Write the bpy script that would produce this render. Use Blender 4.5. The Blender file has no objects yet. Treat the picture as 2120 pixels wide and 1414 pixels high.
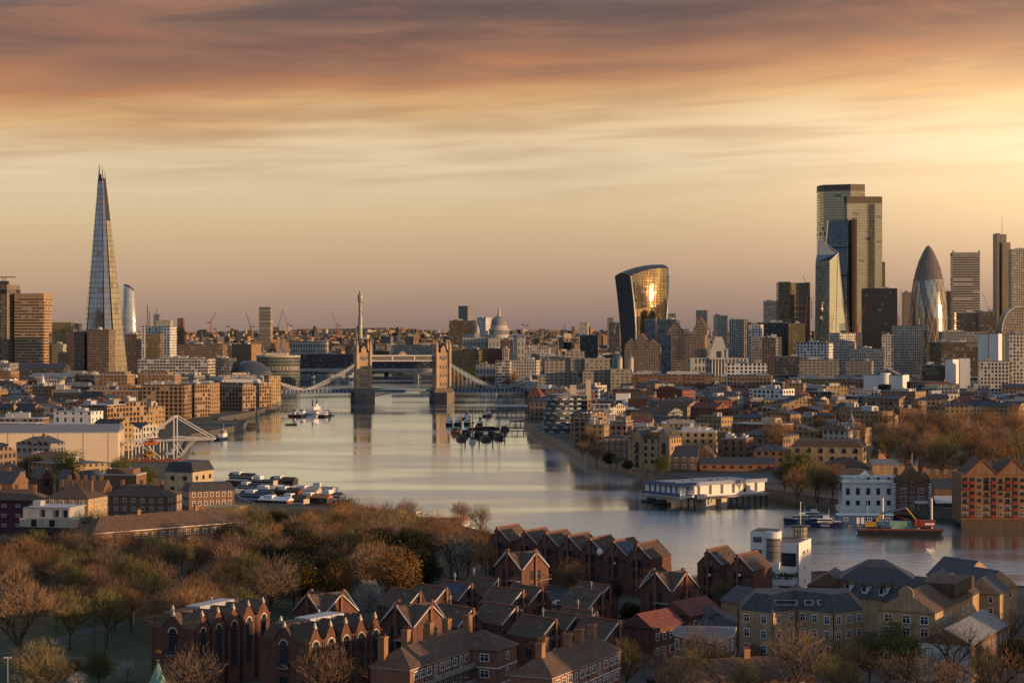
import bpy, math, random
from math import sin, cos, pi, radians as R
from mathutils import Vector, Matrix
from mathutils.geometry import tessellate_polygon
random.seed(7)
S = bpy.context.scene
COL = S.collection
# ---------------------------------------------------------------- camera (metres, view along +Y, river level z = 0)
F, CX, HY, H = 4110.0, 1060.0, 686.0, 71.0
cam = bpy.data.cameras.new('camera'); co = bpy.data.objects.new('camera', cam); COL.objects.link(co)
co.location = (0, 0, H); co.rotation_euler = (R(90), 0, 0)
cam.sensor_width = 36; cam.lens = F/2120*36; cam.shift_y = -21/2120
cam.clip_start = 1; cam.clip_end = 60000
S.camera = co
def P(px, py, Y):                      # point seen at photo position px,py and distance Y
    return Vector(((px-CX)*Y/F, Y, H-(py-HY)*Y/F))
def gp(px, py, z=5.0):                 # point of the level z seen at px,py
    Y = F*(H-z)/(py-HY)
    return Vector(((px-CX)*Y/F, Y, z))
def pxy(v): return (CX+F*v[0]/v[1], HY+F*(H-v[2])/v[1])
def lin(c): return tuple(((x/255)/12.92 if x/255 <= .04045 else ((x/255+.055)/1.055)**2.4) for x in c)
# ---------------------------------------------------------------- light
SUN_EL, SUN_AZ = 4.6, 112.0            # azimuth clockwise from the view direction
sd = Vector((sin(R(SUN_AZ))*cos(R(SUN_EL)), cos(R(SUN_AZ))*cos(R(SUN_EL)), sin(R(SUN_EL))))
sl = bpy.data.lights.new('sun', 'SUN'); so = bpy.data.objects.new('sun', sl); COL.objects.link(so)
sl.energy = 5.0; sl.angle = R(.5); sl.color = (1, .60, .29)
so.rotation_euler = (-sd).to_track_quat('-Z', 'Y').to_euler(); so.location = (300, -300, 400)
S.view_settings.view_transform = 'Standard'; S.view_settings.look = 'None'
S.view_settings.exposure = 0; S.view_settings.gamma = 1
cy = S.cycles
cy.max_bounces = 5; cy.diffuse_bounces = 2; cy.glossy_bounces = 3; cy.transmission_bounces = 2; cy.volume_bounces = 0
cy.transparent_max_bounces = 4; cy.use_denoising = True; cy.sample_clamp_indirect = 4
cy.caustics_reflective = False; cy.caustics_refractive = False
# ---------------------------------------------------------------- node helper
class N:
    def __init__(s, tree): s.t = tree
    def n(s, typ, **k):
        x = s.t.nodes.new(typ)
        for a, b in k.items(): setattr(x, a, b)
        return x
    def put(s, sock, v):
        if isinstance(v, bpy.types.NodeSocket): s.t.links.new(v, sock)
        else: sock.default_value = v
    def m(s, op, a, b=0.0, c=0.0):
        x = s.n('ShaderNodeMath', operation=op); s.put(x.inputs[0], a); s.put(x.inputs[1], b); s.put(x.inputs[2], c); return x.outputs[0]
    def mix(s, f, a, b, bt='MIX'):
        x = s.n('ShaderNodeMix', data_type='RGBA', blend_type=bt)
        s.put(x.inputs[0], f); s.put(x.inputs[6], a if not isinstance(a, tuple) else (*a[:3], 1)); s.put(x.inputs[7], b if not isinstance(b, tuple) else (*b[:3], 1)); return x.outputs[2]
    def noise(s, vec, sc, det=3, rough=.55, dist=0):
        x = s.n('ShaderNodeTexNoise'); s.put(x.inputs['Vector'], vec); x.inputs['Scale'].default_value = sc
        x.inputs['Detail'].default_value = det; x.inputs['Roughness'].default_value = rough; x.inputs['Distortion'].default_value = dist
        return x.outputs['Fac']
    def mr(s, v, a, b, c, d, smooth=False):
        x = s.n('ShaderNodeMapRange'); s.put(x.inputs[0], v)
        for i, q in enumerate((a, b, c, d)): s.put(x.inputs[1+i], q)
        if smooth: x.interpolation_type = 'SMOOTHSTEP'
        return x.outputs[0]
    def comb(s, x_, y_, z_=0.0):
        x = s.n('ShaderNodeCombineXYZ'); s.put(x.inputs[0], x_); s.put(x.inputs[1], y_); s.put(x.inputs[2], z_); return x.outputs[0]
    def ramp(s, f, stops, interp='LINEAR'):
        x = s.n('ShaderNodeValToRGB'); e = x.color_ramp.elements; x.color_ramp.interpolation = interp
        while len(e) > 1: e.remove(e[-1])
        e[0].position = stops[0][0]; e[0].color = (*stops[0][1], 1)
        for p, c in stops[1:]:
            q = e.new(p); q.color = (*c, 1)
        s.put(x.inputs[0], f); return x.outputs[0]
    def dot(s, a, v):
        x = s.n('ShaderNodeVectorMath', operation='DOT_PRODUCT'); s.put(x.inputs[0], a); x.inputs[1].default_value = v; return x.outputs['Value']
# ---------------------------------------------------------------- sky
W = bpy.data.worlds.new('World'); S.world = W; W.use_nodes = True
nt = W.node_tree; nt.nodes.clear(); k = N(nt)
out = k.n('ShaderNodeOutputWorld'); bg = k.n('ShaderNodeBackground'); bg.inputs[1].default_value = .10
nt.links.new(bg.outputs[0], out.inputs[0])
sky = k.n('ShaderNodeTexSky', sky_type='NISHITA'); sky.sun_disc = False
sky.sun_elevation = R(SUN_EL); sky.sun_rotation = R(SUN_AZ); sky.dust_density = 2.0
tc = k.n('ShaderNodeTexCoord').outputs['Generated']
sp = k.n('ShaderNodeSeparateXYZ'); nt.links.new(tc, sp.inputs[0]); X_, Y_, Z_ = sp.outputs
hz = k.m('SQRT', k.m('ADD', k.m('MULTIPLY', X_, X_), k.m('MULTIPLY', Y_, Y_)))
el = k.m('DIVIDE', Z_, k.m('MAXIMUM', hz, .05))
az = k.m('ARCTAN2', X_, Y_)
tilt = k.m('SUBTRACT', el, k.m('MULTIPLY', az, .03))
n1 = k.noise(k.comb(k.m('MULTIPLY', az, 4.5), k.m('MULTIPLY', tilt, 30)), 1.0, 5, .55, .5)
n2 = k.noise(k.comb(k.m('MULTIPLY', az, 9), k.m('MULTIPLY', tilt, 120)), 1.0, 4, .5, .3)
n3 = k.noise(k.comb(k.m('ADD', k.m('MULTIPLY', az, 2.2), 7), k.m('MULTIPLY', tilt, 14)), 1.0, 3)
amp = k.mr(el, .05, .13, 0, 1, True)
e2 = k.m('ADD', tilt, k.m('MULTIPLY', amp, k.m('ADD', k.m('MULTIPLY', k.m('SUBTRACT', n1, .5), .048), k.m('MULTIPLY', k.m('SUBTRACT', n3, .5), .034))))
st = [(0, (142, 120, 115)), (.0175, (161, 134, 121)), (.066, (196, 164, 135)), (.115, (216, 187, 147)), (.163, (229, 206, 170)), (.195, (232, 203, 162)),
      (.222, (222, 174, 120)), (.250, (192, 128, 88)), (.285, (142, 96, 80)), (.334, (104, 78, 76)), (.42, (124, 118, 124)), (.50, (166, 172, 176)), (.68, (178, 190, 200)), (1, (152, 170, 196))]
base = k.ramp(k.m('MULTIPLY', e2, 2.0), [(p, lin(c)) for p, c in st])
streak = k.mr(n2, .35, .70, 0, 1, True)
smask = k.m('MULTIPLY', k.mr(el, .055, .095, 0, 1, True), k.mr(el, .16, .25, 1, 0, True))
base = k.mix(k.m('MULTIPLY', k.m('MULTIPLY', streak, smask), .42), base, lin((160, 120, 94)))
s2 = k.mr(n1, .52, .78, 0, 1, True)
base = k.mix(k.m('MULTIPLY', k.m('MULTIPLY', s2, k.mr(el, .11, .15, 0, 1, True)), .35), base, lin((186, 122, 86)))
n4 = k.noise(k.comb(k.m('ADD', k.m('MULTIPLY', az, 7), 3), k.m('MULTIPLY', tilt, 46)), 1.0, 6, .6, .8)
base = k.mix(k.m('MULTIPLY', k.m('MULTIPLY', k.mr(n4, .45, .68, 0, 1, True), k.mr(el, .115, .145, 0, 1, True)), .55), base, lin((96, 74, 76)))
base = k.mix(k.m('MULTIPLY', k.m('MULTIPLY', k.mr(n4, .50, .30, 0, 1, True), k.mr(el, .125, .155, 0, 1, True)), .4), base, lin((190, 122, 90)))
# the sky behind the camera, where the sun has come up
east = k.ramp(k.m('MULTIPLY', el, 1.6), [(0, lin((140, 134, 136))), (.15, lin((160, 162, 164))), (.4, lin((142, 160, 182))), (1, lin((132, 150, 178)))])
col = k.mix(k.mr(Y_, .75, -.2, 0, 1, True), base, east)
up = k.mr(az, -.25, .27, 0, 1)
def glow(v, pw, c, cur):
    g = k.m('POWER', k.m('MAXIMUM', k.dot(tc, v), 0), pw)
    return k.mix(g, cur, c, 'ADD')
g1 = Vector((sin(.33), cos(.33), .105)).normalized()
def glow2(v, pw, c, cur, m_):
    g = k.m('MULTIPLY', k.m('POWER', k.m('MAXIMUM', k.dot(tc, v), 0), pw), m_)
    return k.mix(g, cur, c, 'ADD')
col = glow2(tuple(g1), 70, (.72, .46, .22), col, k.m('MULTIPLY', k.mr(el, .17, .10, .12, 1, True), k.mr(el, -.01, .09, .25, 1, True)))
col = glow2(tuple(Vector((sd.x, sd.y, 0)).normalized()), 2.2, (.36, .24, .075), col, k.m('MULTIPLY', k.mr(el, .30, .06, 0, 1, True), k.mr(Y_, .3, -.1, 0, 1, True)))
col = glow(tuple(sd), 10, (.34, .18, .05), col)
col = glow(tuple(sd), 90, (1.0, .52, .16), col)
hs = k.n('ShaderNodeMix', data_type='RGBA', blend_type='ADD'); hs.inputs[0].default_value = 1
sc = k.n('ShaderNodeMix', data_type='RGBA', blend_type='MULTIPLY'); sc.inputs[0].default_value = 1
nt.links.new(col, sc.inputs[6]); sc.inputs[7].default_value = (9.2, 9.2, 9.2, 1)
sk2 = k.mix(1.0, sky.outputs[0], (.16, .16, .16), 'MULTIPLY')
nt.links.new(sc.outputs[2], hs.inputs[6]); nt.links.new(sk2, hs.inputs[7]); hs.clamp_result = False; sc.clamp_result = False
nt.links.new(hs.outputs[2], bg.inputs[0])
# ---------------------------------------------------------------- materials
MATS = {}
def newmat(name):
    m = bpy.data.materials.new(name); m.use_nodes = True; m.node_tree.nodes.clear(); q = N(m.node_tree)
    o = q.n('ShaderNodeOutputMaterial'); b = q.n('ShaderNodeBsdfPrincipled'); m.node_tree.links.new(b.outputs[0], o.inputs[0])
    return m, q, b
def mat(name, c, rough=.85, metal=0, var=.22, sc=.5, rnd=0.0, tile=0.0):
    if name in MATS: return MATS[name]
    m, q, b = newmat(name)
    ob = q.n('ShaderNodeTexCoord').outputs['Object']
    f = q.m('ADD', q.m('MULTIPLY', q.noise(ob, sc, 4, .6), .6), q.m('MULTIPLY', q.noise(ob, sc*7, 3, .6), .4))
    f = q.mr(f, .3, .7, 1-var, 1+var)
    mp = q.n('ShaderNodeMapping'); q.put(mp.inputs[0], ob); mp.inputs['Scale'].default_value = (1.3, 1.3, .16)
    f = q.m('MULTIPLY', f, q.mr(q.noise(mp.outputs[0], 1.0, 4, .65), .35, .7, 1+var*.5, 1-var*1.1))
    if rnd: f = q.m('MULTIPLY', f, q.mr(q.n('ShaderNodeObjectInfo').outputs['Random'], 0, 1, 1-rnd, 1+rnd))
    if tile:
        uv = q.n('ShaderNodeUVMap').outputs[0]
        br = q.n('ShaderNodeTexBrick'); q.put(br.inputs['Vector'], uv); br.inputs['Scale'].default_value = 1
        br.inputs['Brick Width'].default_value = tile*1.1; br.inputs['Row Height'].default_value = tile; br.inputs['Mortar Size'].default_value = tile*.08
        br.inputs['Color1'].default_value = (1.25, 1.25, 1.25, 1); br.inputs['Color2'].default_value = (.75, .75, .75, 1); br.inputs['Mortar'].default_value = (.5, .5, .5, 1)
        f2 = q.mix(1, br.outputs['Color'], q.comb(f, f, f), 'MULTIPLY')
        q.put(b.inputs['Base Color'], q.mix(1, c, f2, 'MULTIPLY'))
    else:
        q.put(b.inputs['Base Color'], q.mix(1, c, q.comb(f, f, f), 'MULTIPLY'))
    b.inputs['Roughness'].default_value = rough; b.inputs['Metallic'].default_value = metal
    b.inputs['Specular IOR Level'].default_value = .3
    MATS[name] = m; return m
def facade(name, wall, glass=(.03, .035, .045), bw=3.0, fh=3.3, wx=.55, y0=.25, y1=.8, gm=.0, gr=.08, wr=.8, wm=0.0, gvar=1.0, blind=.12, var=.15, jit=.03):
    if name in MATS: return MATS[name]
    m, q, b = newmat(name)
    uv = q.n('ShaderNodeUVMap').outputs[0]; s = q.n('ShaderNodeSeparateXYZ'); q.put(s.inputs[0], uv)
    u = q.m('DIVIDE', s.outputs[0], bw); v = q.m('DIVIDE', s.outputs[1], fh)
    fu = q.m('ABSOLUTE', q.m('SUBTRACT', q.m('FRACT', u), .5)); fv = q.m('FRACT', v)
    msk = q.m('MULTIPLY', q.m('LESS_THAN', fu, wx/2), q.m('MULTIPLY', q.m('GREATER_THAN', fv, y0), q.m('LESS_THAN', fv, y1)))
    wn = q.n('ShaderNodeTexWhiteNoise', noise_dimensions='3D')
    oi = q.n('ShaderNodeObjectInfo').outputs['Random']
    q.put(wn.inputs['Vector'], q.comb(q.m('FLOOR', u), q.m('FLOOR', v), q.m('MULTIPLY', oi, 50)))
    r = wn.outputs['Value']
    gl = q.mix(q.m('MULTIPLY', r, .7*gvar), glass, tuple(min(1, x*2.3+.004) for x in glass))
    bl = q.m('GREATER_THAN', r, 1-blind)
    gl = q.mix(bl, gl, tuple(.5*x+.12 for x in wall))
    ob = q.n('ShaderNodeTexCoord').outputs['Object']
    f = q.mr(q.m('ADD', q.m('MULTIPLY', q.noise(ob, .12, 4, .6), .6), q.m('MULTIPLY', q.noise(ob, 1.5, 3, .6), .4)), .3, .7, 1-var, 1+var)
    wc = q.mix(1, wall, q.comb(f, f, f), 'MULTIPLY')
    q.put(b.inputs['Base Color'], q.mix(msk, wc, gl))
    gro = q.m('MULTIPLY', q.m('SUBTRACT', 1, bl), msk)
    q.put(b.inputs['Roughness'], q.m('ADD', wr, q.m('MULTIPLY', gro, gr-wr)))
    q.put(b.inputs['Metallic'], q.m('ADD', wm, q.m('MULTIPLY', gro, gm-wm)))
    b.inputs['Specular IOR Level'].default_value = .5
    # panes never sit in one exact plane: each reflects a slightly different piece of sky
    nm = q.n('ShaderNodeNewGeometry').outputs['Normal']
    vm = q.n('ShaderNodeVectorMath', operation='SUBTRACT'); q.put(vm.inputs[0], wn.outputs['Color']); vm.inputs[1].default_value = (.5, .5, .5)
    v2 = q.n('ShaderNodeVectorMath', operation='SCALE'); q.put(v2.inputs[0], vm.outputs[0]); q.put(v2.inputs['Scale'], q.m('MULTIPLY', gro, jit))
    v3 = q.n('ShaderNodeVectorMath', operation='ADD'); q.put(v3.inputs[0], nm); q.put(v3.inputs[1], v2.outputs[0])
    v4 = q.n('ShaderNodeVectorMath', operation='NORMALIZE'); q.put(v4.inputs[0], v3.outputs[0])
    q.put(b.inputs['Normal'], v4.outputs[0])
    MATS[name] = m; return m
BR = mat('brown brick', (.20, .115, .07)); RB = mat('red brick', (.135, .062, .046), var=.28, rnd=.10); YB = mat('yellow stock brick', (.41, .275, .155), var=.26)
OB = mat('orange brick', (.31, .165, .085)); WH = mat('white render', (.74, .72, .68), .7, var=.06); CR = mat('cream stone', (.50, .43, .32))
GC = mat('grey concrete', (.30, .285, .26)); DG = mat('dark grey metal', (.045, .048, .055), .5); LG = mat('light grey metal', (.45, .45, .45), .5, .2, var=.1)
SL = mat('slate roof', (.055, .058, .068), .6, tile=.45, rnd=.15); TL = mat('brown tile roof', (.12, .078, .055), .85, tile=.4, rnd=.12); RT = mat('red tile roof', (.19, .065, .05), .8, tile=.4)
FR = mat('grey flat roof', (.16, .155, .15), .9, var=.35, sc=.2, rnd=.3); PR = mat('pale flat roof', (.42, .41, .39), .85, var=.2, sc=.2, rnd=.15); LEAD = mat('lead roof', (.21, .205, .20), .65, .0)
STEEL = mat('pale painted steel', (.62, .58, .52), .5, var=.08); RUST = mat('rusty steel', (.20, .07, .04), .8, var=.35); BLK = mat('black paint', (.02, .02, .022), .5)
BLU = mat('blue paint', (.06, .11, .21), .5, var=.1); SKB = mat('pale blue paint', (.30, .45, .55), .5, var=.1); RED = mat('red paint', (.26, .04, .03), .5, var=.1); YEL = mat('yellow paint', (.42, .25, .04), .5, var=.1)
ORG = mat('orange paint', (.48, .15, .04), .5, var=.1); GRN = mat('copper green', (.20, .36, .29), .7); GOLD = mat('gilding', (.85, .50, .12), .25, 1.0, var=.05); WOOD = mat('weathered timber', (.11, .075, .05))
STONE = mat('bridge stone', (.52, .35, .21), .85, var=.28, sc=.25); PIER = mat('pier granite', (.20, .165, .135), .9, var=.3); GLS = mat('window glass', (.025, .03, .038), .06, .0, var=.3, rnd=.5); WIN = mat('white window frame', (.72, .70, .66), .6, var=.05)
NAVY = mat('navy paint', (.018, .03, .07), .4); PORT = mat('portland stone', (.42, .40, .36), .85, var=.15)
# ---------------------------------------------------------------- mesh builder
class MB:
    def __init__(s): s.v = []; s.f = []; s.m = []; s.uv = []
    def face(s, pts, mi=0, uv=None):
        b = len(s.v); s.v += [tuple(p) for p in pts]; s.f.append(tuple(range(b, b+len(pts)))); s.m.append(mi); s.uv.append(uv)
    def box(s, x0, x1, y0, y1, z0, z1, mi=0, top=None, bottom=True):
        a = [(x0, y0), (x1, y0), (x1, y1), (x0, y1)]; s.prism(a, z0, z1, mi, top, bottom)
    def prism(s, poly, z0, z1, mi=0, top=None, bottom=True, cap=True):
        n = len(poly)
        for i in range(n):
            (ax, ay), (bx, by) = poly[i], poly[(i+1) % n]
            s.face([(ax, ay, z0), (bx, by, z0), (bx, by, z1), (ax, ay, z1)], mi)
        if cap: s.face([(x, y, z1) for x, y in poly], mi if top is None else top)
        if bottom: s.face([(x, y, z0) for x, y in reversed(poly)], mi)
    def loft(s, rings, mi=0, cap=True, uv=False):
        n = len(rings[0])
        for j in range(len(rings)-1):
            for i in range(n):
                a, b, c, d = rings[j][i], rings[j][(i+1) % n], rings[j+1][(i+1) % n], rings[j+1][i]
                u = [(i/n, a[2]), ((i+1)/n, b[2]), ((i+1)/n, c[2]), (i/n, d[2])] if uv else None
                s.face([a, b, c, d], mi, u)
        if cap: s.face(rings[-1], mi); s.face(list(reversed(rings[0])), mi)
    def lathe(s, prof, n=16, c=(0, 0), mi=0, uv=False):
        s.loft([[(c[0]+r*cos(2*pi*i/n), c[1]+r*sin(2*pi*i/n), z) for i in range(n)] for r, z in prof], mi, True, uv)
    def tube(s, a, b, r, n=4, mi=0, r2=None):
        a, b = Vector(a), Vector(b); d = b-a
        if d.length < 1e-6: return
        q = d.to_track_quat('Z', 'Y'); r2 = r if r2 is None else r2
        R1 = [a+q @ Vector((r*cos(2*pi*(i+.5)/n), r*sin(2*pi*(i+.5)/n), 0)) for i in range(n)]
        R2 = [b+q @ Vector((r2*cos(2*pi*(i+.5)/n), r2*sin(2*pi*(i+.5)/n), 0)) for i in range(n)]
        s.loft([R1, R2], mi)
    def gable(s, x0, x1, y0, y1, z, h, axis='y', mi=0, ov=.3, gm=None):       # pitched roof, ridge along axis; gable ends in gm
        if axis == 'y':
            xm = (x0+x1)/2; k_ = ov*2*h/(x1-x0); a, b = x0-ov, x1+ov; c, d = y0-ov, y1+ov
            s.face([(a, d, z-k_), (a, c, z-k_), (xm, c, z+h), (xm, d, z+h)], mi); s.face([(b, c, z-k_), (b, d, z-k_), (xm, d, z+h), (xm, c, z+h)], mi)
            s.face([(a, c, z-k_), (b, c, z-k_), (xm, c, z+h)], mi if gm is None else gm); s.face([(b, d, z-k_), (a, d, z-k_), (xm, d, z+h)], mi if gm is None else gm)
            s.face([(a, c, z-k_), (a, d, z-k_), (b, d, z-k_), (b, c, z-k_)], mi)
        else:
            ym = (y0+y1)/2; k_ = ov*2*h/(y1-y0); a, b = x0-ov, x1+ov; c, d = y0-ov, y1+ov
            s.face([(a, c, z-k_), (b, c, z-k_), (b, ym, z+h), (a, ym, z+h)], mi); s.face([(b, d, z-k_), (a, d, z-k_), (a, ym, z+h), (b, ym, z+h)], mi)
            s.face([(b, c, z-k_), (b, d, z-k_), (b, ym, z+h)], mi if gm is None else gm); s.face([(a, d, z-k_), (a, c, z-k_), (a, ym, z+h)], mi if gm is None else gm)
            s.face([(a, c, z-k_), (a, d, z-k_), (b, d, z-k_), (b, c, z-k_)], mi)
    def hip(s, x0, x1, y0, y1, z, h, mi=0, ov=.4, flat=0.0):
        x0 -= ov; x1 += ov; y0 -= ov; y1 += ov; m_ = min(x1-x0, y1-y0)/2*(1-flat)
        a, b, c, d = (x0+m_, y0+m_, z+h), (x1-m_, y0+m_, z+h), (x1-m_, y1-m_, z+h), (x0+m_, y1-m_, z+h)
        q = [(x0, y0, z), (x1, y0, z), (x1, y1, z), (x0, y1, z)]
        s.face([q[0], q[1], b, a], mi); s.face([q[1], q[2], c, b], mi); s.face([q[2], q[3], d, c], mi); s.face([q[3], q[0], a, d], mi)
        if flat > 0: s.face([a, b, c, d], mi)
        s.face(q[::-1], mi)
    def build(s, name, mats, parent=None, loc=(0, 0, 0), rot=0.0, smooth=False):
        me = bpy.data.meshes.new(name); me.from_pydata(s.v, [], s.f)
        for m in (mats if isinstance(mats, (list, tuple)) else [mats]): me.materials.append(m)
        me.polygons.foreach_set('material_index', s.m)
        uvl = me.uv_layers.new(name='UVMap'); dat = []
        for f, u in zip(s.f, s.uv):
            if u: dat += [c for p in u for c in p]; continue
            p = [Vector(s.v[i]) for i in f]; n = Vector((0, 0, 0))
            for i in range(1, len(p)-1): n += (p[i]-p[0]).cross(p[i+1]-p[0])
            if n.length > 0: n.normalize()
            h = math.hypot(n.x, n.y)
            if h < .05: dat += [c for q in p for c in (q.x, q.y)]; continue
            t = Vector((-n.y/h, n.x/h, 0)); w = n.cross(t); us = [q.dot(t) for q in p]; u0 = min(us)
            if abs(n.z) < .35: dat += [c for q, uu in zip(p, us) for c in (uu-u0, q.z)]
            else: dat += [c for q, uu in zip(p, us) for c in (uu-u0, q.dot(w))]
        uvl.data.foreach_set('uv', dat)
        if smooth: me.polygons.foreach_set('use_smooth', [True]*len(s.f))
        me.update()
        return link(name, me, parent, loc, rot)
def link(name, me, parent=None, loc=(0, 0, 0), rot=0.0):
    o = bpy.data.objects.new(name, me); COL.objects.link(o); o.parent = parent; o.location = loc; o.rotation_euler = (0, 0, rot); return o
def tag(o, label, cat, group=None, kind=None):
    if label: o['label'] = label
    if cat: o['category'] = cat
    if group: o['group'] = group
    if kind: o['kind'] = kind
    return o
def thing(name, label, cat, loc, rot=0.0, group=None):
    o = bpy.data.objects.new(name, None); COL.objects.link(o); o.location = loc; o.rotation_euler = (0, 0, rot); o.empty_display_size = 2
    return tag(o, label, cat, group)
KIDS = {}
def copy_thing(r, loc, rot=0.0, label=None, group=None, scale=None):
    if r.name not in KIDS: KIDS[r.name] = [(c, list(c.children)) for c in r.children]
    n = r.copy(); COL.objects.link(n); n.location = loc; n.rotation_euler = (0, 0, rot)
    if scale: n.scale = scale
    if label: n['label'] = label
    if group: n['group'] = group
    for c, gs in KIDS[r.name]:
        d = c.copy(); COL.objects.link(d); d.parent = n
        for g in gs:
            e = g.copy(); COL.objects.link(e); e.parent = d
    return n
FOOT = []                              # footprints already taken: x, y, radius
LAND = []                              # landmarks for describing far roofs: px, py, words
# windows: one mesh per kind, every window an object of its own
WP = {}
def winmesh(w, h, style='white'):
    key = (round(w, 2), round(h, 2), style)
    if key in WP: return WP[key]
    b = MB(); fm = 0; t = .09 if style != 'dark' else .07
    b.box(-w/2, w/2, -.03, .10, 0, h, 1)                       # pane
    for x0, x1, z0, z1 in ((-w/2-.06, -w/2+t, -.06, h+.06), (w/2-t, w/2+.06, -.06, h+.06), (-w/2+t, w/2-t, -.06, t), (-w/2+t, w/2-t, h-t, h+.06)):
        b.box(x0, x1, -.10, .06, z0, z1, 0)
    nx = max(1, round(w/.75)); nz = 2 if h > 1.2 else 1
    if h > 3: nz = max(2, round(h/1.3))
    for i in range(1, nx): b.box(-w/2+w*i/nx-.045, -w/2+w*i/nx+.045, -.08, .05, t, h-t, 0)
    for i in range(1, nz):
        zz = h*(.62 if nz == 2 else i/nz)
        b.box(-w/2+t, w/2-t, -.075, .045, zz-.04, zz+.04, 0)
    if style == 'arch':
        for s_, d_, m_ in ((1.0, .03, 1), ):
            pts = [(w/2*cos(pi*i/8), h+w/2*sin(pi*i/8)) for i in range(9)]
            b.face([(x, -.03, z) for x, z in reversed(pts)], 1)
        for i in range(8):
            a0, a1 = pi*i/8, pi*(i+1)/8; r0, r1 = w/2, w/2+.28
            q = [(r0*cos(a0), h+r0*sin(a0)), (r0*cos(a1), h+r0*sin(a1)), (r1*cos(a1), h+r1*sin(a1)), (r1*cos(a0), h+r1*sin(a0))]
            b.face([(x, -.08, z) for x, z in q], 2)
    o = b.build('window', [{'white': WIN, 'dark': DG, 'arch': DG, 'grey': LG, 'red': RED}[style], GLS, CR])
    me = o.data; bpy.data.objects.remove(o); WP[key] = me; return me
def windows(root, face, w, d, xs, zs, ww=1.2, wh=1.5, style='white', off=0.0):
    me = winmesh(ww, wh, style)
    for z in zs:
        for x in xs:
            if face == 'f': link('window', me, root, (x, -d/2-off, z), 0)
            elif face == 'r': link('window', me, root, (w/2+off, x, z), pi/2)
            elif face == 'l': link('window', me, root, (-w/2-off, x, z), -pi/2)
def spread(n, w, m=1.0): return [-w/2+m+(w-2*m)*(i+.5)/n for i in range(n)]
# generic building seen between px0 and px1, top at ptop, at distance Y; yaw > 0 turns its right flank to the camera
def B(name, label, cat, px0, px1, ptop, Y, yaw=0, d=14, wall=None, roof='flat', rm=None, rh=3.5, plant=2, group=None, z0=5.0, tiers=None, axis='x', wins=None):
    A = (px1-px0)*Y/F; t = R(abs(yaw))
    d = min(d, A*.75/max(sin(t), .05)) if yaw else d
    w = max(3.0, (A-d*sin(t))/cos(t))
    ztop = H-(ptop-HY)*Y/F; hh = ztop-z0-(rh if roof in ('gable', 'hip') else 0)
    hh = max(hh, 2.5)
    x = ((px0+px1)/2-CX)*Y/F
    root = thing(name, label, cat, (x, Y, z0), -R(yaw), group)
    FOOT.append((x, Y, max(w, d)*.55))
    wall = wall or BR; rm = rm or FR
    b = MB(); b.box(-w/2, w/2, -d/2, d/2, -1.5, hh, 0)
    if tiers:
        for (fx0, fx1, fy0, fy1, hz_) in tiers: b.box(w*fx0, w*fx1, d*fy0, d*fy1, hh, hh+hz_, 0)
    b.build('wall', [wall], root)
    r = MB()
    if roof == 'flat':
        r.box(-w/2-.15, w/2+.15, -d/2-.15, d/2+.15, hh+.003, hh+.5)
        for i in range(plant):
            pw, pd = random.uniform(.12, .3)*w, random.uniform(.2, .4)*d; cx_, cy_ = random.uniform(-.3, .3)*w, random.uniform(-.2, .25)*d; ph = random.uniform(1.2, 3.0)
            q = MB(); q.box(cx_-pw/2, cx_+pw/2, cy_-pd/2, cy_+pd/2, hh+.5, hh+.5+ph)
            q.box(cx_-pw/2+.3*pw, cx_-pw/2+.45*pw, cy_-pd/2, cy_, hh+.5+ph, hh+1.3+ph)
            q.build('plant_room', [random.choice([GC, LG, PR])], root)
    elif roof == 'gable': r.gable(-w/2, w/2, -d/2, d/2, hh, rh, axis, 0, .35, 1)
    elif roof == 'hip': r.hip(-w/2, w/2, -d/2, d/2, hh, rh, 0)
    elif roof == 'mansard': r.hip(-w/2, w/2, -d/2, d/2, hh, rh, 0, .2, .75)
    r.build('roof', [rm, wall], root)
    if roof in ('gable', 'hip') and plant:
        for i in range(plant):
            q = MB(); cx_ = (-.5+(i+.5)/plant)*w*.9
            if axis == 'y': q.box(-.6, .6, cx_*d/w-.5, cx_*d/w+.5, hh+rh*.5, hh+rh+1.5)
            else: q.box(cx_-.6, cx_+.6, -.5, .5, hh+rh*.5, hh+rh+1.5)
            q.build('chimney', [BR], root)
    if wins:
        st = wins.get('style', 'white'); fh = wins.get('fh', 3.0); ww, wh = wins.get('size', (1.2, 1.5)); gap = wins.get('gap', 3.0); sill = wins.get('sill', 1.0)
        zs = [hh-(i+1)*fh+sill for i in range(int(min(hh/fh, wins.get('rows', 5))))]
        nf = max(1, int((w-1)/gap)); windows(root, 'f', w, d, spread(nf, w, .6), zs, ww, wh, st)
        if yaw > 3: windows(root, 'r', w, d, spread(max(1, int((d-1)/gap)), d, .6), zs, ww, wh, st)
        if yaw < -3: windows(root, 'l', w, d, spread(max(1, int((d-1)/gap)), d, .6), zs, ww, wh, st)
    return root, w, d, hh
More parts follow.
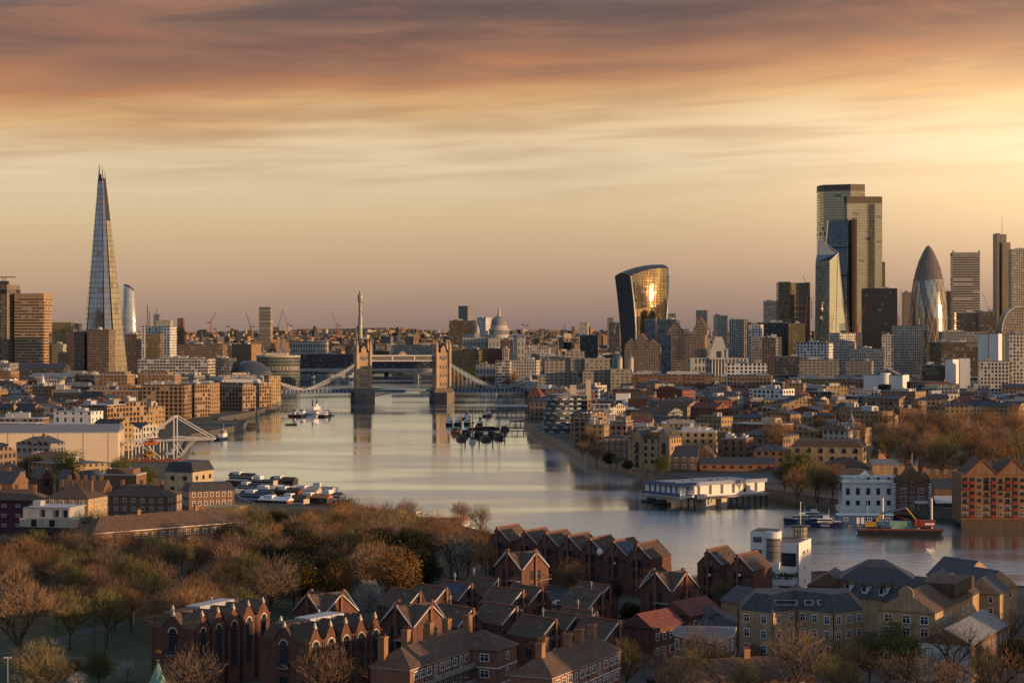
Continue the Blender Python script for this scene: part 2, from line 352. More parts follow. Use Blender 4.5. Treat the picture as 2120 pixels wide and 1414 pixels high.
# ================================================================ ground, river, hills
shore = [(2500, 1275), (2200, 1262), (2120, 1255), (2000, 1245), (1800, 1222), (1690, 1222), (1560, 1232), (1440, 1232), (1370, 1236), (1200, 1196), (1080, 1156), (1010, 1136), (940, 1116), (860, 1098), (780, 1082), (700, 1076), (600, 1072),
         (530, 1070), (500, 1060), (480, 1042), (440, 1026), (405, 1008), (392, 990), (372, 975), (396, 916), (452, 905), (505, 893), (512, 886), (450, 884), (455, 878), (520, 866), (578, 848), (584, 836), (574, 826), (576, 812), (600, 800), (618, 791), (616, 776), (606, 768), (600, 763),
         (760, 762), (905, 763), (955, 770), (985, 786), (1010, 802), (1096, 818), (1100, 850), (1085, 884), (1110, 903), (1150, 925), (1190, 948), (1215, 962), (1262, 975), (1310, 985), (1352, 1000), (1420, 1012), (1500, 1022), (1590, 1036), (1650, 1048), (1745, 1062), (1850, 1072), (1930, 1078), (1990, 1084), (2120, 1088), (2500, 1096)]
pts = [gp(x, y, 0) for x, y in shore]
poly = [(p.x, p.y) for p in pts]
poly += [(6000, 690), (9000, 2000), (9000, 15800), (-9000, 15800), (-9000, -1200), (6000, -1200), (6000, 465)]
gm_, q, b_ = newmat('ground mix')
ob = q.n('ShaderNodeTexCoord').outputs['Object']
nz = q.noise(ob, .02, 4, .6); ny = q.noise(ob, .15, 4, .6)
c_ = q.mix(q.mr(nz, .4, .6, 0, 1), lin((58, 62, 40)), lin((78, 74, 70))); c_ = q.mix(q.mr(ny, .3, .7, 0, .6), c_, lin((45, 46, 34)))
q.put(b_.inputs['Base Color'], c_); b_.inputs['Roughness'].default_value = .95
g = MB(); tri = tessellate_polygon([[Vector((x, y, 0)) for x, y in poly]])
for t in tri:
    p3 = [Vector((*poly[i], 5.0)) for i in t]
    if (p3[1]-p3[0]).cross(p3[2]-p3[0]).z < 0: p3.reverse()
    g.face(p3)
tag(g.build('ground', gm_), None, None, kind='structure')
qw = MB()
for i in range(len(pts)-1):
    a, b = pts[i], pts[i+1]
    qw.face([(a.x, a.y, -3), (b.x, b.y, -3), (b.x, b.y, 5), (a.x, a.y, 5)])
    d = (b-a).normalized(); n = Vector((-d.y, d.x, 0))
    for s0, s1 in ((0, .6), ):                                     # coping along the top of the embankment
        q4 = [a-n*.35, b-n*.35, b+n*.6, a+n*.6]
        qw.prism([(p.x, p.y) for p in q4], 5.004, 5.35, 1)
wq, q, b_ = newmat('river wall masonry'); uv = q.n('ShaderNodeTexCoord').outputs['Object']; s_ = q.n('ShaderNodeSeparateXYZ'); q.put(s_.inputs[0], uv)
f = q.mr(q.noise(uv, .3, 5, .6), .3, .7, .6, 1.3); cc = q.mix(q.mr(s_.outputs[2], .6, 2.2, 0, 1, True), (.035, .042, .025), (.105, .09, .072))
q.put(b_.inputs['Base Color'], q.mix(1, cc, q.comb(f, f, f), 'MULTIPLY'))
tag(qw.build('river_wall', [wq, mat('dark coping', (.15, .14, .13))]), 'stone river wall running along both banks of the river', 'embankment wall')
# river
wm, q, b_ = newmat('river water')
pos = q.n('ShaderNodeNewGeometry').outputs['Position']; s_ = q.n('ShaderNodeSeparateXYZ'); q.put(s_.inputs[0], pos)
stv = q.comb(q.m('MULTIPLY', s_.outputs[0], .35), s_.outputs[1])
patch = q.noise(stv, .011, 3, .5, .8)
fine = q.noise(pos, .5, 3, .6); mid = q.noise(q.comb(s_.outputs[0], q.m('MULTIPLY', s_.outputs[1], 1.3)), .12, 3, .6)
near = q.mr(s_.outputs[1], 1500, 500, 0, 1)
hgt = q.m('ADD', q.m('MULTIPLY', fine, .18), q.m('MULTIPLY', mid, .5))
bmp = q.n('ShaderNodeBump'); q.put(bmp.inputs['Height'], hgt); bmp.inputs['Distance'].default_value = 1
q.put(bmp.inputs['Strength'], q.m('ADD', .03, q.m('MULTIPLY', q.mr(patch, .42, .62, .1, 1, True), q.m('ADD', .05, q.m('MULTIPLY', near, .6)))))
b_.inputs['Base Color'].default_value = (.035, .05, .055, 1); b_.inputs['IOR'].default_value = 1.33
q.put(b_.inputs['Roughness'], q.m('ADD', q.mr(patch, .4, .62, .05, .14, True), q.m('MULTIPLY', near, .09))); q.put(b_.inputs['Normal'], bmp.outputs[0])
gl = q.n('ShaderNodeBsdfGlossy'); gl.inputs[0].default_value = (.80, .91, 1.0, 1); q.put(gl.inputs['Roughness'], q.m('ADD', q.mr(patch, .4, .62, .05, .14, True), q.m('MULTIPLY', near, .09))); q.put(gl.inputs['Normal'], bmp.outputs[0])
mx = q.n('ShaderNodeMixShader'); fr = q.n('ShaderNodeFresnel'); fr.inputs[0].default_value = 1.33
q.put(mx.inputs[0], q.m('MINIMUM', q.m('ADD', q.m('MULTIPLY', fr.outputs[0], .75), .50), .95)); q.t.links.new(b_.outputs[0], mx.inputs[1]); q.t.links.new(gl.outputs[0], mx.inputs[2])
q.t.links.new(mx.outputs[0], [n for n in q.t.nodes if n.type == 'OUTPUT_MATERIAL'][0].inputs[0])
w = MB(); w.face([(-4000, 300, 0), (8900, 300, 0), (8900, 6000, 0), (-4000, 6000, 0)])
tag(w.build('river', wm), None, None, kind='structure')
# hills on the horizon
hm = mat('distant hills', (.075, .07, .055), .95, var=.5, sc=.004)
hl = MB(); nx = 120
hill_line = lambda u: 8*sin(u*5.1+1)+6*sin(u*13+2)+4*sin(u*29)+2*sin(u*61)
def terrain(x, y):                                                # the land rises slowly away from the river
    if y < 3500: return 4.2
    z = 4.2+46*max(0, min(1, (y-3500)/6000))**1.25
    if y > 9000:
        ppx = CX+F*x/y; t = min(1, (y-9000)/2600)
        z += t*(14+17*math.exp(-((ppx-640)/110)**2)+24*math.exp(-((ppx-800)/90)**2)+6*math.exp(-((ppx-1150)/200)**2)-16*max(0, min(1, (330-ppx)/350))+hill_line(x/9000*1.3)*.35)
    return z
rows = [[(-9000+18000*i/nx, Yh, terrain(-9000+18000*i/nx, Yh)) for i in range(nx+1)] for Yh in (3480, 4000, 4700, 5500, 6500, 7500, 8600, 9400, 10200, 11000, 11800, 13500, 15600)]
for j in range(len(rows)-1):
    for i in range(nx): hl.face([rows[j][i], rows[j][i+1], rows[j+1][i+1], rows[j+1][i]])
tag(hl.build('hills', hm, smooth=True), None, None, kind='structure')
# ================================================================ bascule bridge
TBY = 1985.0; sc_ = TBY/F
def tx(px): return (px-CX)*sc_
def tz(py): return H-(py-HY)*sc_
bx = (tx(752)+tx(914))/2
tb = thing('bascule_bridge', 'twin towered stone bascule bridge with blue chains crossing the river', 'bridge', (bx, TBY, 0), R(12)); LAND.append((833, 760, 'the twin towered bridge'))
half = (tx(914)-tx(752))/2/cos(R(12))
TBL = mat('bridge blue steel', (.20, .34, .42), .5, var=.1); TBW = mat('bridge white steel', (.66, .62, .55), .5, var=.06)
def oct(r, n=8, off=0): return [(r*cos(2*pi*i/n+off), r*sin(2*pi*i/n+off)) for i in range(n)]
for s in (-1, 1):
    X0 = s*half
    b = MB(); b.prism([(X0-10, -16), (X0, -29), (X0+10, -16), (X0+10, 16), (X0, 29), (X0-10, 16)], -3, 10.2, 0)
    b.box(X0-10.4, X0+10.4, -16, 16, 10.203, 12.0, 0); b.box(X0-9, X0+9, -13, 13, 12.003, 14.4, 0)
    pr = b.build('pier', PIER, tb)
    b = MB(); b.box(X0-10.06, X0+10.06, -16.5, 16.5, -3, 2.2); b.build('water_stain', mat('wet stone', (.03, .028, .022), .7), pr)
    t = MB(); t.box(X0-6.6, X0+6.6, -9, 9, 14.403, 50, 0)
    for z in (22, 31, 40.5, 49.2): t.box(X0-7.0, X0+7.0, -9.5, 9.5, z, z+.8, 0)
    t.hip(X0-5.5, X0+5.5, -8, 8, 50, 9, 1, .2, .35)
    tw = t.build('tower', [STONE, SL], tb)
    for fy, rt in ((-9, 0), (9, pi)):                            # gabled dormer over each river face
        d_ = MB(); d_.prism([(X0-2.6, fy-.5), (X0+2.6, fy-.5), (X0+2.6, fy+1.5), (X0-2.6, fy+1.5)], 50.003, 53.5)
        d_.gable(X0-2.6, X0+2.6, fy-.5, fy+2.5, 53.5, 3.6, 'y', 0, .2); d_.build('dormer', STONE, tw)
    fin = MB(); fin.prism([(X0+1.2*cos(a*pi/3), 1.2*sin(a*pi/3)) for a in range(6)], 58.9, 60, 0); fin.lathe([(1.2, 60.003), (.15, 64.5)], 6, (X0, 0)); fin.tube((X0, 0, 64), (X0, 0, 67), .12, 4, 0); fin.build('finial', GOLD, tw)
    for ax in (-6.6, 6.6):
        for ay in (-9, 9):
            u = MB(); u.prism([(X0+ax+1.45*cos(a*pi/4+pi/8), ay+1.45*sin(a*pi/4+pi/8)) for a in range(8)], 12.1, 53.6)
            for z in (22, 31, 40.5, 49.2, 53): u.prism([(X0+ax+1.7*cos(a*pi/4+pi/8), ay+1.7*sin(a*pi/4+pi/8)) for a in range(8)], z, z+.7)
            u.lathe([(1.45, 53.7), (1.5, 55), (.1, 63)], 8, (X0+ax, ay)); u.tube((X0+ax, ay, 62), (X0+ax, ay, 63.6), .1, 4)
            u.build('turret', STONE, tw)
    wmz = winmesh(1.3, 3.4, 'grey')
    for z, n in ((16.5, 3), (25, 3), (33.5, 3), (43, 3)):
        for i in range(n):
            for fy, rt in ((-9.02, 0), (9.02, pi)): link('window', wmz, tw, (X0+(i-(n-1)/2)*2.7, fy, z), rt)
        for sx, rt in ((6.62, pi/2), (-6.62, -pi/2)):
            for yy in (-3.4, 0, 3.4): link('window', wmz, tw, (X0+sx, yy, z), rt)
    big = winmesh(3.4, 5.0, 'white'); link('window', big, tw, (X0, -9.04, 41.6))
    # side chains
    ends = {-1: (tx(628)-bx, tx(570)-bx), 1: (tx(1037)-bx, tx(1098)-bx)}[s]
    for yy in (-8.5, 8.5):
        c = MB(); a0 = Vector((X0+s*6.6, yy, 39.5)); lo = Vector((ends[0], yy, 13.2)); e1 = Vector((ends[1], yy, 22))
        def sag(t): 
            p = a0.lerp(lo, t); return p-Vector((0, 0, 7.0*(t*(1-t))*4*.45))
        nseg = 13
        for i in range(nseg):
            t0, t1 = i/nseg, (i+1)/nseg; p, q_ = sag(t0), sag(t1); d0 = Vector((0, 0, 3.6*sin(pi*min(1, t0*.93+.07)))); d1 = Vector((0, 0, 3.6*sin(pi*min(1, t1*.93+.07))))
            c.tube(p+d0*.5, q_+d1*.5, .27, 4, 0); c.tube(p-d0*.5, q_-d1*.5, .27, 4, 0)
            c.tube(p+d0*.5, q_-d1*.5, .17, 3, 1); c.tube(p-d0*.5, q_+d1*.5, .17, 3, 1); c.tube(q_+d1*.5, q_-d1*.5, .17, 3, 1)
        for i in range(7):
            t0, t1 = i/7, (i+1)/7; p, q_ = lo.lerp(e1, t0)-Vector((0, 0, 3*t0*(1-t0))), lo.lerp(e1, t1)-Vector((0, 0, 3*t1*(1-t1))); d0 = Vector((0, 0, 2.4*sin(pi*t0))); d1 = Vector((0, 0, 2.4*sin(pi*t1)))
            c.tube(p+d0*.5, q_+d1*.5, .27, 4, 0); c.tube(p-d0*.5, q_-d1*.5, .27, 4, 0); c.tube(p+d0*.5, q_-d1*.5, .17, 3, 1); c.tube(p-d0*.5, q_+d1*.5, .17, 3, 1)
        c.build('suspension_chain', [TBL if s > 0 else TBW, TBW], tb)
        for i in range(1, 12):
            p = sag(i/12.5); hgr = MB(); hgr.tube((p.x, yy, p.z), (p.x, yy, 12.5), .13, 4); hgr.build('hanger', TBW, tb)
    dk = MB(); xa, xb = sorted((X0+s*10.2, ends[1]+s*6)); dk.box(xa, xb, -9.2, 9.2, 10.4, 11.6, 0)
    for yy in (-9.3, 9.3): dk.box(xa, xb, yy-.15, yy+.15, 10.2, 12.9, 1)
    nb = int((xb-xa)/4)
    for i in range(nb): dk.box(xa+4*i, xa+4*i+.5, -9.6, -9.45, 10.1, 13.0, 2)
    dk.build('side_deck', [DG, BLU, TBW], tb)
    ab = MB(); xm = ends[1]+s*7; ab.box(xm-6, xm+6, -9, 9, -2, 22, 0); ab.hip(xm-5, xm+5, -8, 8, 22, 5, 1, .2)
    for ax in (-6, 6):
        for ay in (-9, 9): ab.prism([(xm+ax+1.5*cos(a*pi/4), ay+1.5*sin(a*pi/4)) for a in range(8)], -2, 24.5, 0); ab.lathe([(1.4, 24.6), (.1, 28)], 8, (xm+ax, ay), 0)
    ab.build('abutment_tower', [PORT, SL], tb)
    # bascule leaf: arched lattice girder
    bs = MB(); xa, xb = X0-s*10, 0
    for yy in (-7, 7):
        n_ = 10
        for i in range(n_):
            t0, t1 = i/n_, (i+1)/n_; A = (xa+(xb-xa)*t0, yy, 11.4); Bq = (xa+(xb-xa)*t1, yy, 11.4)
            la = 11.4-1.2-4.6*(1-t0)**2; lb = 11.4-1.2-4.6*(1-t1)**2
            bs.tube(A, Bq, .45, 4, 0); bs.tube((A[0], yy, la), (Bq[0], yy, lb), .4, 4, 0); bs.tube(A, (Bq[0], yy, lb), .3, 3, 1); bs.tube(A, (A[0], yy, la), .3, 3, 1)
    x1_, x2_ = sorted((xa, xb)); bs.box(x1_, x2_, -7.6, 7.6, 11.5, 12.1, 2)
    for yy in (-7.6, 7.6): bs.box(x1_, x2_, yy-.1, yy+.1, 12.1, 13.4, 0)
    bs.build('bascule', [TBL, TBW, DG], tb)
for yy in (-5.5, 5.5):
    wk = MB(); xa, xb = -half+6.7, half-6.7
    wk.box(xa, xb, yy-1.9, yy+1.9, 41.2, 42.1, 0); wk.box(xa, xb, yy-2.1, yy+2.1, 46.4, 47.3, 0); wk.box(xa, xb, yy-1.3, yy+1.3, 42.1, 46.4, 1)
    n_ = 30
    for i in range(n_):
        x0, x1 = xa+(xb-xa)*i/n_, xa+(xb-xa)*(i+1)/n_
        for f_ in (yy-1.75, yy+1.75):
            wk.tube((x0, f_, 42), (x1, f_, 46.5), .17, 3, 0); wk.tube((x0, f_, 46.5), (x1, f_, 42), .17, 3, 0)
        if i % 10 == 0: wk.box(x0-.5, x0+.5, yy-2.0, yy+2.0, 42, 46.5, 0)
    wk = wk.build('high_walkway', [TBW, mat('walkway shade', (.10, .09, .08))], tb)
    cr = MB(); cr.prism([(-3, yy-2.15), (3, yy-2.15), (3, yy+2.15), (-3, yy+2.15)], 47.31, 48.6); cr.gable(-2.4, 2.4, yy-2, yy+2, 48.6, 2.2, 'y', 0, 0); cr.build('crest', STONE, wk)
# flat road and rail bridges beyond
def bridge(name, label, Y, px0, px1, pz0, pz1, piers, m, arch=True):
    x0, x1 = (px0-CX)*Y/F, (px1-CX)*Y/F; zt = H-(pz0-HY)*Y/F; zb = H-(pz1-HY)*Y/F
    r = thing(name, label, 'bridge', ((x0+x1)/2, Y, 0)); L = x1-x0
    d = MB(); d.box(-L/2, L/2, -12, 12, zb, zt, 0); d.box(-L/2, L/2, -12.3, -11.9, zb, zt+1.1, 1); d.build('deck', [m, m], r)
    xs = [(p-CX)*Y/F-(x0+x1)/2 for p in piers]
    for x in xs:
        p = MB(); p.prism([(x-3, -12), (x, -16), (x+3, -12), (x+3, 12), (x, 16), (x-3, 12)], -3, zb+.1); p.build('pier', m, r)
    if arch:
        xs2 = [-L/2]+xs+[L/2]
        for a, b2 in zip(xs2, xs2[1:]):
            q_ = MB(); n_ = 10
            for i in range(n_):
                t0, t1 = i/n_, (i+1)/n_; f0, f1 = 4*(t0-.5)**2, 4*(t1-.5)**2
                za, zc = zb-.5-3.5*f0, zb-.5-3.5*f1; xa, xc = a+(b2-a)*t0, a+(b2-a)*t1
                q_.face([(xa, -11.5, za), (xc, -11.5, zc), (xc, -11.5, zb), (xa, -11.5, zb)]); q_.face([(xc, 11.5, zc), (xa, 11.5, za), (xa, 11.5, zb), (xc, 11.5, zb)]); q_.face([(xa, 11.5, za), (xc, 11.5, zc), (xc, -11.5, zc), (xa, -11.5, za)])
            q_.build('arch', m, r)
    return r
bridge('road_bridge', 'low grey road bridge seen between and behind the two stone towers', 2850, 590, 1130, 764, 768, (700, 862, 1010), PORT)
bridge('rail_bridge', 'dark rail bridge behind the low grey road bridge', 3250, 590, 1130, 756, 760, (650, 800, 930), DG, False)
# ================================================================ landmarks
glassy = dict(gm=.75, gr=.06)
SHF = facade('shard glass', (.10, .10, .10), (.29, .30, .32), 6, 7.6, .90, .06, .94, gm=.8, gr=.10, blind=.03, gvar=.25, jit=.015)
SHY = facade('shard lit glass', (.12, .10, .06), (.36, .31, .20), 6, 7.6, .90, .06, .94, gm=.4, gr=.25, blind=.05, gvar=.3)  # sunlit gold of the right facet is put into this colour
SHD = mat('shard dark reveal', (.035, .032, .028), .5)
Ys = 2900.0; ss = Ys/F
root = thing('pyramid_skyscraper', 'very tall tapering glass pyramid tower with open splintered tip', 'skyscraper', ((214-CX)*ss, Ys, 5)); LAND.append((214, 640, 'the glass pyramid tower')); FOOT.append((root.location.x, Ys, 42))
pl = [(-33, -4), (-24, -27), (9, -33), (22, -27), (36, -6), (33, 22), (-10, 34), (-33, 20)]
TOPZ = 311.0
def shp(i, f, pull=1.0): x, y = pl[i % 8]; s = (1-f*.905)*pull; return Vector((x*s-2.5*f, y*s, TOPZ*f))
b = MB(); b.loft([[tuple(shp(i, f, .93)) for i in range(8)] for f in (0, .3, .6, .93)]); b.build('core', SHD, root)
for i, (ft, fb, ins) in enumerate([(.985, 0, 0), (.915, 0, 0), (.99, 0, 0), (.73, 0, 1.06), (.96, 0, 0), (.9, 0, 0), (.95, 0, 0), (.88, 0, 0)]):
    m_ = MB(); n_ = 8; pu = ins or 1.0
    for j in range(n_):
        f0, f1 = ft*j/n_, ft*(j+1)/n_
        a, c = shp(i, f0, pu), shp(i+1, f0, pu); d, e = shp(i, f1, pu), shp(i+1, f1, pu); g_ = .045
        A, C, D, E = a.lerp(c, g_), a.lerp(c, 1-g_), d.lerp(e, g_), d.lerp(e, 1-g_)
        if j == n_-1 and i in (0, 2): E = E+Vector((0, 0, -7)) if i == 2 else E+Vector((0, 0, -12))
        if j == n_-1 and i == 0: D = D+Vector((0, 0, 3))
        L = (c-a).length*(1-2*g_)
        m_.face([A, C, E, D], 0, [(0, A.z), (L, C.z), ((e-d).length*(1-2*g_), E.z), (0, D.z)])
        nrm = (C-A).cross(D-A).normalized()*-.6
        m_.face([A+nrm, D+nrm, E+nrm, C+nrm], 1); m_.face([C, C+nrm, E+nrm, E], 1); m_.face([A, D, D+nrm, A+nrm], 1)
    m_.face([D, E, E+nrm, D+nrm], 1)
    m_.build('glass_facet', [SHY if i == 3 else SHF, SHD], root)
b = MB()
for dx in (-2.5, 0, 2.2): b.tube((dx-2, -1, 272), (dx-2.3, -1, 288+dx*2), .5, 4); b.box(dx-3.4, dx-.6, -2, 0, 274, 276)
b.build('spire_frame', RUST, root)
# vase shaped tower
VG = facade('vase glass', (.35, .37, .4), (.42, .47, .52), 4, 4, .8, .1, .92, gm=.7, gr=.08, gvar=.4, blind=0)
Y = 3900; s = Y/F; root = thing('curved_glass_tower', 'silvery bulging glass tower with slanted top right beside the glass pyramid tower', 'skyscraper', ((267-CX)*s, Y, 5)); LAND.append((267, 640, 'the silvery bulging tower'))
hh = (686-591)*s+H-5
b = MB(); rings = []
for j in range(15):
    f = j/14; z = hh*f; w_ = 11.5+3.2*sin(min(1, f*1.25)*pi*.75+.3)-f*f*3.0; 
    rings.append([(w_*1.05*cos(2*pi*i/14), 10*sin(2*pi*i/14), z-(1.4*max(0, w_*cos(2*pi*i/14)+4)*max(0, f-.9)/.1*.55)) for i in range(14)])
b.loft(rings); o = b.build('curved_glass', VG, root)
b = MB(); b.loft([[(x*1.02, y*1.02, z-.3) for x, y, z in rings[-1]], [(x*.98, y*.98, z+2.2) for x, y, z in rings[-1]]]); b.build('crown_rim', DG, root)
# bulging topped tower that mirrors the sun
Y = 2950; s = Y/F; th = R(31)
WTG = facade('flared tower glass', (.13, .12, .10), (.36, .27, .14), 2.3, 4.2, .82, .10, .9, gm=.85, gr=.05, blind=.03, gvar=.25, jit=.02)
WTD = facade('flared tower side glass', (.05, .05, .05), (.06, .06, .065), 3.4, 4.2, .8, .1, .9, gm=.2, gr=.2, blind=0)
root = thing('flared_tower', 'top heavy glass tower flaring wider upwards and mirroring the low sun', 'skyscraper', ((1330-CX)*s, Y, 5), th); LAND.append((1330, 620, 'the top heavy flared tower')); FOOT.append((root.location.x, Y, 38))
def flare(f): return 1+.36*(f**1.7)
hh = 160.0; n_ = 14; fr_, sd_, rf = [MB(), MB()], [MB(), MB()], MB(); rim = MB()
def wt(u, v, f):
    W_ = 25.5*flare(f); yb = 16*flare(f)**.9; yf = -16+hh*(.030*f+.22*(f*f/2-.74*f))+2.4*(1-(u-.25)**2)
    return Vector((u*W_-.6*f, yf+(yb-yf)*(v+1)/2, hh*f-13*((1-u)/2)**2.1*f*f))
us = [-1+2*i/10 for i in range(11)]
for j in range(n_):
    f0, f1 = j/n_, (j+1)/n_
    for a, c in zip(us, us[1:]):
        for v, rev in ((-1, 0), (1, 1)):
            q4 = [wt(a, v, f0), wt(c, v, f0), wt(c, v, f1), wt(a, v, f1)]; uvq = [(a*25, q4[0].z), (c*25, q4[1].z), (c*25, q4[2].z), (a*25, q4[3].z)]
            fr_[rev].face(q4[::-1] if rev else q4, 0, uvq[::-1] if rev else uvq)
    for u_, rev in ((-1, 1), (1, 0)):
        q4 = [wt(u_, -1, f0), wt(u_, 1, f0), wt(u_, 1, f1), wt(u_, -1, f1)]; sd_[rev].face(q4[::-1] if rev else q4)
    for u_ in (-1, 1): rim.tube(wt(u_, -1, f0)+Vector((u_*.4, -.6, 0)), wt(u_, -1, f1)+Vector((u_*.4, -.6, 0)), 1.15, 4)
nv = 8
for i in range(nv):                                             # domed roof from front to back
    v0, v1 = -1+2*i/nv, -1+2*(i+1)/nv
    for a, c in zip(us, us[1:]):
        def rp(u_, v_):
            f_ = wt(u_, -1, 1).lerp(wt(u_, 1, 1), (v_+1)/2); return f_+Vector((0, 0, 5.5*(1-v_*v_)))
        rf.face([rp(a, v0), rp(c, v0), rp(c, v1), rp(a, v1)])
for u_, rev in ((-1, 1), (1, 0)):
    q4 = [rp(u_, -1+2*i/nv) for i in range(nv+1)]; rf.face(q4[::-1] if rev else q4)
for a in us: 
    for i in range(nv): rim.tube(rp(a, -1+2*i/nv)+Vector((0, 0, .3)), rp(a, -1+2*(i+1)/nv)+Vector((0, 0, .3)), .35, 3)
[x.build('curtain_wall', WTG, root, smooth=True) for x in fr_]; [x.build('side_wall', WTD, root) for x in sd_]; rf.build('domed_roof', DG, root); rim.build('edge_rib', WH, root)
b = MB()
for a in [-1+2*i/26 for i in range(27)]:
    for j in range(n_): b.tube(wt(a, -1, j/n_)+Vector((0, -.3, 0)), wt(a, -1, (j+1)/n_)+Vector((0, -.3, 0)), .27, 3)
b.build('fin', mat('bronze fin', (.20, .14, .07), .4, .5), root)
b = MB(); q8 = [wt(u_, -1, .91)+Vector((0, -.5, 0)) for u_ in us]
# lantern-domed cathedral
Y = 3834; s = Y/F
root = thing('domed_cathedral', 'pale stone cathedral with great lead dome and lantern on the skyline', 'cathedral', ((1033-CX)*s, Y, 12)); LAND.append((1033, 660, 'the domed cathedral'))
zb = lambda py: H-(py-HY)*s-12
b = MB(); b.lathe([(19.5, zb(700)), (19.5, zb(693)), (18, zb(692.5)), (18, zb(684.5)), (20, zb(684)), (20, zb(681)), (16.5, zb(680.5)), (16.5, zb(674)), (15.5, zb(673.5))], 32); b.build('drum', PORT, root)
b = MB()
for i in range(32): a = 2*pi*i/32; b.box(18.9*cos(a)-.55, 18.9*cos(a)+.55, 18.9*sin(a)-.55, 18.9*sin(a)+.55, zb(692.6), zb(684.5))
b.build('colonnade', PORT, root)
b = MB(); b.lathe([(15.6*cos(a*pi/2/10), zb(673.4)+(zb(654)-zb(673.4))*sin(a*pi/2/10)) for a in range(10)]+[(2.8, zb(654.5))], 32); b.build('dome', LEAD, root, smooth=True)
b = MB(); b.lathe([(3.6, zb(655)), (3.2, zb(651)), (2.6, zb(650.5)), (2.6, zb(645)), (3.1, zb(644.5)), (1.6, zb(641)), (1.4, zb(637)), (.8, zb(634)), (.1, zb(631))], 12); b.box(-.15, .15, -.15, .15, zb(632), zb(628.5)); b.box(-.9, .9, -.15, .15, zb(630.4), zb(629.6)); b.build('lantern', CR, root)
b = MB(); b.box(-70, 52, -20, 20, 0, zb(699)); b.box(-20, 20, -40, 40, 0, zb(699)); b.gable(-70, 52, -12, 12, zb(699), 6, 'x', 1, .2); b.build('nave', [facade('cathedral windows', (.36, .34, .30), (.06, .06, .06), 7, 14, .35, .2, .75), LEAD], root)
for ty in (-14, 14):
    b = MB(); b.box(-46, -37, ty-4.5, ty+4.5, 0, zb(690)); b.lathe([(4.2, zb(690)+.01), (4.0, zb(682)), (2.8, zb(679)), (2.0, zb(675)), (.2, zb(671))], 10, (-41.5, ty)); b.build('west_tower', PORT, root)
# communications tower
Y = 6690; s = Y/F; root = thing('communications_tower', 'slender cylindrical communications tower with bulging head far beyond the bridge', 'tower', ((746-CX)*s, Y, 12)); LAND.append((746, 640, 'the slender communications tower'))
zb = lambda py: H-(py-HY)*s-12
BTG = facade('tower bands', (.40, .36, .28), (.12, .12, .11), 3, 4, 1.0, .3, .8, gr=.2)
b = MB(); b.lathe([(7.5, 0), (7.5, zb(654)), (5, zb(653.5)), (5, zb(628))], 16); b.build('shaft', BTG, root)
b = MB()
for py in (651, 647, 643, 639, 636, 632): b.lathe([(6.8, zb(py)), (6.8, zb(py-1.6))], 16)
b.build('aerial_ring', GC, root)
b = MB(); b.lathe([(5, zb(628)), (8.6, zb(624)), (9.2, zb(618)), (9.2, zb(612)), (8, zb(610)), (6, zb(609)), (4.5, zb(606)), (4.5, zb(603)), (1, zb(602.5)), (.5, zb(597))], 16); b.build('head', BTG, root)
# egg shaped tower
Y = 2960; s = Y/F; root = thing('egg_shaped_tower', 'egg shaped glass tower with spiralling dark bands and diamond lattice', 'skyscraper', ((1922-CX)*s, Y, 5)); LAND.append((1922, 620, 'the egg shaped tower')); FOOT.append((root.location.x, Y, 32))
m, q, b_ = newmat('egg glass'); uv = q.n('ShaderNodeUVMap').outputs[0]; s_ = q.n('ShaderNodeSeparateXYZ'); q.put(s_.inputs[0], uv); u, v = s_.outputs[0], s_.outputs[1]
d1 = q.m('FRACT', q.m('ADD', q.m('MULTIPLY', u, 6), q.m('DIVIDE', v, 108))); dark = q.m('LESS_THAN', d1, .36)
la = q.m('ABSOLUTE', q.m('SUBTRACT', q.m('FRACT', q.m('ADD', q.m('MULTIPLY', u, 18), q.m('DIVIDE', v, 36))), .5)); lb = q.m('ABSOLUTE', q.m('SUBTRACT', q.m('FRACT', q.m('SUBTRACT', q.m('MULTIPLY', u, 18), q.m('DIVIDE', v, 36))), .5))
lat = q.m('MULTIPLY', q.m('LESS_THAN', q.m('MINIMUM', la, lb), .035), q.m('LESS_THAN', v, 142)); fl = q.m('LESS_THAN', q.m('FRACT', q.m('DIVIDE', v, 4.15)), .14); top = q.m('GREATER_THAN', v, 142)
drk = q.m('MAXIMUM', dark, top); c1 = q.mix(drk, (.46, .42, .35), (.20, .15, .11)); c1 = q.mix(q.m('MULTIPLY', fl, .6), c1, (.10, .09, .08)); c1 = q.mix(q.m('MULTIPLY', lat, .8), c1, (.48, .45, .40))
q.put(b_.inputs['Base Color'], c1); q.put(b_.inputs['Metallic'], q.m('MULTIPLY', q.m('SUBTRACT', 1, q.m('MAXIMUM', lat, q.m('MULTIPLY', drk, .5))), .8)); q.put(b_.inputs['Roughness'], q.m('ADD', .13, q.m('MULTIPLY', lat, .5)))
hh = 5+0; Ht = H+(686-508)*s-5
prof = [(24, 0), (26, .1), (27.4, .22), (28, .34), (27.8, .44), (26.8, .54), (24.8, .64), (22, .73), (18.2, .81), (13.6, .885), (8.6, .945), (4, .983), (1.2, .997), (.1, 1.0)]
pf = []
for (r0, f0), (r1, f1) in zip(prof, prof[1:]):
    for t in (0, .5): pf.append((r0+(r1-r0)*t, (f0+(f1-f0)*t)*Ht))
pf.append((.1, Ht))
b = MB(); b.lathe(pf, 48, uv=True); b.build('glass_skin', m, root, smooth=True)
b = MB()
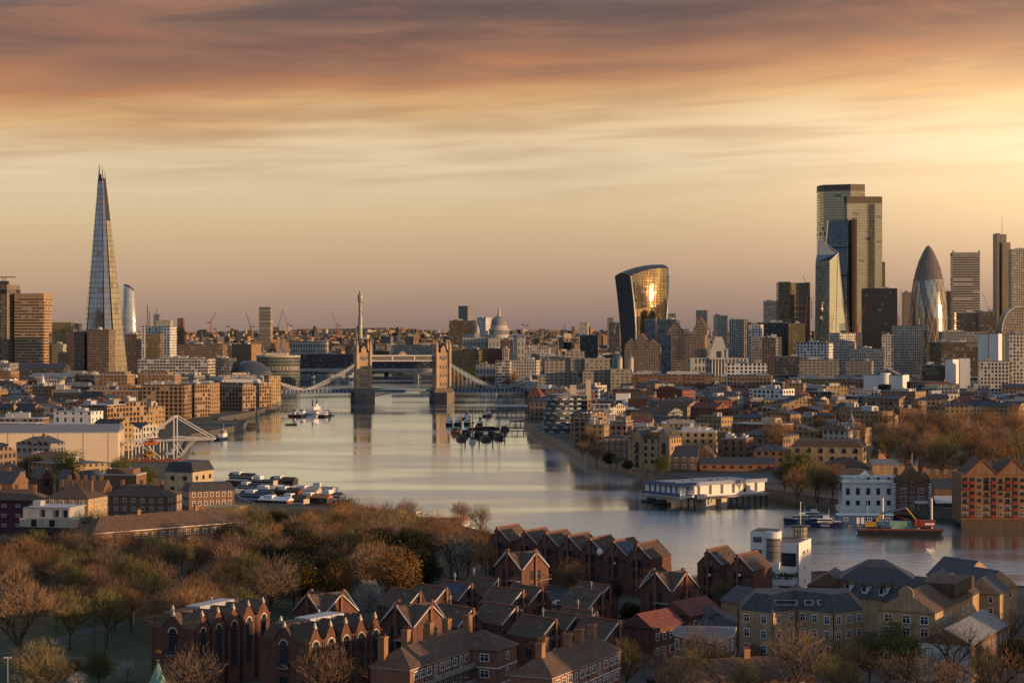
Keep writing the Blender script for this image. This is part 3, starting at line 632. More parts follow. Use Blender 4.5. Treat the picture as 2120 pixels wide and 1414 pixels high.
for i in range(36):
    for dr in (1, -1):
        for (r0, z0), (r1, z1) in zip(pf[::2][:9], pf[2::2][:9]):
            a0 = 2*pi*(i/18*.5)+dr*z0/36/18*2*pi; a1 = 2*pi*(i/18*.5)+dr*z1/36/18*2*pi
            if i % 2 == 0: b.tube((r0*1.003*cos(a0), r0*1.003*sin(a0), z0), (r1*1.003*cos(a1), r1*1.003*sin(a1), z1), .17, 3)
b.lathe([(22.6, .73*Ht), (22.6, .73*Ht+1)], 48); b.build('lattice', mat('lattice frame', (.30, .27, .23), .5), root)
# stepped glass giant
G22 = facade('giant glass', (.16, .15, .11), (.36, .335, .24), 9, 4.2, .97, .14, .95, gm=.65, gr=.12, gvar=.22, blind=.03, jit=.01)
G22D = facade('giant dark glass', (.06, .05, .04), (.10, .09, .075), 1.5, 8, .6, .1, .95, gm=.4, gr=.2)
LOU = facade('louvres', (.16, .12, .08), (.08, .065, .05), 2.0, 30, .45, .0, 1, gr=.5, gvar=.2, blind=0)
Y = 3080; s = Y/F; zz = lambda py: H-(py-HY)*s-5
root = thing('stepped_glass_tower', 'tallest stepped glass tower of the business district with flat louvred tops', 'skyscraper', ((1758-CX)*s, Y, 5)); LAND.append((1758, 430, 'the tallest stepped tower')); FOOT.append((root.location.x, Y, 50))
X = lambda px: (px-1758)*s
b = MB(); b.prism([(X(1697), 4), (X(1703), -10), (X(1755), -26), (X(1786), -20), (X(1786), 30), (X(1697), 30)], 0, zz(397)); b.build('west_shaft', G22, root)
b = MB(); b.prism([(X(1697), 4), (X(1703), -10.2), (X(1755), -26.2), (X(1786), -20.2), (X(1786), 30), (X(1697), 30)], zz(397)+.01, zz(384)); b.build('west_crown', LOU, root)
b = MB(); b.prism([(X(1742), -22), (X(1746), -34), (X(1819), -30), (X(1820), 20), (X(1742), 20)], 0, zz(424)); b.build('east_shaft', facade('giant gold lit glass', (.22, .19, .12), (.52, .46, .30), 9, 4.2, .97, .14, .95, gm=.55, gr=.2, gvar=.2, blind=.03, jit=.01), root)  # warm sky reflection on the east shaft is put into the gold colour
b = MB(); b.prism([(X(1742), -22.2), (X(1746), -34.2), (X(1819), -30.2), (X(1820), 20), (X(1742), 20)], zz(424)+.01, zz(410)); b.build('east_crown', LOU, root)
b = MB(); b.prism([(X(1793), -33.6), (X(1803), -33.1), (X(1803), -20), (X(1793), -20)], 0, zz(425)); b.build('dark_strip', G22D, root)
b = MB(); b.prism([(X(1818), -15), (X(1829), -14), (X(1829), 10), (X(1818), 10)], 0, zz(543)); b.build('low_wing', G22D, root)
b = MB(); b.tube((X(1722), 0, zz(386)), (X(1731), 0, zz(382)), .5, 4); b.box(X(1722)-2, X(1722)+2, -2, 2, zz(384), zz(383)); b.build('roof_cradle', DG, root)
# wedge tower
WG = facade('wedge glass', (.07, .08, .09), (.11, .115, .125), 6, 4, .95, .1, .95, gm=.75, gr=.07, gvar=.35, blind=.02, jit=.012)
WGY = facade('wedge lit glass', (.16, .13, .08), (.24, .21, .14), 6, 4, .94, .1, .95, gm=.7, gr=.12, gvar=.4, blind=.03)  # lit copy of the wedge glass, warm sunlight put into its colour
Y = 2980; s = Y/F; zz = lambda py: H-(py-HY)*s-5; X = lambda px: (px-1740)*s
root = thing('wedge_tower', 'dark blue glass wedge tower with a braced lift frame down its edge', 'skyscraper', ((1740-CX)*s, Y, 5)); LAND.append((1740, 480, 'the blue wedge tower')); FOOT.append((root.location.x, Y, 40))
b = MB(); zt = zz(456)
A = [Vector((X(1684), -22, 0)), Vector((X(1739), -30, 0)), Vector((X(1757), -26, 0)), Vector((X(1757), 18, 0)), Vector((X(1690), 18, 0))]
T = [Vector((X(1716), 2, zt)), Vector((X(1755), -4, zt+1.4)), Vector((X(1757), -4, zt+1.4)), Vector((X(1757), 18, zt+1)), Vector((X(1717), 18, zt))]
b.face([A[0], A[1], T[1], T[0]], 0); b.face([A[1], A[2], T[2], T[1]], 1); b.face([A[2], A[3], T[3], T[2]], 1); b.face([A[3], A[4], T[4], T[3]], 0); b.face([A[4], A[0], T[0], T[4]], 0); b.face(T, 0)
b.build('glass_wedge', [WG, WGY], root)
for fz in (.46, .64, .82):
    q0, q1 = A[0].lerp(T[0], fz), A[1].lerp(T[1], fz); q2 = A[2].lerp(T[2], fz); b = MB(); b.tube(q0+Vector((0, -.5, 0)), q1+Vector((0, -.5, 0)), .9, 4); b.tube(q1+Vector((0, -.5, 0)), q2+Vector((0, -.5, 0)), .9, 4); b.build('floor_band', BLK, root)
b = MB(); fx0, fx1 = X(1758), X(1768)
for xx in (fx0+.6, (fx0+fx1)/2, fx1-.6):
    for yy in (-26, 14): b.tube((xx, yy, 0), (xx, yy, zt+2), .55, 4)
n_ = 26; dz = (zt+2)/n_
for i in range(n_):
    z0, z1 = i*dz, (i+1)*dz
    b.tube((fx0, -26, z0), ((fx0+fx1)/2, -26, z1), .45, 4); b.tube((fx1, -26, z0), ((fx0+fx1)/2, -26, z1), .45, 4); b.tube((fx0, -26, z1), (fx1, -26, z1), .4, 4)
    b.tube((fx1, -26, z0), (fx1, 14, z1), .4, 4)
b.box(fx0+.8, fx1-.8, -24, 14, 0, zt); b.build('lift_frame', mat('lift frame steel', (.11, .075, .05), .6), root)
# folded crystal tower
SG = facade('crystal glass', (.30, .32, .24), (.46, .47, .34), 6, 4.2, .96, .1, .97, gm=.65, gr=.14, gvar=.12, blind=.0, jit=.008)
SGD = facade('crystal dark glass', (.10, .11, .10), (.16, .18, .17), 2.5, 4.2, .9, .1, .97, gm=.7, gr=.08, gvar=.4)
Y = 2880; s = Y/F; zz = lambda py: H-(py-HY)*s-5; X = lambda px: (px-1720)*s
root = thing('folded_glass_tower', 'pale green folded glass tower with a sharp slanting blue grey top', 'skyscraper', ((1720-CX)*s, Y, 5)); LAND.append((1720, 600, 'the folded glass tower')); FOOT.append((root.location.x, Y, 32))
v = dict(a=Vector((X(1686), -4, 0)), b=Vector((X(1711), -26, 0)), c=Vector((X(1757), -14, 0)), d=Vector((X(1757), 20, 0)), e=Vector((X(1690), 22, 0)),
         A=Vector((X(1688), -4, zz(544))), Bt=Vector((X(1712), -24, zz(542))), C=Vector((X(1733), -12, zz(525))), Cd=Vector((X(1733), 4, zz(526))), E=Vector((X(1698), 6, zz(495))))
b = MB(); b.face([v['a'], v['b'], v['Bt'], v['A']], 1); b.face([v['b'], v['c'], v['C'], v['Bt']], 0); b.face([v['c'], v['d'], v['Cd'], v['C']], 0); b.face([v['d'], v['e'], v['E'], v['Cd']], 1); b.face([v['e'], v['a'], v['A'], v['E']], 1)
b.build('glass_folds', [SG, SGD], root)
b = MB(); b.face([v['A'], v['C'], v['Cd'], v['E']], 0); b.face([v['A'], v['Bt'], v['C']], 1); b.build('slanted_top', [mat('slanted panels', (.20, .23, .28), .35, .4, var=.1), BLK], root)
b = MB()
for p0, p1 in (('a', 'A'), ('b', 'Bt'), ('c', 'C'), ('A', 'E'), ('E', 'C'), ('A', 'Bt'), ('Bt', 'C')): b.tube(v[p0], v[p1], .55, 4)
mid = v['C'].lerp(v['Bt'], .05); b.tube(mid, v['b'].lerp(v['c'], .28)+Vector((0, -.3, 0)), .45, 4); b.build('edge_trim', STEEL, root)
# other high rises of the district: name, label, px0, px1, ptop, Y, yaw, depth, material
SMK = facade('brown glass', (.10, .08, .055), (.13, .105, .07), 3.2, 4, .85, .12, .92, gm=.6, gr=.10, gvar=.5)
BKG = facade('black glass', (.022, .022, .026), (.03, .03, .034), 2.2, 3.9, .8, .15, .9, gm=.15, gr=.12, gvar=.5, blind=.01)
BAN = facade('banded tower', (.42, .36, .28), (.05, .05, .05), 30, 3.7, 1.0, .0, .55, gm=.2, gr=.15, gvar=.8)
RIB = facade('ribbed tower', (.32, .27, .19), (.12, .10, .07), 3.0, 60, .45, 0, 1, gr=.3, gvar=.4, blind=0)
GRD = facade('grid tower', (.50, .44, .33), (.13, .11, .08), 3.4, 3.8, .68, .2, .85, gm=.3, gr=.12, gvar=.6)
GRY = facade('grey glass', (.17, .18, .18), (.12, .14, .15), 3, 3.8, .85, .2, .95, gm=.5, gr=.09, gvar=.5)
Y = 2800; s = Y/F; X = lambda px: (px-1642)*s; zz = lambda py: H-(py-HY)*s-5
root = thing('curved_bronze_tower', 'bronze glass office tower with curved stepped fronts at the foot of the folded tower', 'skyscraper', ((1642-CX)*s, Y, 5)); LAND.append((1642, 630, 'the curved bronze tower')); FOOT.append((root.location.x, Y, 30))
b = MB(); b.prism([(X(1610), -8), (X(1632), -20), (X(1632), 14), (X(1610), 14)], 0, zz(584)); b.build('wall', SMK, root)
b = MB(); arc = [(X(1632)+(X(1668)-X(1632))*t, -20+9*(4*(t-.5)**2-1)*-1-9) for t in [i/8 for i in range(9)]]; arc = [(x, -14-7*(1-4*((x-X(1632))/(X(1668)-X(1632))-.5)**2)*-1-7) for x, y in arc]
b.prism(arc+[(X(1668), 14), (X(1632), 14)], 0, zz(586)); b.build('curved_front', SMK, root, smooth=False)
b = MB(); b.prism([(X(1668), -12), (X(1674), -14), (X(1676), 14), (X(1668), 14)], 0, zz(585)); b.build('lit_edge', RIB, root)
def hi(*a, **k_):
    r = B(*a, **k_); LAND.append(((a[3]+a[4])/2, (a[5]+686)/2, 'the '+k_.get('nick', ''))) if False else None; return r
hi('glass_office_tower', 'low grey glass twin block directly left of the curved bronze tower', 'skyscraper', 1579, 1612, 624, 2860, 10, 20, GRY)
hi('black_office_tower', 'plain black glass office slab between the stepped tower and the egg tower', 'skyscraper', 1783, 1858, 598, 2750, 7, 24, BKG, rm=BLK); LAND.append((1820, 660, 'the black glass slab'))
r, w, d, hh = hi('banded_office_tower', 'pale brown office tower with horizontal bands and a vapour plume on its roof', 'skyscraper', 1969, 2027, 530, 3050, 5, 26, BAN, plant=0); LAND.append((1998, 600, 'the banded office tower'))
b = MB(); b.box(-w/2-.3, w/2+.3, -d/2-.3, d/2+.3, hh+.52, hh+5); b.build('roof_band', GC, r)
for xx in (-w/2+1, w/2-1): b = MB(); b.box(xx-1, xx+1, -d/2+1, -d/2+3, hh+5, hh+8); b.build('roof_mast', DG, r)
b = MB(); b.prism([(-w/2-3, -d/2-3), (w/2+4, -d/2-3), (w/2+4, d/2), (-w/2-3, d/2)], 0, 24); b.build('flared_base', BAN, r)
Y = 3200; s = Y/F; X = lambda px: (px-2076)*s; zz = lambda py: H-(py-HY)*s-5
root = thing('mast_topped_tower', 'tall ribbed office tower with set back crown and a thin mast', 'skyscraper', ((2076-CX)*s, Y, 5)); LAND.append((2076, 560, 'the mast topped tower'))
b = MB(); b.box(X(2060), X(2066), -14, 14, 0, zz(484)); b.box(X(2066), X(2080), -12, 14, 0, zz(486)); b.build('core_shaft', RIB, root)
b = MB(); b.box(X(2070), X(2087), -16, 12, 0, zz(503)); b.box(X(2087), X(2091), -14, 12, 0, zz(518)); b.build('office_shaft', RIB, root)
b = MB(); b.tube((X(2075), 0, zz(486)), (X(2075), 0, zz(448)), .9, 6, 0, .3); b.build('mast', STEEL, root)
hi('gridded_tower', 'honey coloured gridded tower at the right edge beside the mast topped tower', 'skyscraper', 2091, 2160, 517, 3120, 6, 24, GRD)
hi('ribbed_flat_tower', 'slim ribbed tower block just left of the egg shaped tower', 'skyscraper', 1866, 1890, 606, 3350, 8, 20, RIB)
hi('brown_slab_block', 'brown slab block half hidden behind the right side of the egg shaped tower', 'skyscraper', 1955, 1970, 604, 3300, 8, 20, SMK)
Y = 2500; s = Y/F; X = lambda px: (px-2105)*s; zz = lambda py: H-(py-HY)*s-5
root = thing('arch_fronted_block', 'glass residential block with a huge rounded arch frame', 'building', ((2105-CX)*s, Y, 5)); LAND.append((2100, 670, 'the rounded arch block'))
AG = facade('arch glass', (.30, .25, .19), (.13, .11, .09), 3, 3.3, .7, .15, .85, gm=.3, gr=.1)
pt = [(X(2105)+22*cos(pi*i/16), max(0, zz(686))+ (zz(635)-zz(686))*sin(pi*i/16)) for i in range(17)]
b = MB(); front = [(x, -14, z) for x, z in pt]; back = [(x, 14, z) for x, z in pt]
b.face([(22, -14, 0)]+front+[(-22, -14, 0)], 0); b.face(([(22, 14, 0)]+back+[(-22, 14, 0)])[::-1], 0)
for i in range(16): b.face([front[i], back[i], back[i+1], front[i+1]], 0)
b.face([(22, -14, 0), (22, 14, 0), back[0], front[0]], 0); b.face([(-22, 14, 0), (-22, -14, 0), front[-1], back[-1]], 0); b.build('wall', AG, root)
b = MB()
for i in range(16): b.tube(Vector(front[i])+Vector((0, -.5, 0)), Vector(front[i+1])+Vector((0, -.5, 0)), .7, 4)
b.build('arch_frame', STEEL, root)
# hospital tower pair at the left edge
GT = facade('hospital bands', (.42, .27, .14), (.035, .033, .03), 5, 4.0, .94, .05, .52, gr=.15, gvar=.8)
GT2 = facade('hospital shaft', (.23, .16, .10), (.03, .03, .03), 7, 4.0, .4, .2, .7, gr=.2)
Y = 2700; s = Y/F; X = lambda px: (px-50)*s; zz = lambda py: H-(py-HY)*s-5
root = thing('hospital_tower', 'tall brown concrete hospital tower with banded wing and rooftop funnels', 'skyscraper', ((50-CX)*s, Y, 5)); LAND.append((50, 650, 'the banded hospital tower')); FOOT.append((root.location.x, Y, 45))
b = MB(); b.prism([(X(-20), -8), (X(20), -14), (X(34), -4), (X(34), 20), (X(-20), 20)], 0, zz(590)); b.build('lift_shaft', GT2, root)
b = MB(); b.prism([(X(-20), -9), (X(20), -15), (X(35), -5), (X(35), 20), (X(-20), 20)], zz(608), zz(613)+9); b.build('dark_band', DG, root)
b = MB(); b.prism([(X(35), -14), (X(98), -20), (X(101), -2), (X(101), 20), (X(35), 20)], 0, zz(616)); b.build('banded_wing', GT, root)
b = MB(); b.prism([(X(35), -14.3), (X(98), -20.4), (X(101.3), -2), (X(101), 20), (X(35), 20)], zz(616)+.01, zz(608)); b.build('parapet', mat('hospital concrete', (.38, .25, .13)), root)
for xx in (6, 11, 16):
    b = MB(); b.box(X(xx)-1.3, X(xx)+1.3, -5, -2, zz(590), zz(575)); b.build('roof_funnel', STEEL, root)
b = MB(); b.box(X(-8), X(32), -6, 6, zz(575)+.3, zz(575)+1.2); b.box(X(2), X(19), -7, 0, zz(590), zz(582)); b.build('roof_canopy', DG, root)
# ================================================================ middle distance buildings
FB = {}
FB['brown'] = facade('brown brick bays', (.215, .15, .105), (.02, .022, .026), bw=3.4, fh=3.4, wx=.55, y0=.25, y1=.8, gvar=1.4)
FB['orange'] = facade('orange brick bays', (.30, .18, .095), bw=3.4, fh=3.2, wx=.42, y0=.3, y1=.8)
FB['yellow'] = facade('yellow brick bays', (.32, .215, .10), bw=3.2, fh=3.2, wx=.42, y0=.28, y1=.78)
FB['red'] = facade('red brick bays', (.20, .075, .045), bw=3.2, fh=3.1, wx=.42, y0=.3, y1=.78)
FB['pale'] = facade('pale stone bays', (.46, .42, .35), bw=3.0, fh=3.6, wx=.5, y0=.22, y1=.82)
FB['white'] = facade('white panel bays', (.66, .64, .60), bw=4.2, fh=3.5, wx=.6, y0=.2, y1=.85, gm=.2)
FB['grey'] = facade('grey concrete bays', (.24, .23, .215), bw=3.0, fh=3.4, wx=.6, y0=.3, y1=.85)
FB['dark'] = facade('dark office bays', (.09, .085, .08), bw=2.6, fh=3.6, wx=.75, y0=.2, y1=.9, gm=.2)
FB['glass'] = facade('blue grey glazing', (.16, .17, .18), (.10, .12, .13), 3, 3.6, .88, .12, .94, gm=.55, gr=.08, gvar=.5)
FB['gold'] = facade('amber and sunlit glazing', (.20, .15, .08), (.22, .17, .08), 3, 3.8, .9, .12, .94, gm=.65, gr=.14, gvar=.5)  # amber tone also stands in for golden sunlight on the lit blocks
FB['bands'] = facade('white banded front', (.56, .52, .46), (.06, .06, .06), 3.6, 3.4, .9, .0, .70, gm=.2, gr=.12)
FB['stone'] = facade('stone colonnade', (.40, .38, .33), (.05, .05, .05), 4.4, 9, .5, .2, .8)
FB['grid'] = facade('cream grid front', (.55, .49, .40), bw=3.2, fh=3.4, wx=.62, y0=.18, y1=.86)
FB['concrete'] = facade('brutal concrete', (.27, .235, .19), (.035, .035, .035), 4.4, 3.0, .55, .42, .8, gvar=.6)
FB['balcony'] = facade('warehouse balconies', (.29, .18, .095), (.025, .025, .028), 3.4, 3.1, .68, .08, .8, gvar=.7)
FB['plain'] = CR
T = []
def row(*a, **k_): T.append((a, k_))
# --- south bank, far
row('gold_lit_block', 'flat block catching golden light between the hospital tower and the pyramid tower', 102, 152, 668, 3300, 4, 20, 'gold', plant=0)
row('dark_office_block', 'dark block tucked behind the right end of the gold lit block', 150, 168, 670, 3400, 4, 20, 'dark')
row('pale_office_block', 'pale stepped office block below the gold lit block', 104, 141, 713, 2750, 12, 20, 'pale')
row('orange_fronted_block', 'small orange framed block at the foot of the pale stepped office', 122, 142, 731, 2650, 14, 14, 'orange')
row('brown_office_block', 'brown gridded office block at the left foot of the glass pyramid', 140, 188, 688, 2700, 14, 24, 'brown')
row('brown_office_block', 'taller brown gridded office against the front of the glass pyramid', 184, 236, 683, 2690, 10, 24, 'brown', rm=BR)
row('brick_block', 'brown brick block just right of the base of the glass pyramid', 262, 292, 692, 3000, 12, 20, 'brown')
row('slim_dark_block', 'slim dark block left of the white framed glass offices', 284, 299, 702, 2750, 6, 16, 'dark')
row('white_framed_office', 'office with a white frame round a bronze glass front', 296, 336, 676, 2600, 4, 20, 'white', plant=1)
row('bronze_front_block', 'bronze ribbed block standing before the white framed office', 303, 336, 692, 2520, 6, 14, 'gold', plant=0)
row('white_ribbed_office', 'tall white ribbed office right of the bronze ribbed block', 335, 364, 676, 2590, 16, 20, 'white', plant=0)
row('far_tower_block', 'grey far tower block above the white framed office', 319, 333, 651, 4800, 6, 18, 'grey', plant=0)
row('peach_block', 'peach coloured low block in front of the grey far tower', 325, 357, 664, 4600, 6, 24, 'pale')
row('slab_tower', 'tan slab tower with fine bands alone on the far horizon', 537, 564, 636, 5500, 10, 22, None, mat_=BAN, plant=0)
row('chimney_tower', 'square dark brick chimney tower rising right of the white ribbed office', 368, 382, 659, 3700, 8, 10, None, mat_=BR, plant=0)
row('framed_brick_block', 'long brown brick block with pale frames behind the balconied riverside offices', 369, 468, 713, 2900, 6, 26, 'brown')
row('brown_box_office', 'plain brown box office with an orange lit right end', 480, 541, 713, 2950, 28, 26, 'orange', plant=1)
row('amber_office', 'narrow amber glazed office between two brown blocks', 466, 482, 716, 3000, 4, 14, 'gold')
row('balconied_offices', 'long white balconied riverside offices below the pyramid tower', 290, 442, 743, 2250, 5, 34, 'bands', plant=3)
row('glazed_offices', 'grey glazed wing joining the long white balconied offices', 436, 486, 742, 2300, 6, 34, 'glass')
row('colonnaded_building', 'long pale colonnaded stone building above the twin towers', 603, 681, 707, 3500, 5, 30, 'stone')
row('dark_riverside_offices', 'dark low riverside offices below the pale colonnaded building', 618, 740, 733, 3150, 3, 30, 'dark')
row('black_roofed_office', 'black roofed office behind the left stone tower', 724, 772, 702, 3500, 4, 30, 'dark')
row('grey_long_office', 'long grey stepped office behind the high walkways', 812, 934, 716, 3300, 3, 30, 'bands')
row('low_dark_offices', 'low dark offices seen between the twin towers', 770, 905, 738, 3220, 3, 30, 'dark')
row('amber_glass_office', 'amber glass riverside office right of the right stone tower', 925, 962, 718, 2780, 8, 24, 'gold')
row('dark_glass_office', 'dark glass riverside office stepping down from the amber one', 958, 1000, 724, 2740, 20, 24, 'gold', rm=BLK)
row('brown_glass_block', 'brown glass block left of the domed cathedral', 930, 988, 664, 3950, 6, 30, None, mat_=SMK)
row('grey_tower_block', 'plain grey tower block left of the cathedral dome', 949, 980, 634, 4600, 35, 22, 'grey', plant=0)
row('white_sided_office', 'white sided office between the grey tower and the cathedral dome', 988, 1017, 658, 4300, 30, 24, 'white')
row('lattice_office', 'dark lattice fronted office below the cathedral dome', 1036, 1062, 704, 3000, 8, 22, 'brown')
row('cream_slit_office', 'cream office with tall slit windows right of the monument column', 1086, 1141, 720, 2650, 6, 24, 'grid')
row('curved_hotel', 'pale hotel with scattered dark windows at the right bridge approach', 1052, 1118, 746, 2260, 10, 26, 'pale')
row('glass_hotel_wing', 'grey banded wing left of the pale riverside hotel', 1026, 1060, 747, 2240, 8, 20, 'bands')
row('ornate_customs_hall', 'old grey stone hall behind bare trees on the far quay', 986, 1030, 754, 2600, 6, 20, 'stone')
row('dark_red_office', 'dark red office block above the old stone hall', 1008, 1045, 722, 2760, 8, 24, 'red')
row('white_grid_office', 'narrow white gridded office beside the dark red one', 1040, 1056, 722, 2740, 10, 14, 'grid')
row('grey_office', 'grey panelled office above the pale riverside hotel', 1100, 1120, 733, 2420, 5, 16, 'grey')
row('white_roofed_office', 'office with a flat white roof left of the stepped concrete hotel', 1118, 1172, 737, 2480, 5, 24, 'glass', rm=PR)
row('tan_tower', 'small tan tower block on the skyline left of the flared tower', 1199, 1219, 668, 4200, 8, 18, 'pale', plant=0)
row('ribbed_dark_office', 'low ribbed dark office below the tan tower block', 1200, 1240, 694, 3300, 6, 24, 'dark', rm=CR)
row('far_blue_tower', 'small blue grey tower far left of the flared tower', 1257, 1271, 658, 5600, 6, 20, 'grey', plant=0)
row('far_dark_block', 'small dark block in front of the far blue grey tower', 1260, 1284, 668, 5000, 6, 24, 'dark')
# --- city, right
row('pale_glass_block', 'pale green glass block at the foot of the flared tower', 1334, 1362, 662, 2780, 12, 22, 'glass', rm=PR, plant=0)
row('pale_glass_block', 'wider pale glass block right of the foot of the flared tower', 1360, 1410, 662, 2770, 20, 24, 'glass', rm=PR)
row('round_arched_office', 'grey office with a round arched top behind the pale glass block', 1377, 1400, 650, 3000, 6, 16, 'grey')
row('blue_grey_tower', 'dark blue grey block on the skyline right of the gabled stone offices', 1440, 1467, 643, 3900, 10, 22, 'glass', plant=0)
row('tiered_tower', 'tiered pale block right of the dark blue grey block', 1476, 1508, 654, 3300, 10, 20, 'pale')
row('white_stepped_office', 'white stepped office with strip windows left of the curved bronze tower', 1548, 1582, 672, 2640, 16, 22, 'white')
row('dark_long_office', 'long dark office with planted roof below the curved bronze tower', 1545, 1640, 668, 2720, 6, 30, 'dark')
row('green_lit_office', 'green gold glass office at the right end of the long dark office', 1630, 1668, 670, 2690, 6, 24, 'gold')
row('cream_rounded_office', 'cream office with rooftop vault right of the tiered block', 1508, 1552, 662, 2900, 8, 24, 'grid')
row('slate_office', 'slate grey office below the white stepped office', 1555, 1620, 698, 2480, 8, 24, 'grey')
row('tan_office', 'small tan office right of the slate grey office', 1576, 1612, 700, 2420, 16, 18, 'brown')
row('white_blue_office', 'white framed blue windowed office below the folded tower', 1648, 1726, 710, 2420, 22, 24, 'white')
row('gilded_arch_office', 'honey stone office with a curved glass gable in front of the folded tower', 1718, 1782, 690, 2560, 62, 40, 'grid')
row('cream_grid_annex', 'low cream gridded block in front of the black glass slab', 1825, 1850, 693, 2500, 6, 18, 'grid')
row('cream_grid_block', 'cream gridded block left of the foot of the egg shaped tower', 1847, 1913, 675, 2560, 62, 44, 'grid', plant=0)
row('brown_plinth_office', 'dark office with vertical frames at the foot of the banded tower', 1976, 2030, 648, 2860, 6, 26, 'dark')
row('dark_block', 'dark brown block right of the framed office below the banded tower', 2022, 2060, 646, 2800, 6, 24, None, mat_=SMK)
row('white_service_tower', 'white windowless service tower on the right of the dark brown offices', 2022, 2048, 692, 2240, 14, 16, None, mat_=WH, plant=0)
row('white_service_tower', 'second white service tower catching sun beside the first', 2046, 2076, 691, 2230, 30, 14, None, mat_=WH, plant=0)
row('smoked_glass_offices', 'wide smoked brown glass offices under the egg shaped tower', 1920, 2026, 709, 2280, 4, 30, None, mat_=SMK, plant=3)
row('stone_pediment_office', 'grey gabled office between egg tower and banded tower', 1946, 2040, 687, 2480, 4, 30, 'grey')
row('cream_box_block', 'cream block of square windows below the black glass slab', 1760, 1830, 723, 2330, 46, 30, 'grid')
row('brown_ledge_office', 'brown ledged concrete office below the white blue office', 1652, 1742, 745, 2130, 8, 30, 'concrete')
row('brown_ledge_office', 'second brown ledged office to the right of the first', 1748, 1812, 748, 2120, 14, 28, 'concrete')
row('grey_terrace_flats', 'long grey roofed flats below the brown ledged offices', 1632, 1790, 783, 1960, 6, 22, 'yellow', rm=LG)
row('brown_flats', 'dark brown brick flats with white penthouse behind the sports hall', 1700, 1786, 800, 1880, 8, 20, 'brown', rm=PR)
row('white_glass_office', 'white corner office with dark glass centre', 1786, 1884, 776, 1840, 24, 26, None, mat_=WH, plant=2)
row('black_glass_wing', 'black glass wing right of the white corner office', 1880, 1945, 790, 1845, 4, 24, None, mat_=BKG, plant=0)
row('smoked_glass_block', 'smoked glass block with beige top behind the black glass wing', 1904, 1972, 756, 1900, 4, 24, None, mat_=SMK)
row('white_corner_tower', 'tall white windowless corner tower right of the smoked glass block', 1956, 1986, 744, 1870, 40, 12, None, mat_=WH, plant=0)
row('white_corner_tower', 'white corner tower with a dark slot at the right of its neighbour', 1984, 2010, 742, 1880, 10, 14, None, mat_=WH, plant=0)
row('cream_residential_tower', 'cream gridded residential block stepping up at the right edge', 2004, 2046, 800, 1800, 6, 20, 'grid')
row('cream_residential_tower', 'taller cream gridded residential block beside the lower one', 2024, 2092, 748, 1840, 8, 24, 'grid')
row('cream_residential_tower', 'tallest cream gridded block cut by the right edge below the arch block', 2084, 2150, 692, 1900, 6, 24, 'grid')
row('brick_low_block', 'orange brick low block at the right edge below the residential towers', 2076, 2150, 848, 1560, 8, 20, 'orange')
row('brown_brick_flats', 'brown brick block with a big arched window bay', 1508, 1602, 778, 1830, 10, 26, 'brown', plant=1)
row('grey_brick_terrace', 'long grey brick warehouse terrace with central pediment', 1394, 1562, 806, 1770, 6, 22, 'grey', roof='hip', rm=SL, rh=4)
row('white_panel_block', 'plain pale grey block with white corner shafts left of the arched bay block', 1502, 1590, 752, 1960, 6, 24, 'white')
row('dark_offices', 'dark gridded offices beyond the arched bay block', 1600, 1660, 738, 2230, 10, 26, 'dark')
row('long_dock_warehouse', 'long dark red dock warehouse with lit attic storey', 1262, 1478, 775, 1930, 4, 26, None, mat_=facade('dock arches', (.16, .09, .06), bw=4.6, fh=3.6, wx=.55, y0=.3, y1=.72), plant=4)
row('stepped_flats', 'orange brick stepped flats right of the grey warehouse terrace', 1622, 1672, 794, 1800, 16, 20, 'orange', tiers=((-.5, -.1, -.5, .4, 3),))
row('orange_gable_hall', 'orange brick hall with arched windows before the concrete hotel', 1183, 1244, 806, 1700, 8, 18, 'orange', roof='gable', axis='y', rm=SL, rh=4)
row('red_terrace', 'long red brick terrace with many chimneys', 1412, 1506, 828, 1600, 5, 14, 'red', roof='hip', rm=RT, rh=3.5, plant=7)
row('red_terrace', 'shorter red brick terrace left of the long one', 1352, 1408, 826, 1620, 8, 14, 'red', roof='hip', rm=RT, rh=3.5, plant=4)
row('orange_stair_block', 'orange brick block with stepped stair tower above the red terraces', 1340, 1372, 806, 1700, 20, 14, 'orange', tiers=((-.3, .2, -.4, .4, 5),))
row('orange_stair_block', 'second stepped orange block near the grey warehouse terrace', 1484, 1534, 812, 1690, 20, 14, 'orange', tiers=((-.3, .0, -.4, .4, 5),))
row('long_yellow_flats', 'long yellow brick flats with grey roof near the bushy tree', 1502, 1594, 838, 1500, 8, 14, 'yellow', roof='gable', rm=SL, rh=4)
row('white_gabled_flats', 'white fronted flats with balconies at the end of the yellow ones', 1588, 1634, 838, 1490, 5, 14, 'white', roof='gable', rm=SL, rh=2.5, plant=0)
row('yellow_terrace_flats', 'yellow flats with a slate roof below the red terraces', 1392, 1502, 845, 1490, 5, 13, 'yellow', roof='gable', rm=SL, rh=4)
row('orange_lit_house', 'orange brick house with pale flat eaves catching the sun', 1632, 1696, 815, 1680, 20, 18, 'orange', roof='hip', rm=TL, rh=3)
row('sports_hall', 'low hall with a wide pale metal roof', 1735, 1800, 832, 1650, 8, 34, 'glass', rm=PR, plant=0)
row('low_orange_block', 'low orange block left of the wide pale roofed hall', 1694, 1736, 828, 1640, 12, 20, 'orange', rm=PR)
row('glass_greenhouse_block', 'stepped glass gabled block in front of the cream residential towers', 1984, 2060, 832, 1620, 10, 22, 'glass', tiers=((-.2, .15, -.4, .3, 5), (-.05, .1, -.3, .2, 8)), plant=0)
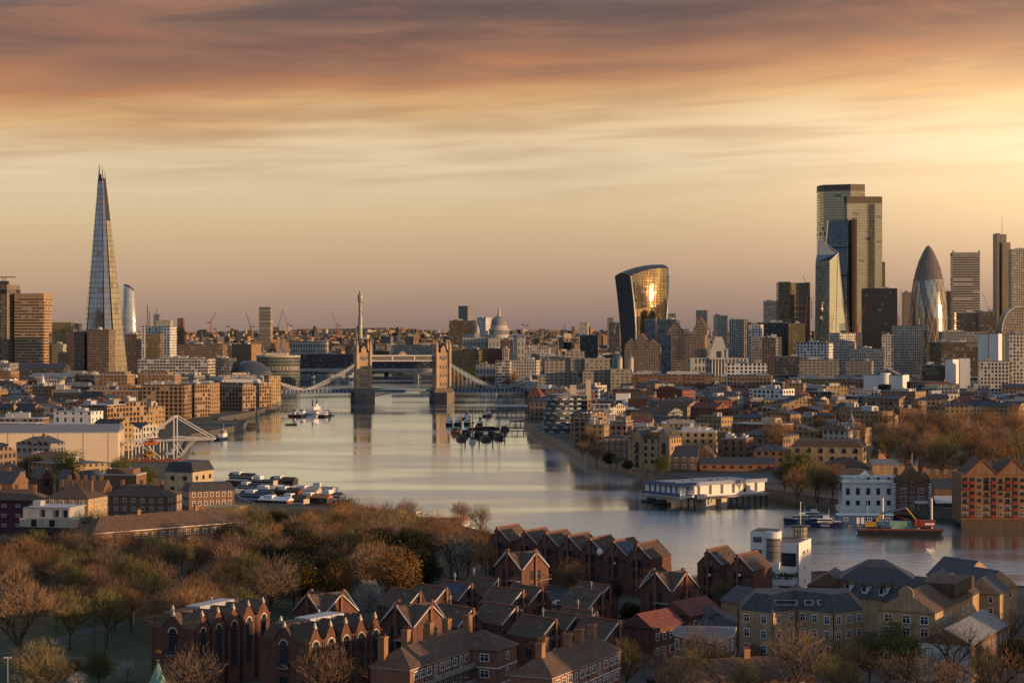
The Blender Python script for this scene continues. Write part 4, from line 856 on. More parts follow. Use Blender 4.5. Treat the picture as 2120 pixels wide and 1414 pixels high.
# --- north bank riverside
row('brick_wharf', 'brown brick wharf building at the corner of the quay', 1097, 1160, 818, 1470, 10, 22, 'brown', roof='hip', rm=SL, rh=5, plant=0)
row('octagonal_wharf', 'orange brick corner building with pyramid tiled roof near the bridge', 1094, 1128, 800, 1560, 14, 14, 'orange', roof='hip', rm=RT, rh=7, plant=0)
row('orange_flats', 'orange brick flats behind the pyramid roofed corner building', 1128, 1182, 806, 1640, 14, 18, 'orange', plant=3)
row('white_terraced_flats', 'stepped white terraced flats right of the curved glass apartments', 1206, 1272, 846, 1360, 12, 18, 'bands', tiers=((-.3, .4, -.3, .4, 3.2),), rm=PR)
row('scaffold_wrapped_block', 'block wrapped in white sheeting among brown roofs', 1274, 1306, 814, 1590, 6, 14, None, mat_=WH, plant=0)
row('brown_flat_block', 'long low brown block with pale coping below the wrapped block', 1278, 1376, 848, 1440, 5, 16, 'brown', rm=PR)
row('white_top_flats', 'pale stepped roofs behind the riverside plane tree', 1206, 1290, 872, 1260, 8, 20, 'white', rm=PR, plant=4)
row('long_slate_block', 'long low slate roofed building above the gabled wharf', 1330, 1505, 868, 1330, 6, 14, 'brown', roof='gable', rm=SL, rh=4, plant=0)
row('glazed_roof_block', 'block with glazed rooftop catching sun above the gabled wharf', 1350, 1470, 878, 1230, 6, 16, 'yellow', plant=3)
# --- south bank riverside
row('balcony_warehouse', 'tall brown warehouse flats with rows of dark balconies', 300, 392, 797, 1500, 4, 24, 'balcony', rm=DG, plant=2)
row('balcony_warehouse', 'warehouse flats with a red brick strip right of the tallest balconied one', 370, 432, 796, 1540, 26, 20, 'balcony', rm=DG, plant=1)
row('brick_stair_block', 'plain orange brick end block between the two rows of riverside warehouses', 430, 452, 794, 1600, 24, 18, 'orange', plant=0)
row('riverside_warehouse', 'sunlit riverside warehouse with a white attic storey', 440, 530, 800, 1660, 30, 18, 'balcony', rm=PR, plant=1, tiers=((-.45, .45, -.35, .4, 3.4),))
row('riverside_warehouse', 'second sunlit warehouse with a white attic nearer the bridge', 508, 562, 793, 1740, 30, 18, 'balcony', rm=PR, plant=1)
row('domed_warehouse', 'sunlit warehouse crowned by a little white lantern beside the bridge', 548, 580, 778, 1800, 30, 18, 'yellow', rm=SL, plant=0)
row('white_attic_block', 'long white attic block behind the sunlit warehouses', 470, 542, 784, 1800, 6, 18, None, mat_=WH, plant=2)
row('orange_brick_flats', 'orange brick flats with set back penthouse below the pyramid tower', 210, 276, 776, 1850, 10, 20, 'orange', rm=LG, tiers=((-.4, .4, -.4, .4, 3.2),), plant=0)
row('orange_brick_flats', 'long orange brick flats below the balconied riverside offices', 288, 372, 776, 1880, 8, 20, 'orange', rm=LG, tiers=((-.45, .3, -.4, .4, 3.0),), plant=0)
row('brown_penthouse_flats', 'brown flats with pale penthouses left of the tall balconied warehouse', 184, 300, 808, 1560, 8, 22, 'orange', tiers=((-.4, -.1, -.4, .4, 3), (.1, .45, -.4, .4, 4)), rm=PR)
row('station_roof', 'long dark blue grey vaulted train shed roof', 68, 164, 772, 2160, 3, 50, None, mat_=DG, roof='gable', rm=LEAD, rh=4, plant=0)
row('dark_glass_block', 'low dark glass block right of the train shed roof', 170, 208, 776, 2020, 6, 30, 'dark')
row('grey_flats', 'grey flats at the left edge below the hospital tower', -10, 34, 752, 2300, 10, 24, 'grey')
row('brown_slab', 'brown slab at the left edge above the bare trees', -10, 36, 768, 2080, 12, 20, 'orange')
row('dark_gabled_row', 'row of dark gabled roofs at the foot of the hospital tower', 36, 142, 752, 2480, 4, 26, 'dark', roof='gable', rm=SL, rh=6)
row('tall_brick_stack_house', 'dark roofed house with a tall brick stack', 158, 232, 836, 1350, 8, 14, 'brown', roof='gable', rm=TL, rh=4, plant=0)
row('yellow_riverside_flats', 'yellow brick flats with curved metal roof and deep balconies', 166, 262, 838, 1245, 22, 24, 'balcony', rm=PR, plant=2)
row('brown_riverside_flats', 'brown brick flats with glazed corner beside the curved roofed flats', 236, 300, 832, 1260, 30, 20, 'balcony', rm=FR, plant=1)
row('white_cubic_flats', 'white cubic flats behind the great shed', 115, 210, 852, 1160, 14, 16, None, mat_=facade('white slit flats', (.70, .66, .60), bw=5, fh=4.2, wx=.28, y0=.2, y1=.8), plant=2, rm=PR)
row('metal_annex', 'low metal sided annex on the far side of the great shed', 104, 190, 878, 1090, 6, 14, None, mat_=PR, plant=0, rm=LG)
row('low_brown_terrace', 'low brown terrace with white dormers left of the white cubic flats', -10, 98, 866, 1140, 6, 12, 'brown', rm=PR, plant=4)
row('grey_long_hut', 'long low grey building behind the great shed at the left edge', -10, 84, 876, 1095, 4, 12, 'glass', rm=LG, plant=0)
for a, k_ in T:
    name, label, x0, x1, pt, Y, yaw, d, wl = a
    m_ = k_.pop('mat_', None); o_ = B(name, label, 'building', x0, x1, pt, Y, yaw, d, wall=m_ or FB[wl], **k_)
    if name == 'white_glass_office':
        rr, ww_, dd_, hh_ = o_; b = MB(); b.box(-ww_*.12, ww_*.2, -dd_/2-.25, -dd_/2+.3, 0, hh_*.66); b.build('dark_glass_front', BKG, rr); b = MB(); b.lathe([(ww_*.13, hh_*.68), (ww_*.13, hh_+2)], 16, (ww_*.04, -dd_/2+2)); b.build('round_stair', WH, rr); b = MB(); b.gable(-ww_*.2, ww_*.35, -dd_*.3, dd_*.3, hh_+.5, 5, 'y', 0, .1); b.build('glazed_roof', FB['glass'], rr)
for px, py, w_ in ((267, 700, 'the glass pyramid tower'), (390, 760, 'the long white balconied offices'), (640, 720, 'the pale colonnaded building'), (870, 720, 'the high walkways'), (960, 725, 'the amber glass office'), (1200, 770, 'the stepped concrete hotel'), (1370, 790, 'the long dock warehouse'),
                  (1460, 835, 'the long red terrace'), (1690, 725, 'the white blue windowed office'), (1830, 800, 'the white corner office'), (2060, 790, 'the cream residential towers'), (1550, 845, 'the yellow brick flats'), (340, 830, 'the balconied brown warehouses'), (130, 920, 'the great pale shed'), (510, 820, 'the sunlit riverside warehouses'),
                  (1400, 930, 'the gabled yellow wharf'), (1720, 950, 'the long yellow warehouse'), (1800, 1020, 'the white mansion'), (1765, 880, 'the pointed church tower'), (120, 780, 'the train shed roof'), (1600, 690, 'the long dark office'), (1180, 860, 'the curved glass apartments')): LAND.append((px, py, w_))
# concrete hotel, stepped like a hill
Y = 1880; s = Y/F; X = lambda px: (px-1210)*s; zz = lambda py: H-(py-HY)*s-5
root = thing('concrete_hotel', 'huge stepped brutalist concrete hotel with sunlit upper blocks by the bridge approach', 'building', ((1210-CX)*s, Y, 5)); FOOT.append((root.location.x, Y, 48))
for x0, x1, pt, y0, y1 in ((1128, 1182, 746, -4, 20), (1170, 1210, 728, 0, 24), (1181, 1226, 741, -6, 10), (1210, 1262, 742, -10, 16), (1262, 1306, 764, -20, 10), (1184, 1196, 768, -14, 0), (1196, 1212, 780, -16, -2), (1205, 1228, 768, -18, -2), (1113, 1130, 778, -8, 14)):
    b = MB(); b.box(X(x0), X(x1), y0+random.uniform(-.05, .05), y1, 0, zz(pt)); b.build('stepped_block', FB['concrete'], root)
for x0, x1, pt, y0, y1 in ((1184, 1202, 723, 4, 16), (1150, 1166, 741, 4, 14), (1236, 1250, 739, -2, 8)):
    b = MB(); b.box(X(x0), X(x1), y0, y1, zz(pt)-6, zz(pt)); b.build('roof_block', GC, root)
# rounded city hall
Y = 2300; s = Y/F
root = thing('rounded_glass_hall', 'leaning rounded dark glass hall by the left bridge approach', 'building', ((532-CX)*s, Y, 5)); LAND.append((532, 765, 'the rounded dark glass hall'))
b = MB(); HG = facade('hall glass', (.05, .055, .06), (.09, .11, .13), 3, 3.4, .9, .15, .9, gm=.6, gr=.12, gvar=.4)
rg = []
for j in range(10):
    f = j/9; r_ = 25*math.sqrt(max(.02, 1-(f*.97)**2.2)); rg.append([(-8*f+r_*1.02*cos(2*pi*i/28), r_*.9*sin(2*pi*i/28), 32*f) for i in range(28)])
b.loft(rg); b.build('glass_shell', HG, root)
b = MB()
for j in range(1, 9): 
    c_ = [Vector(p)*1.0 for p in rg[j]]
    for i in range(28): b.tube(c_[i], c_[(i+1) % 28], .3, 3)
b.build('floor_rib', DG, root)
Y = 2400; s = Y/F
root = thing('round_fronted_office', 'round fronted green glass office with pale floor bands beside the rounded hall', 'building', ((575-CX)*s, Y, 5)); FOOT.append((root.location.x, Y, 26))
b = MB(); arc = [(25*cos(a), -6-16*sin(a)) for a in [pi-pi*i/18 for i in range(19)]]; RG = facade('round office glass', (.30, .27, .22), (.10, .12, .10), 2.4, 3.9, .94, .12, 1.0, gm=.45, gr=.1, gvar=.5)
b.prism(arc+[(25, 18), (-25, 18)], 0, 35); b.build('wall', RG, root)
b = MB(); b.prism([(x*1.02, y*1.02) for x, y in arc]+[(25.4, 18.4), (-25.4, 18.4)], 35.003, 37); b.box(-14, 12, -6, 12, 37, 40); b.build('roof', CR, root)
# monument column and white stepped memorial tower
Y = 2700; s = Y/F; root = thing('monument_column', 'fluted stone monument column with gilded top below the cathedral dome', 'monument', ((1067-CX)*s, Y, 5))
zz = lambda py: H-(py-HY)*s-5
b = MB(); b.box(-4.5, 4.5, -4.5, 4.5, 0, 14); b.lathe([(3, 14), (2.6, zz(697)), (4, zz(696)), (4, zz(694.5)), (2, zz(694)), (1.6, zz(689))], 12); b.build('shaft', PORT, root)
b = MB(); b.lathe([(1.3, zz(689)), (1.9, zz(687)), (.2, zz(684))], 8); b.build('gilded_urn', GOLD, root)
Y = 2320; s = Y/F; root = thing('stepped_stone_tower', 'white stone office tower rising in steps above a columned portico', 'tower', ((1487-CX)*s, Y, 5)); LAND.append((1487, 730, 'the white stepped stone tower'))
zz = lambda py: H-(py-HY)*s-5
b = MB(); b.box(-34, 34, -14, 18, 0, zz(741)); b.build('wall', FB['stone'], root)
b = MB()
for w_, p0, p1 in ((8.6, 741, 719), (7.4, 719, 713), (6.4, 713, 706), (5.2, 706, 701), (4.2, 701, 697)): b.box(-w_, w_, -w_, w_, zz(p0)+.003, zz(p1)); 
for sx in (-1, 1): b.prism([(sx*9.5-1.2, -9.5), (sx*9.5+1.2, -9.5), (sx*9.5+1.2, -7), (sx*9.5-1.2, -7)], zz(741)+.01, zz(722))
b.build('tower', PORT, root)
b = MB(); b.box(-2.8, 2.8, -8.75, -8.5, zz(740), zz(727)); b.build('niche', DG, root)
b = MB()
for i in range(6): b.lathe([(1.1, 6), (1.0, zz(744))], 10, (-9+3.6*i, -16))
b.box(-12, 12, -18, -14, zz(744), zz(741)); b.box(-12, 12, -18, -14, 0, 6); b.build('portico', PORT, root)
# gabled stone offices
GMS = facade('gabled stone', (.28, .205, .145), (.05, .045, .04), 3, 3.5, .5, .2, .8)
for nm, lb, px0, px1, pt, Y, pk in (('gabled_stone_offices', 'large brown stone offices with steep glazed gables below the flared tower', 1388, 1466, 694, 2600, ((1398, 668, 9), (1420, 690, 7), (1452, 657, 9))), ('gabled_stone_offices', 'lower brown stone offices with gables left of the larger gabled block', 1292, 1370, 722, 2480, ((1310, 700, 8), (1330, 690, 10), (1352, 703, 8)))):
    root, w, d, hh = B(nm, lb, 'building', px0, px1, pt, Y, 12, 30, wall=GMS, plant=0, rm=FR); s = Y/F
    for px, py, hw in pk:
        zt = (H-(py-HY)*s-5)-hh; b = MB(); xc = (px-(px0+px1)/2)*s*1.0
        b.box(xc-hw, xc+hw, -d/2+2, d/2-2, hh, hh+zt*.35); b.gable(xc-hw, xc+hw, -d/2+2, d/2-2, hh+zt*.35, zt*.65, 'y', 1, .2, 0); b.build('gable', [GMS, TL], root)
# church tower with pointed lead steeple
Y = 1130; s = Y/F; root = thing('church_tower', 'brick church tower with white corners and tiered lead steeple', 'church', ((1763-CX)*s, Y, 5)); zz = lambda py: H-(py-HY)*s-5
b = MB(); b.box(-3.3, 3.3, -3.3, 3.3, 0, zz(893)); b.build('tower', BR, root)
b = MB()
for sx in (-3.3, 3.3):
    for sy in (-3.3, 3.3): b.box(sx-.45, sx+.45, sy-.45, sy+.45, 0, zz(892))
b.box(-3.7, 3.7, -3.7, 3.7, zz(906), zz(904.8)); b.box(-3.9, 3.9, -3.9, 3.9, zz(893), zz(891)); b.build('quoin', WH, root)
b = MB(); b.lathe([(2.9, zz(891)), (3.0, zz(884)), (3.6, zz(883)), (2.2, zz(878)), (1.7, zz(877)), (1.7, zz(872)), (2.2, zz(871)), (1.0, zz(865)), (.4, zz(858)), (.15, zz(850))], 8); b.build('steeple', LEAD, root)
b = MB(); b.box(-.1, .1, -.1, .1, zz(851), zz(843)); b.box(-.9, .9, -.08, .08, zz(846.5), zz(845)); b.build('vane', GOLD, root)
for px, dx in ((0, 0),): windows(root, 'f', 6.6, 6.6, [0], [zz(916), zz(903)], 1.5, 2.2, 'arch', .02); windows(root, 'r', 6.6, 6.6, [0], [zz(916), zz(903)], 1.5, 2.2, 'arch', .02)
# far spires
for px, py, pb, Y, m_, lb in ((583, 694, 722, 3600, PORT, 'thin white church spire above the brown box office'), (826, 672, 706, 3900, CR, 'sunlit thin church spire between the two bridge towers'), (1155, 700, 735, 2900, LEAD, 'grey needle spire right of the monument column'), (1272, 712, 750, 2500, GRN, 'green copper spire left of the long dock warehouse'), (89, 775, 792, 1750, WH, 'small white church steeple among trees below the train shed'), (985, 672, 690, 3850, PORT, 'pale baroque steeple left of the cathedral dome')):
    s = Y/F; root = thing('church_spire', lb, 'church', ((px-CX)*s, Y, 5)); hh = H-(py-HY)*s-5; hb = H-(pb-HY)*s-5; w_ = 3.2*s/.7
    b = MB(); b.box(-w_, w_, -w_, w_, 0, hb); b.build('tower', m_, root)
    b = MB(); b.lathe([(w_*.95, hb+.01), (w_*.6, hb+(hh-hb)*.3), (w_*.5, hb+(hh-hb)*.35), (.1, hh)], 8); b.build('spire', m_, root)
for px, lb in ((1283, 'left cream cupola turret of the old fortress'), (1306, 'right cream cupola turret of the old fortress')):
    Y = 2250; s = Y/F; zz = lambda py: H-(py-HY)*s-5; root = thing('fortress_turret', lb+' behind the dock warehouse', 'tower', ((px-CX)*s, Y, 5))
    b = MB(); b.lathe([(3, 0), (3, zz(742))], 12); b.build('shaft', CR, root); b = MB(); b.lathe([(3, zz(742)+.01), (2.9, zz(740)), (1.8, zz(737.5)), (.3, zz(735.5)), (.15, zz(731))], 12); b.build('cupola', LEAD, root)
# tower cranes
def crane(px, pb, Y, mh, jl, ang, side, m_, lb):
    s = Y/F; base = P(px, pb, Y); base.z = max(5, base.z); root = thing('tower_crane', lb, 'crane', base)
    mm = mh*s; r_ = .35*max(1, s/.7)
    b = MB()
    for dx, dy in ((-1, -1), (1, -1), (1, 1), (-1, 1)): b.tube((dx*r_*2, dy*r_*2, 0), (dx*r_*2, dy*r_*2, mm), r_*.75, 4)
    n_ = max(3, int(mm/6))
    for i in range(n_): b.tube((-r_*2, -r_*2, mm*i/n_), (r_*2, -r_*2, mm*(i+1)/n_), r_*.5, 3)
    b.build('mast', m_, root)
    L = jl*s; tip = Vector((side*L*cos(R(ang)), 0, mm+L*sin(R(ang))))
    b = MB()
    for dz, dy in ((0, -1), (0, 1), (1.6, 0)): b.tube((0, dy*r_*1.6, mm+dz*r_*2), tip+Vector((0, dy*r_*.4, dz*r_)), r_*.65, 4)
    for i in range(8): 
        p, q_ = Vector((0, 0, mm)).lerp(tip, i/8), Vector((0, 0, mm)).lerp(tip, (i+1)/8); b.tube(p, q_+Vector((0, 0, r_*2.4)), r_*.4, 3)
    b.build('jib', m_, root)
    b = MB(); b.box(-side*L*.22-r_*3, -side*L*.22+r_*4, -r_*2.5, r_*2.5, mm-r_*3, mm+r_*2); b.tube((0, 0, mm), (-side*L*.22, 0, mm), r_*1.2, 4); b.tube((0, 0, mm), (-side*L*.08, 0, mm+L*.2), r_*.8, 4); b.tube((-side*L*.08, 0, mm+L*.2), tip, r_*.22, 3); b.build('counter_jib', DG, root)
CRN = mat('crane red', (.42, .06, .05), .5); CRW = mat('crane pale', (.42, .36, .30), .5); CRD = mat('crane dark', (.07, .065, .06), .5)
for a in ((436, 690, 5200, 22, 24, 62, 1, CRN, 'red crane leaning right over rooftops left of the tan slab tower'), (441, 692, 5300, 10, 22, 75, -1, CRW, 'pale crane just right of the red crane near the tan slab tower'), (468, 690, 5200, 14, 24, 65, -1, CRW, 'pale crane leaning left midway to the tan slab tower'), (518, 688, 5400, 12, 30, 72, -1, CRD, 'dark crane close by the left side of the tan slab tower'),
          (576, 688, 5200, 10, 34, 75, 1, CRD, 'dark crane leaning right of the tan slab tower'), (595, 688, 5200, 14, 34, 72, -1, CRN, 'red crane leaning left beside the dark one'), (697, 690, 4700, 16, 30, 70, -1, CRN, 'red crane left of the communications tower'), (738, 694, 5000, 16, 14, 50, -1, CRW, 'pale crane at the left side of the communications tower'),
          (1086, 694, 4500, 22, 20, 80, 1, CRW, 'upright pale crane right of the cathedral dome'), (1094, 694, 4500, 20, 20, 76, 1, CRW, 'second upright pale crane right of the cathedral dome'), (1124, 700, 3900, 16, 46, 68, -1, CRW, 'long pale crane leaning left above the cream slit office'), (1166, 706, 3600, 14, 24, 80, 1, CRD, 'dark upright crane left of the tan tower block'), (1272, 690, 4600, 10, 20, 60, 1, CRW, 'small pale crane at the left foot of the flared tower'),
          (1680, 660, 2820, 34, 58, 72, -1, CRD, 'big dark crane between the bronze tower and the folded tower'), (1668, 690, 2600, 24, 52, 86, 1, CRN, 'red crane standing before the curved bronze tower'), (1755, 690, 2550, 14, 54, 76, -1, CRN, 'red crane leaning left before the folded tower'), (1776, 716, 2500, 38, 48, 70, 1, CRN, 'red crane with its jib raised before the black glass slab'), (1861, 690, 2650, 30, 62, 86, 1, CRN, 'tall red crane right of the black glass slab'),
          (2046, 652, 3500, 10, 38, 72, -1, CRW, 'pale crane left of the mast topped tower'), (300, 690, 4400, 8, 20, 60, 1, CRW, 'pale crane right of the silvery bulging tower'), (614, 696, 4300, 6, 16, 70, 1, CRN, 'short red crane above the pale colonnaded building'), (360, 690, 5000, 10, 24, 74, -1, CRW, 'pale crane beside the dark brick chimney tower')): crane(*a)
for px, pt, pb, Y, lb in ((305, 631, 690, 3900, 'left thin steel mast above the white framed office'), (309, 644, 690, 3900, 'right thin steel mast above the white framed office'), (324, 640, 655, 4800, 'thin mast on the grey far tower')):
    s = Y/F; b = MB(); b.tube((0, 0, 0), (0, 0, (pb-pt)*s), .8, 5); o = b.build('steel_mast', DG, None, P(px, pb, Y)); tag(o, lb, 'mast')
# ================================================================ near buildings
def blk(name, label, px, Y, w, d, yaw, h, wall, roof='flat', rm=None, rh=3.5, corner='fr', axis='y', cat='building', group=None, z0=5.0, ov=.35, cap=None):
    c = {'fr': (w/2, -d/2), 'fl': (-w/2, -d/2), 'c': (0, 0)}[corner]; t = -R(yaw)
    x = (px-CX)*Y/F-(c[0]*cos(t)-c[1]*sin(t)); y = Y-(c[0]*sin(t)+c[1]*cos(t))
    r = thing(name, label, cat, (x, y, z0), t, group); FOOT.append((x, y, max(w, d)*.55))
    b = MB(); b.box(-w/2, w/2, -d/2, d/2, -1.2, h); b.build('wall', wall, r)
    if roof:
        q_ = MB()
        if roof == 'flat':
            q_.box(-w/2-.12, w/2+.12, -d/2-.12, d/2+.12, h+.003, h+.35)
        elif roof == 'gable': q_.gable(-w/2, w/2, -d/2, d/2, h, rh, axis, 0, ov, 1)
        elif roof == 'hip': q_.hip(-w/2, w/2, -d/2, d/2, h, rh, 0)
        q_.build('roof', [rm or FR, wall], r)
    return r
def chim(r, x, y, z0, z1, w=1.1, d=.8, pots=2):
    b = MB(); b.box(x-w/2, x+w/2, y-d/2, y+d/2, z0, z1); b.box(x-w/2-.1, x+w/2+.1, y-d/2-.1, y+d/2+.1, z1-.35, z1-.1); c = b.build('chimney', OB, r)
    for i in range(pots): p = MB(); p.lathe([(.14, z1), (.11, z1+.55)], 6, (x-w/2+w*(i+.5)/pots, y)); p.build('chimney_pot', RUST, c)
def box_part(r, nm, m_, *bx):
    b = MB()
    for q_ in bx: b.box(*q_)
    return b.build(nm, m_, r)
ORD = ['first', 'second', 'third', 'fourth', 'fifth', 'sixth', 'seventh', 'eighth', 'ninth', 'tenth', 'eleventh', 'twelfth']
# --- saw-tooth gabled houses
def gabled_house(hand, depth=11.0, W_=6.9, hv=9.4, ha=12.9):
    r = thing('gabled_house', 'x', 'house', (0, -500, 5)); sx = hand
    prof = [(0, hv), (1.9, hv+1.9), (1.9, hv+2.6), (2.9, ha), (W_, hv)]
    b = MB(); pts_ = [(0, -1.2)]+prof+[(W_, -1.2)]
    fr_ = [(sx*(x-2.9), 0, z) for x, z in pts_]; bk = [(x, depth, z) for x, y, z in fr_]; n = len(pts_)
    order = fr_ if sx < 0 else fr_[::-1]; b.face(order[::1]); b.face((bk if sx > 0 else bk[::-1]))
    for i in range(n):
        j = (i+1) % n; q4 = [fr_[i], fr_[j], bk[j], bk[i]]; b.face(q4 if sx > 0 else q4[::-1])
    b.build('wall', RB, r)
    rf = MB()
    def slab(x0, z0, x1, z1):
        d_ = Vector((x1-x0, 0, z1-z0)).normalized(); nrm = Vector((-d_.z, 0, d_.x))*.18
        if nrm.z < 0: nrm = -nrm
        p = [Vector((sx*(x0-2.9), -.15, z0)), Vector((sx*(x1-2.9), -.15, z1)), Vector((sx*(x1-2.9), depth+.15, z1)), Vector((sx*(x0-2.9), depth+.15, z0))]
        nn = Vector((nrm.x*sx, 0, nrm.z)); t_ = [v_+nn for v_ in p]
        if sx < 0: p, t_ = p[::-1], t_[::-1]
        rf.face(t_); rf.face(p[::-1])
        for i in range(4): rf.face([p[i], p[(i+1) % 4], t_[(i+1) % 4], t_[i]])
    slab(2.9, ha, W_, hv); slab(1.9, hv+2.6, 2.9, ha); slab(0, hv, 1.9, hv+1.9)
    rf.build('roof', TL, r)
    v = MB(); v.tube((sx*.05, -.2, ha+.1), (sx*(W_-2.9), -.2, hv+.15), .14, 4); v.build('verge', LG, r)
    v = MB(); v.box(-.22, .22, -.5, depth+.2, ha-.1, ha+.35); v.box(-.25, .25, -.55, .1, 0, ha+.36); v.build('brick_fin', mat('fin brick', (.21, .085, .052)), r)
    x0, x1 = sorted((sx*-1.0, sx*-.3)); box_part(r, 'grey_panel', mat('grey panel', (.14, .13, .125)), (x0, x1, -.06, .3, hv-1.2, hv+2.5)); x0, x1 = sorted((sx*.3, sx*1.1)); box_part(r, 'grey_panel', MATS['grey panel'], (x0, x1, -.06, .3, hv-1.2, hv+1.5))
    for z in (1.5, 4.4, 7.2):
        for xx in (-.7, .75): link('window', winmesh(.9, 1.9, 'dark'), r, (sx*xx, -.06, z))
    for xx in (1.9, 3.1):
        b = MB(); b.lathe([(.36, 0), (.36, .06)], 12); o = b.build('round_window', BLK, r, (sx*xx, 0, hv-1.3)); o.rotation_euler = (R(90), 0, 0)
    for yy in (3, 7): link('window', winmesh(1.4, 1.8, 'dark'), r, (sx*(W_-2.9+.02), yy, 3.2), sx*pi/2)
    return r
hA = gabled_house(1); hB = gabled_house(-1, 9.5, 7.0, 6.6, 10.0)
apx = [(1030, 1093), (1087, 1100), (1131, 1104), (1176, 1110), (1222, 1116), (1270, 1121), (1319, 1127)]
def attach_house(proto, first, px, py, zap, yaw, label, group):
    Y = F*(H-zap)/(py-HY); x = (px-CX)*Y/F; sx = 1 if proto is hA else -1; ha = 12.9 if sx > 0 else 10.0
    FOOT.append((x+3, Y+5, 7))
    if first: o = proto; o.location = (x, Y, 5); o.rotation_euler = (0, 0, -R(yaw)); o['label'] = label; o['group'] = group; KIDS[proto.name] = [(c, list(c.children)) for c in proto.children]
    else: o = copy_thing(proto, (x, Y, 5), -R(yaw), label, group)
    if random.random() < .6:
        b = MB(); ay = random.uniform(2, 8); b.tube((0, ay, ha), (0, ay, ha+2.2), .035, 4)
        for q_ in range(4): b.tube((-.5+.06*q_, ay, ha+1.4+.2*q_), (.5-.06*q_, ay, ha+1.4+.2*q_), .025, 3)
        b.build('aerial', LG, o)
    for q_ in range(random.randint(1, 3)):
        dx = random.uniform(.7, 3.2); b = MB(); b.lathe([(.11, 0), (.11, .45), (.16, .46), (.05, .6)], 7); b.build('roof_vent', random.choice([DG, LG, RUST]), o, (sx*dx, random.uniform(1, 8.5), ha-dx*.87))
    if random.random() < .35:
        b = MB(); b.lathe([(.42, 0), (.34, .1), (.12, .16)], 10); d_ = b.build('satellite_dish', LG, o, (sx*.6, -.5, ha-5+random.uniform(-1, 1))); d_.rotation_euler = (R(75), 0, random.uniform(-.4, .4))
    return o
for i, (px, py) in enumerate(apx):
    lb = 'red brick gabled house, '+ORD[i]+' from the left in the waterside row'
    if i == 5: lb = 'red brick gabled waterside house with dark solar panels on its roof'
    if i == 6: lb = 'red brick gabled house at the right end of the waterside row'
    o = attach_house(hA, i == 0, px, py, 17.9, 31, lb, 'gabled brick houses along the water')
    if i == 5:
        b = MB(); b.face([(.5, 1, 12.75), (3.2, 1, 10.4), (3.2, 7, 10.4), (.5, 7, 12.75)]); b.build('solar_panel', NAVY, o)
    if i == 4:
        b = MB(); b.lathe([(.9, 0), (.75, .15), (.3, .3)], 14); q_ = b.build('satellite_dish', WH, o, (3.0, -.5, 9.9)); q_.rotation_euler = (R(80), 0, 0)
    for yy in ((3, 5, 7) if i % 2 else (4,)):
        b = MB(); b.box(-.35, .35, -.5, .5, 0, .1); s_ = b.build('skylight', GLS, o, (1.8, yy, 11.45)); s_.rotation_euler = (0, R(41), 0)
for i, (px, py) in enumerate([(1466, 1145), (1528, 1156)]):
    o = attach_house(hA, False, px, py, 17.2, 31, ('left' if i == 0 else 'right')+' one of two red brick gabled houses beside the white modern block', 'gabled brick houses along the water')
    for yy in (2, 3.4, 4.8, 8):
        b = MB(); b.box(-.35, .35, -.5, .5, 0, .1); s_ = b.build('skylight', GLS, o, (1.8, yy, 11.45)); s_.rotation_euler = (0, R(41), 0)
inner = [(868, 1226, 'behind the corner house with sunlit balconies'), (923, 1218, 'second along the back row of the inner court'), (975, 1210, 'with a dark solar roof in the back row of the inner court'), (1029, 1202, 'at the right end of the back row of the inner court'), (1081, 1223, 'half hidden by a bare shrub in the inner court'), (1121, 1218, 'below the corner house by the blossom tree'),
         (978, 1261, 'with a bare tree before it in the front row of the court'), (1068, 1257, 'with a wide roof in the front row of the court'), (1149, 1284, 'above the white sheeted shed'), (1194, 1275, 'in the lower row under the skylit house'), (1233, 1268, 'at the right end of the lower row under the skylit house'), (1245, 1226, 'with three large skylights'), (1261, 1213, 'behind the house with three skylights'), (1281, 1287, 'with the widest mossy roof right of the lower row')]
for i, (px, py, lb) in enumerate(inner):
    o = attach_house(hB, i == 0, px, py, 15.0, -42, 'brick gabled house '+lb, 'gabled brick houses of the inner court')
    if i == 11:
        for yy in (1.5, 3.2, 6.5):
            b = MB(); b.box(-.5, .5, -.6, .6, 0, .1); s_ = b.build('skylight', GLS, o, (-1.9, yy, 8.65)); s_.rotation_euler = (0, R(-40), 0)
    if i == 2:
        b = MB(); b.face([(-3.2, 1, 7.55), (-.5, 1, 9.9), (-.5, 7, 9.9), (-3.2, 7, 7.55)]); b.build('solar_panel', NAVY, o)
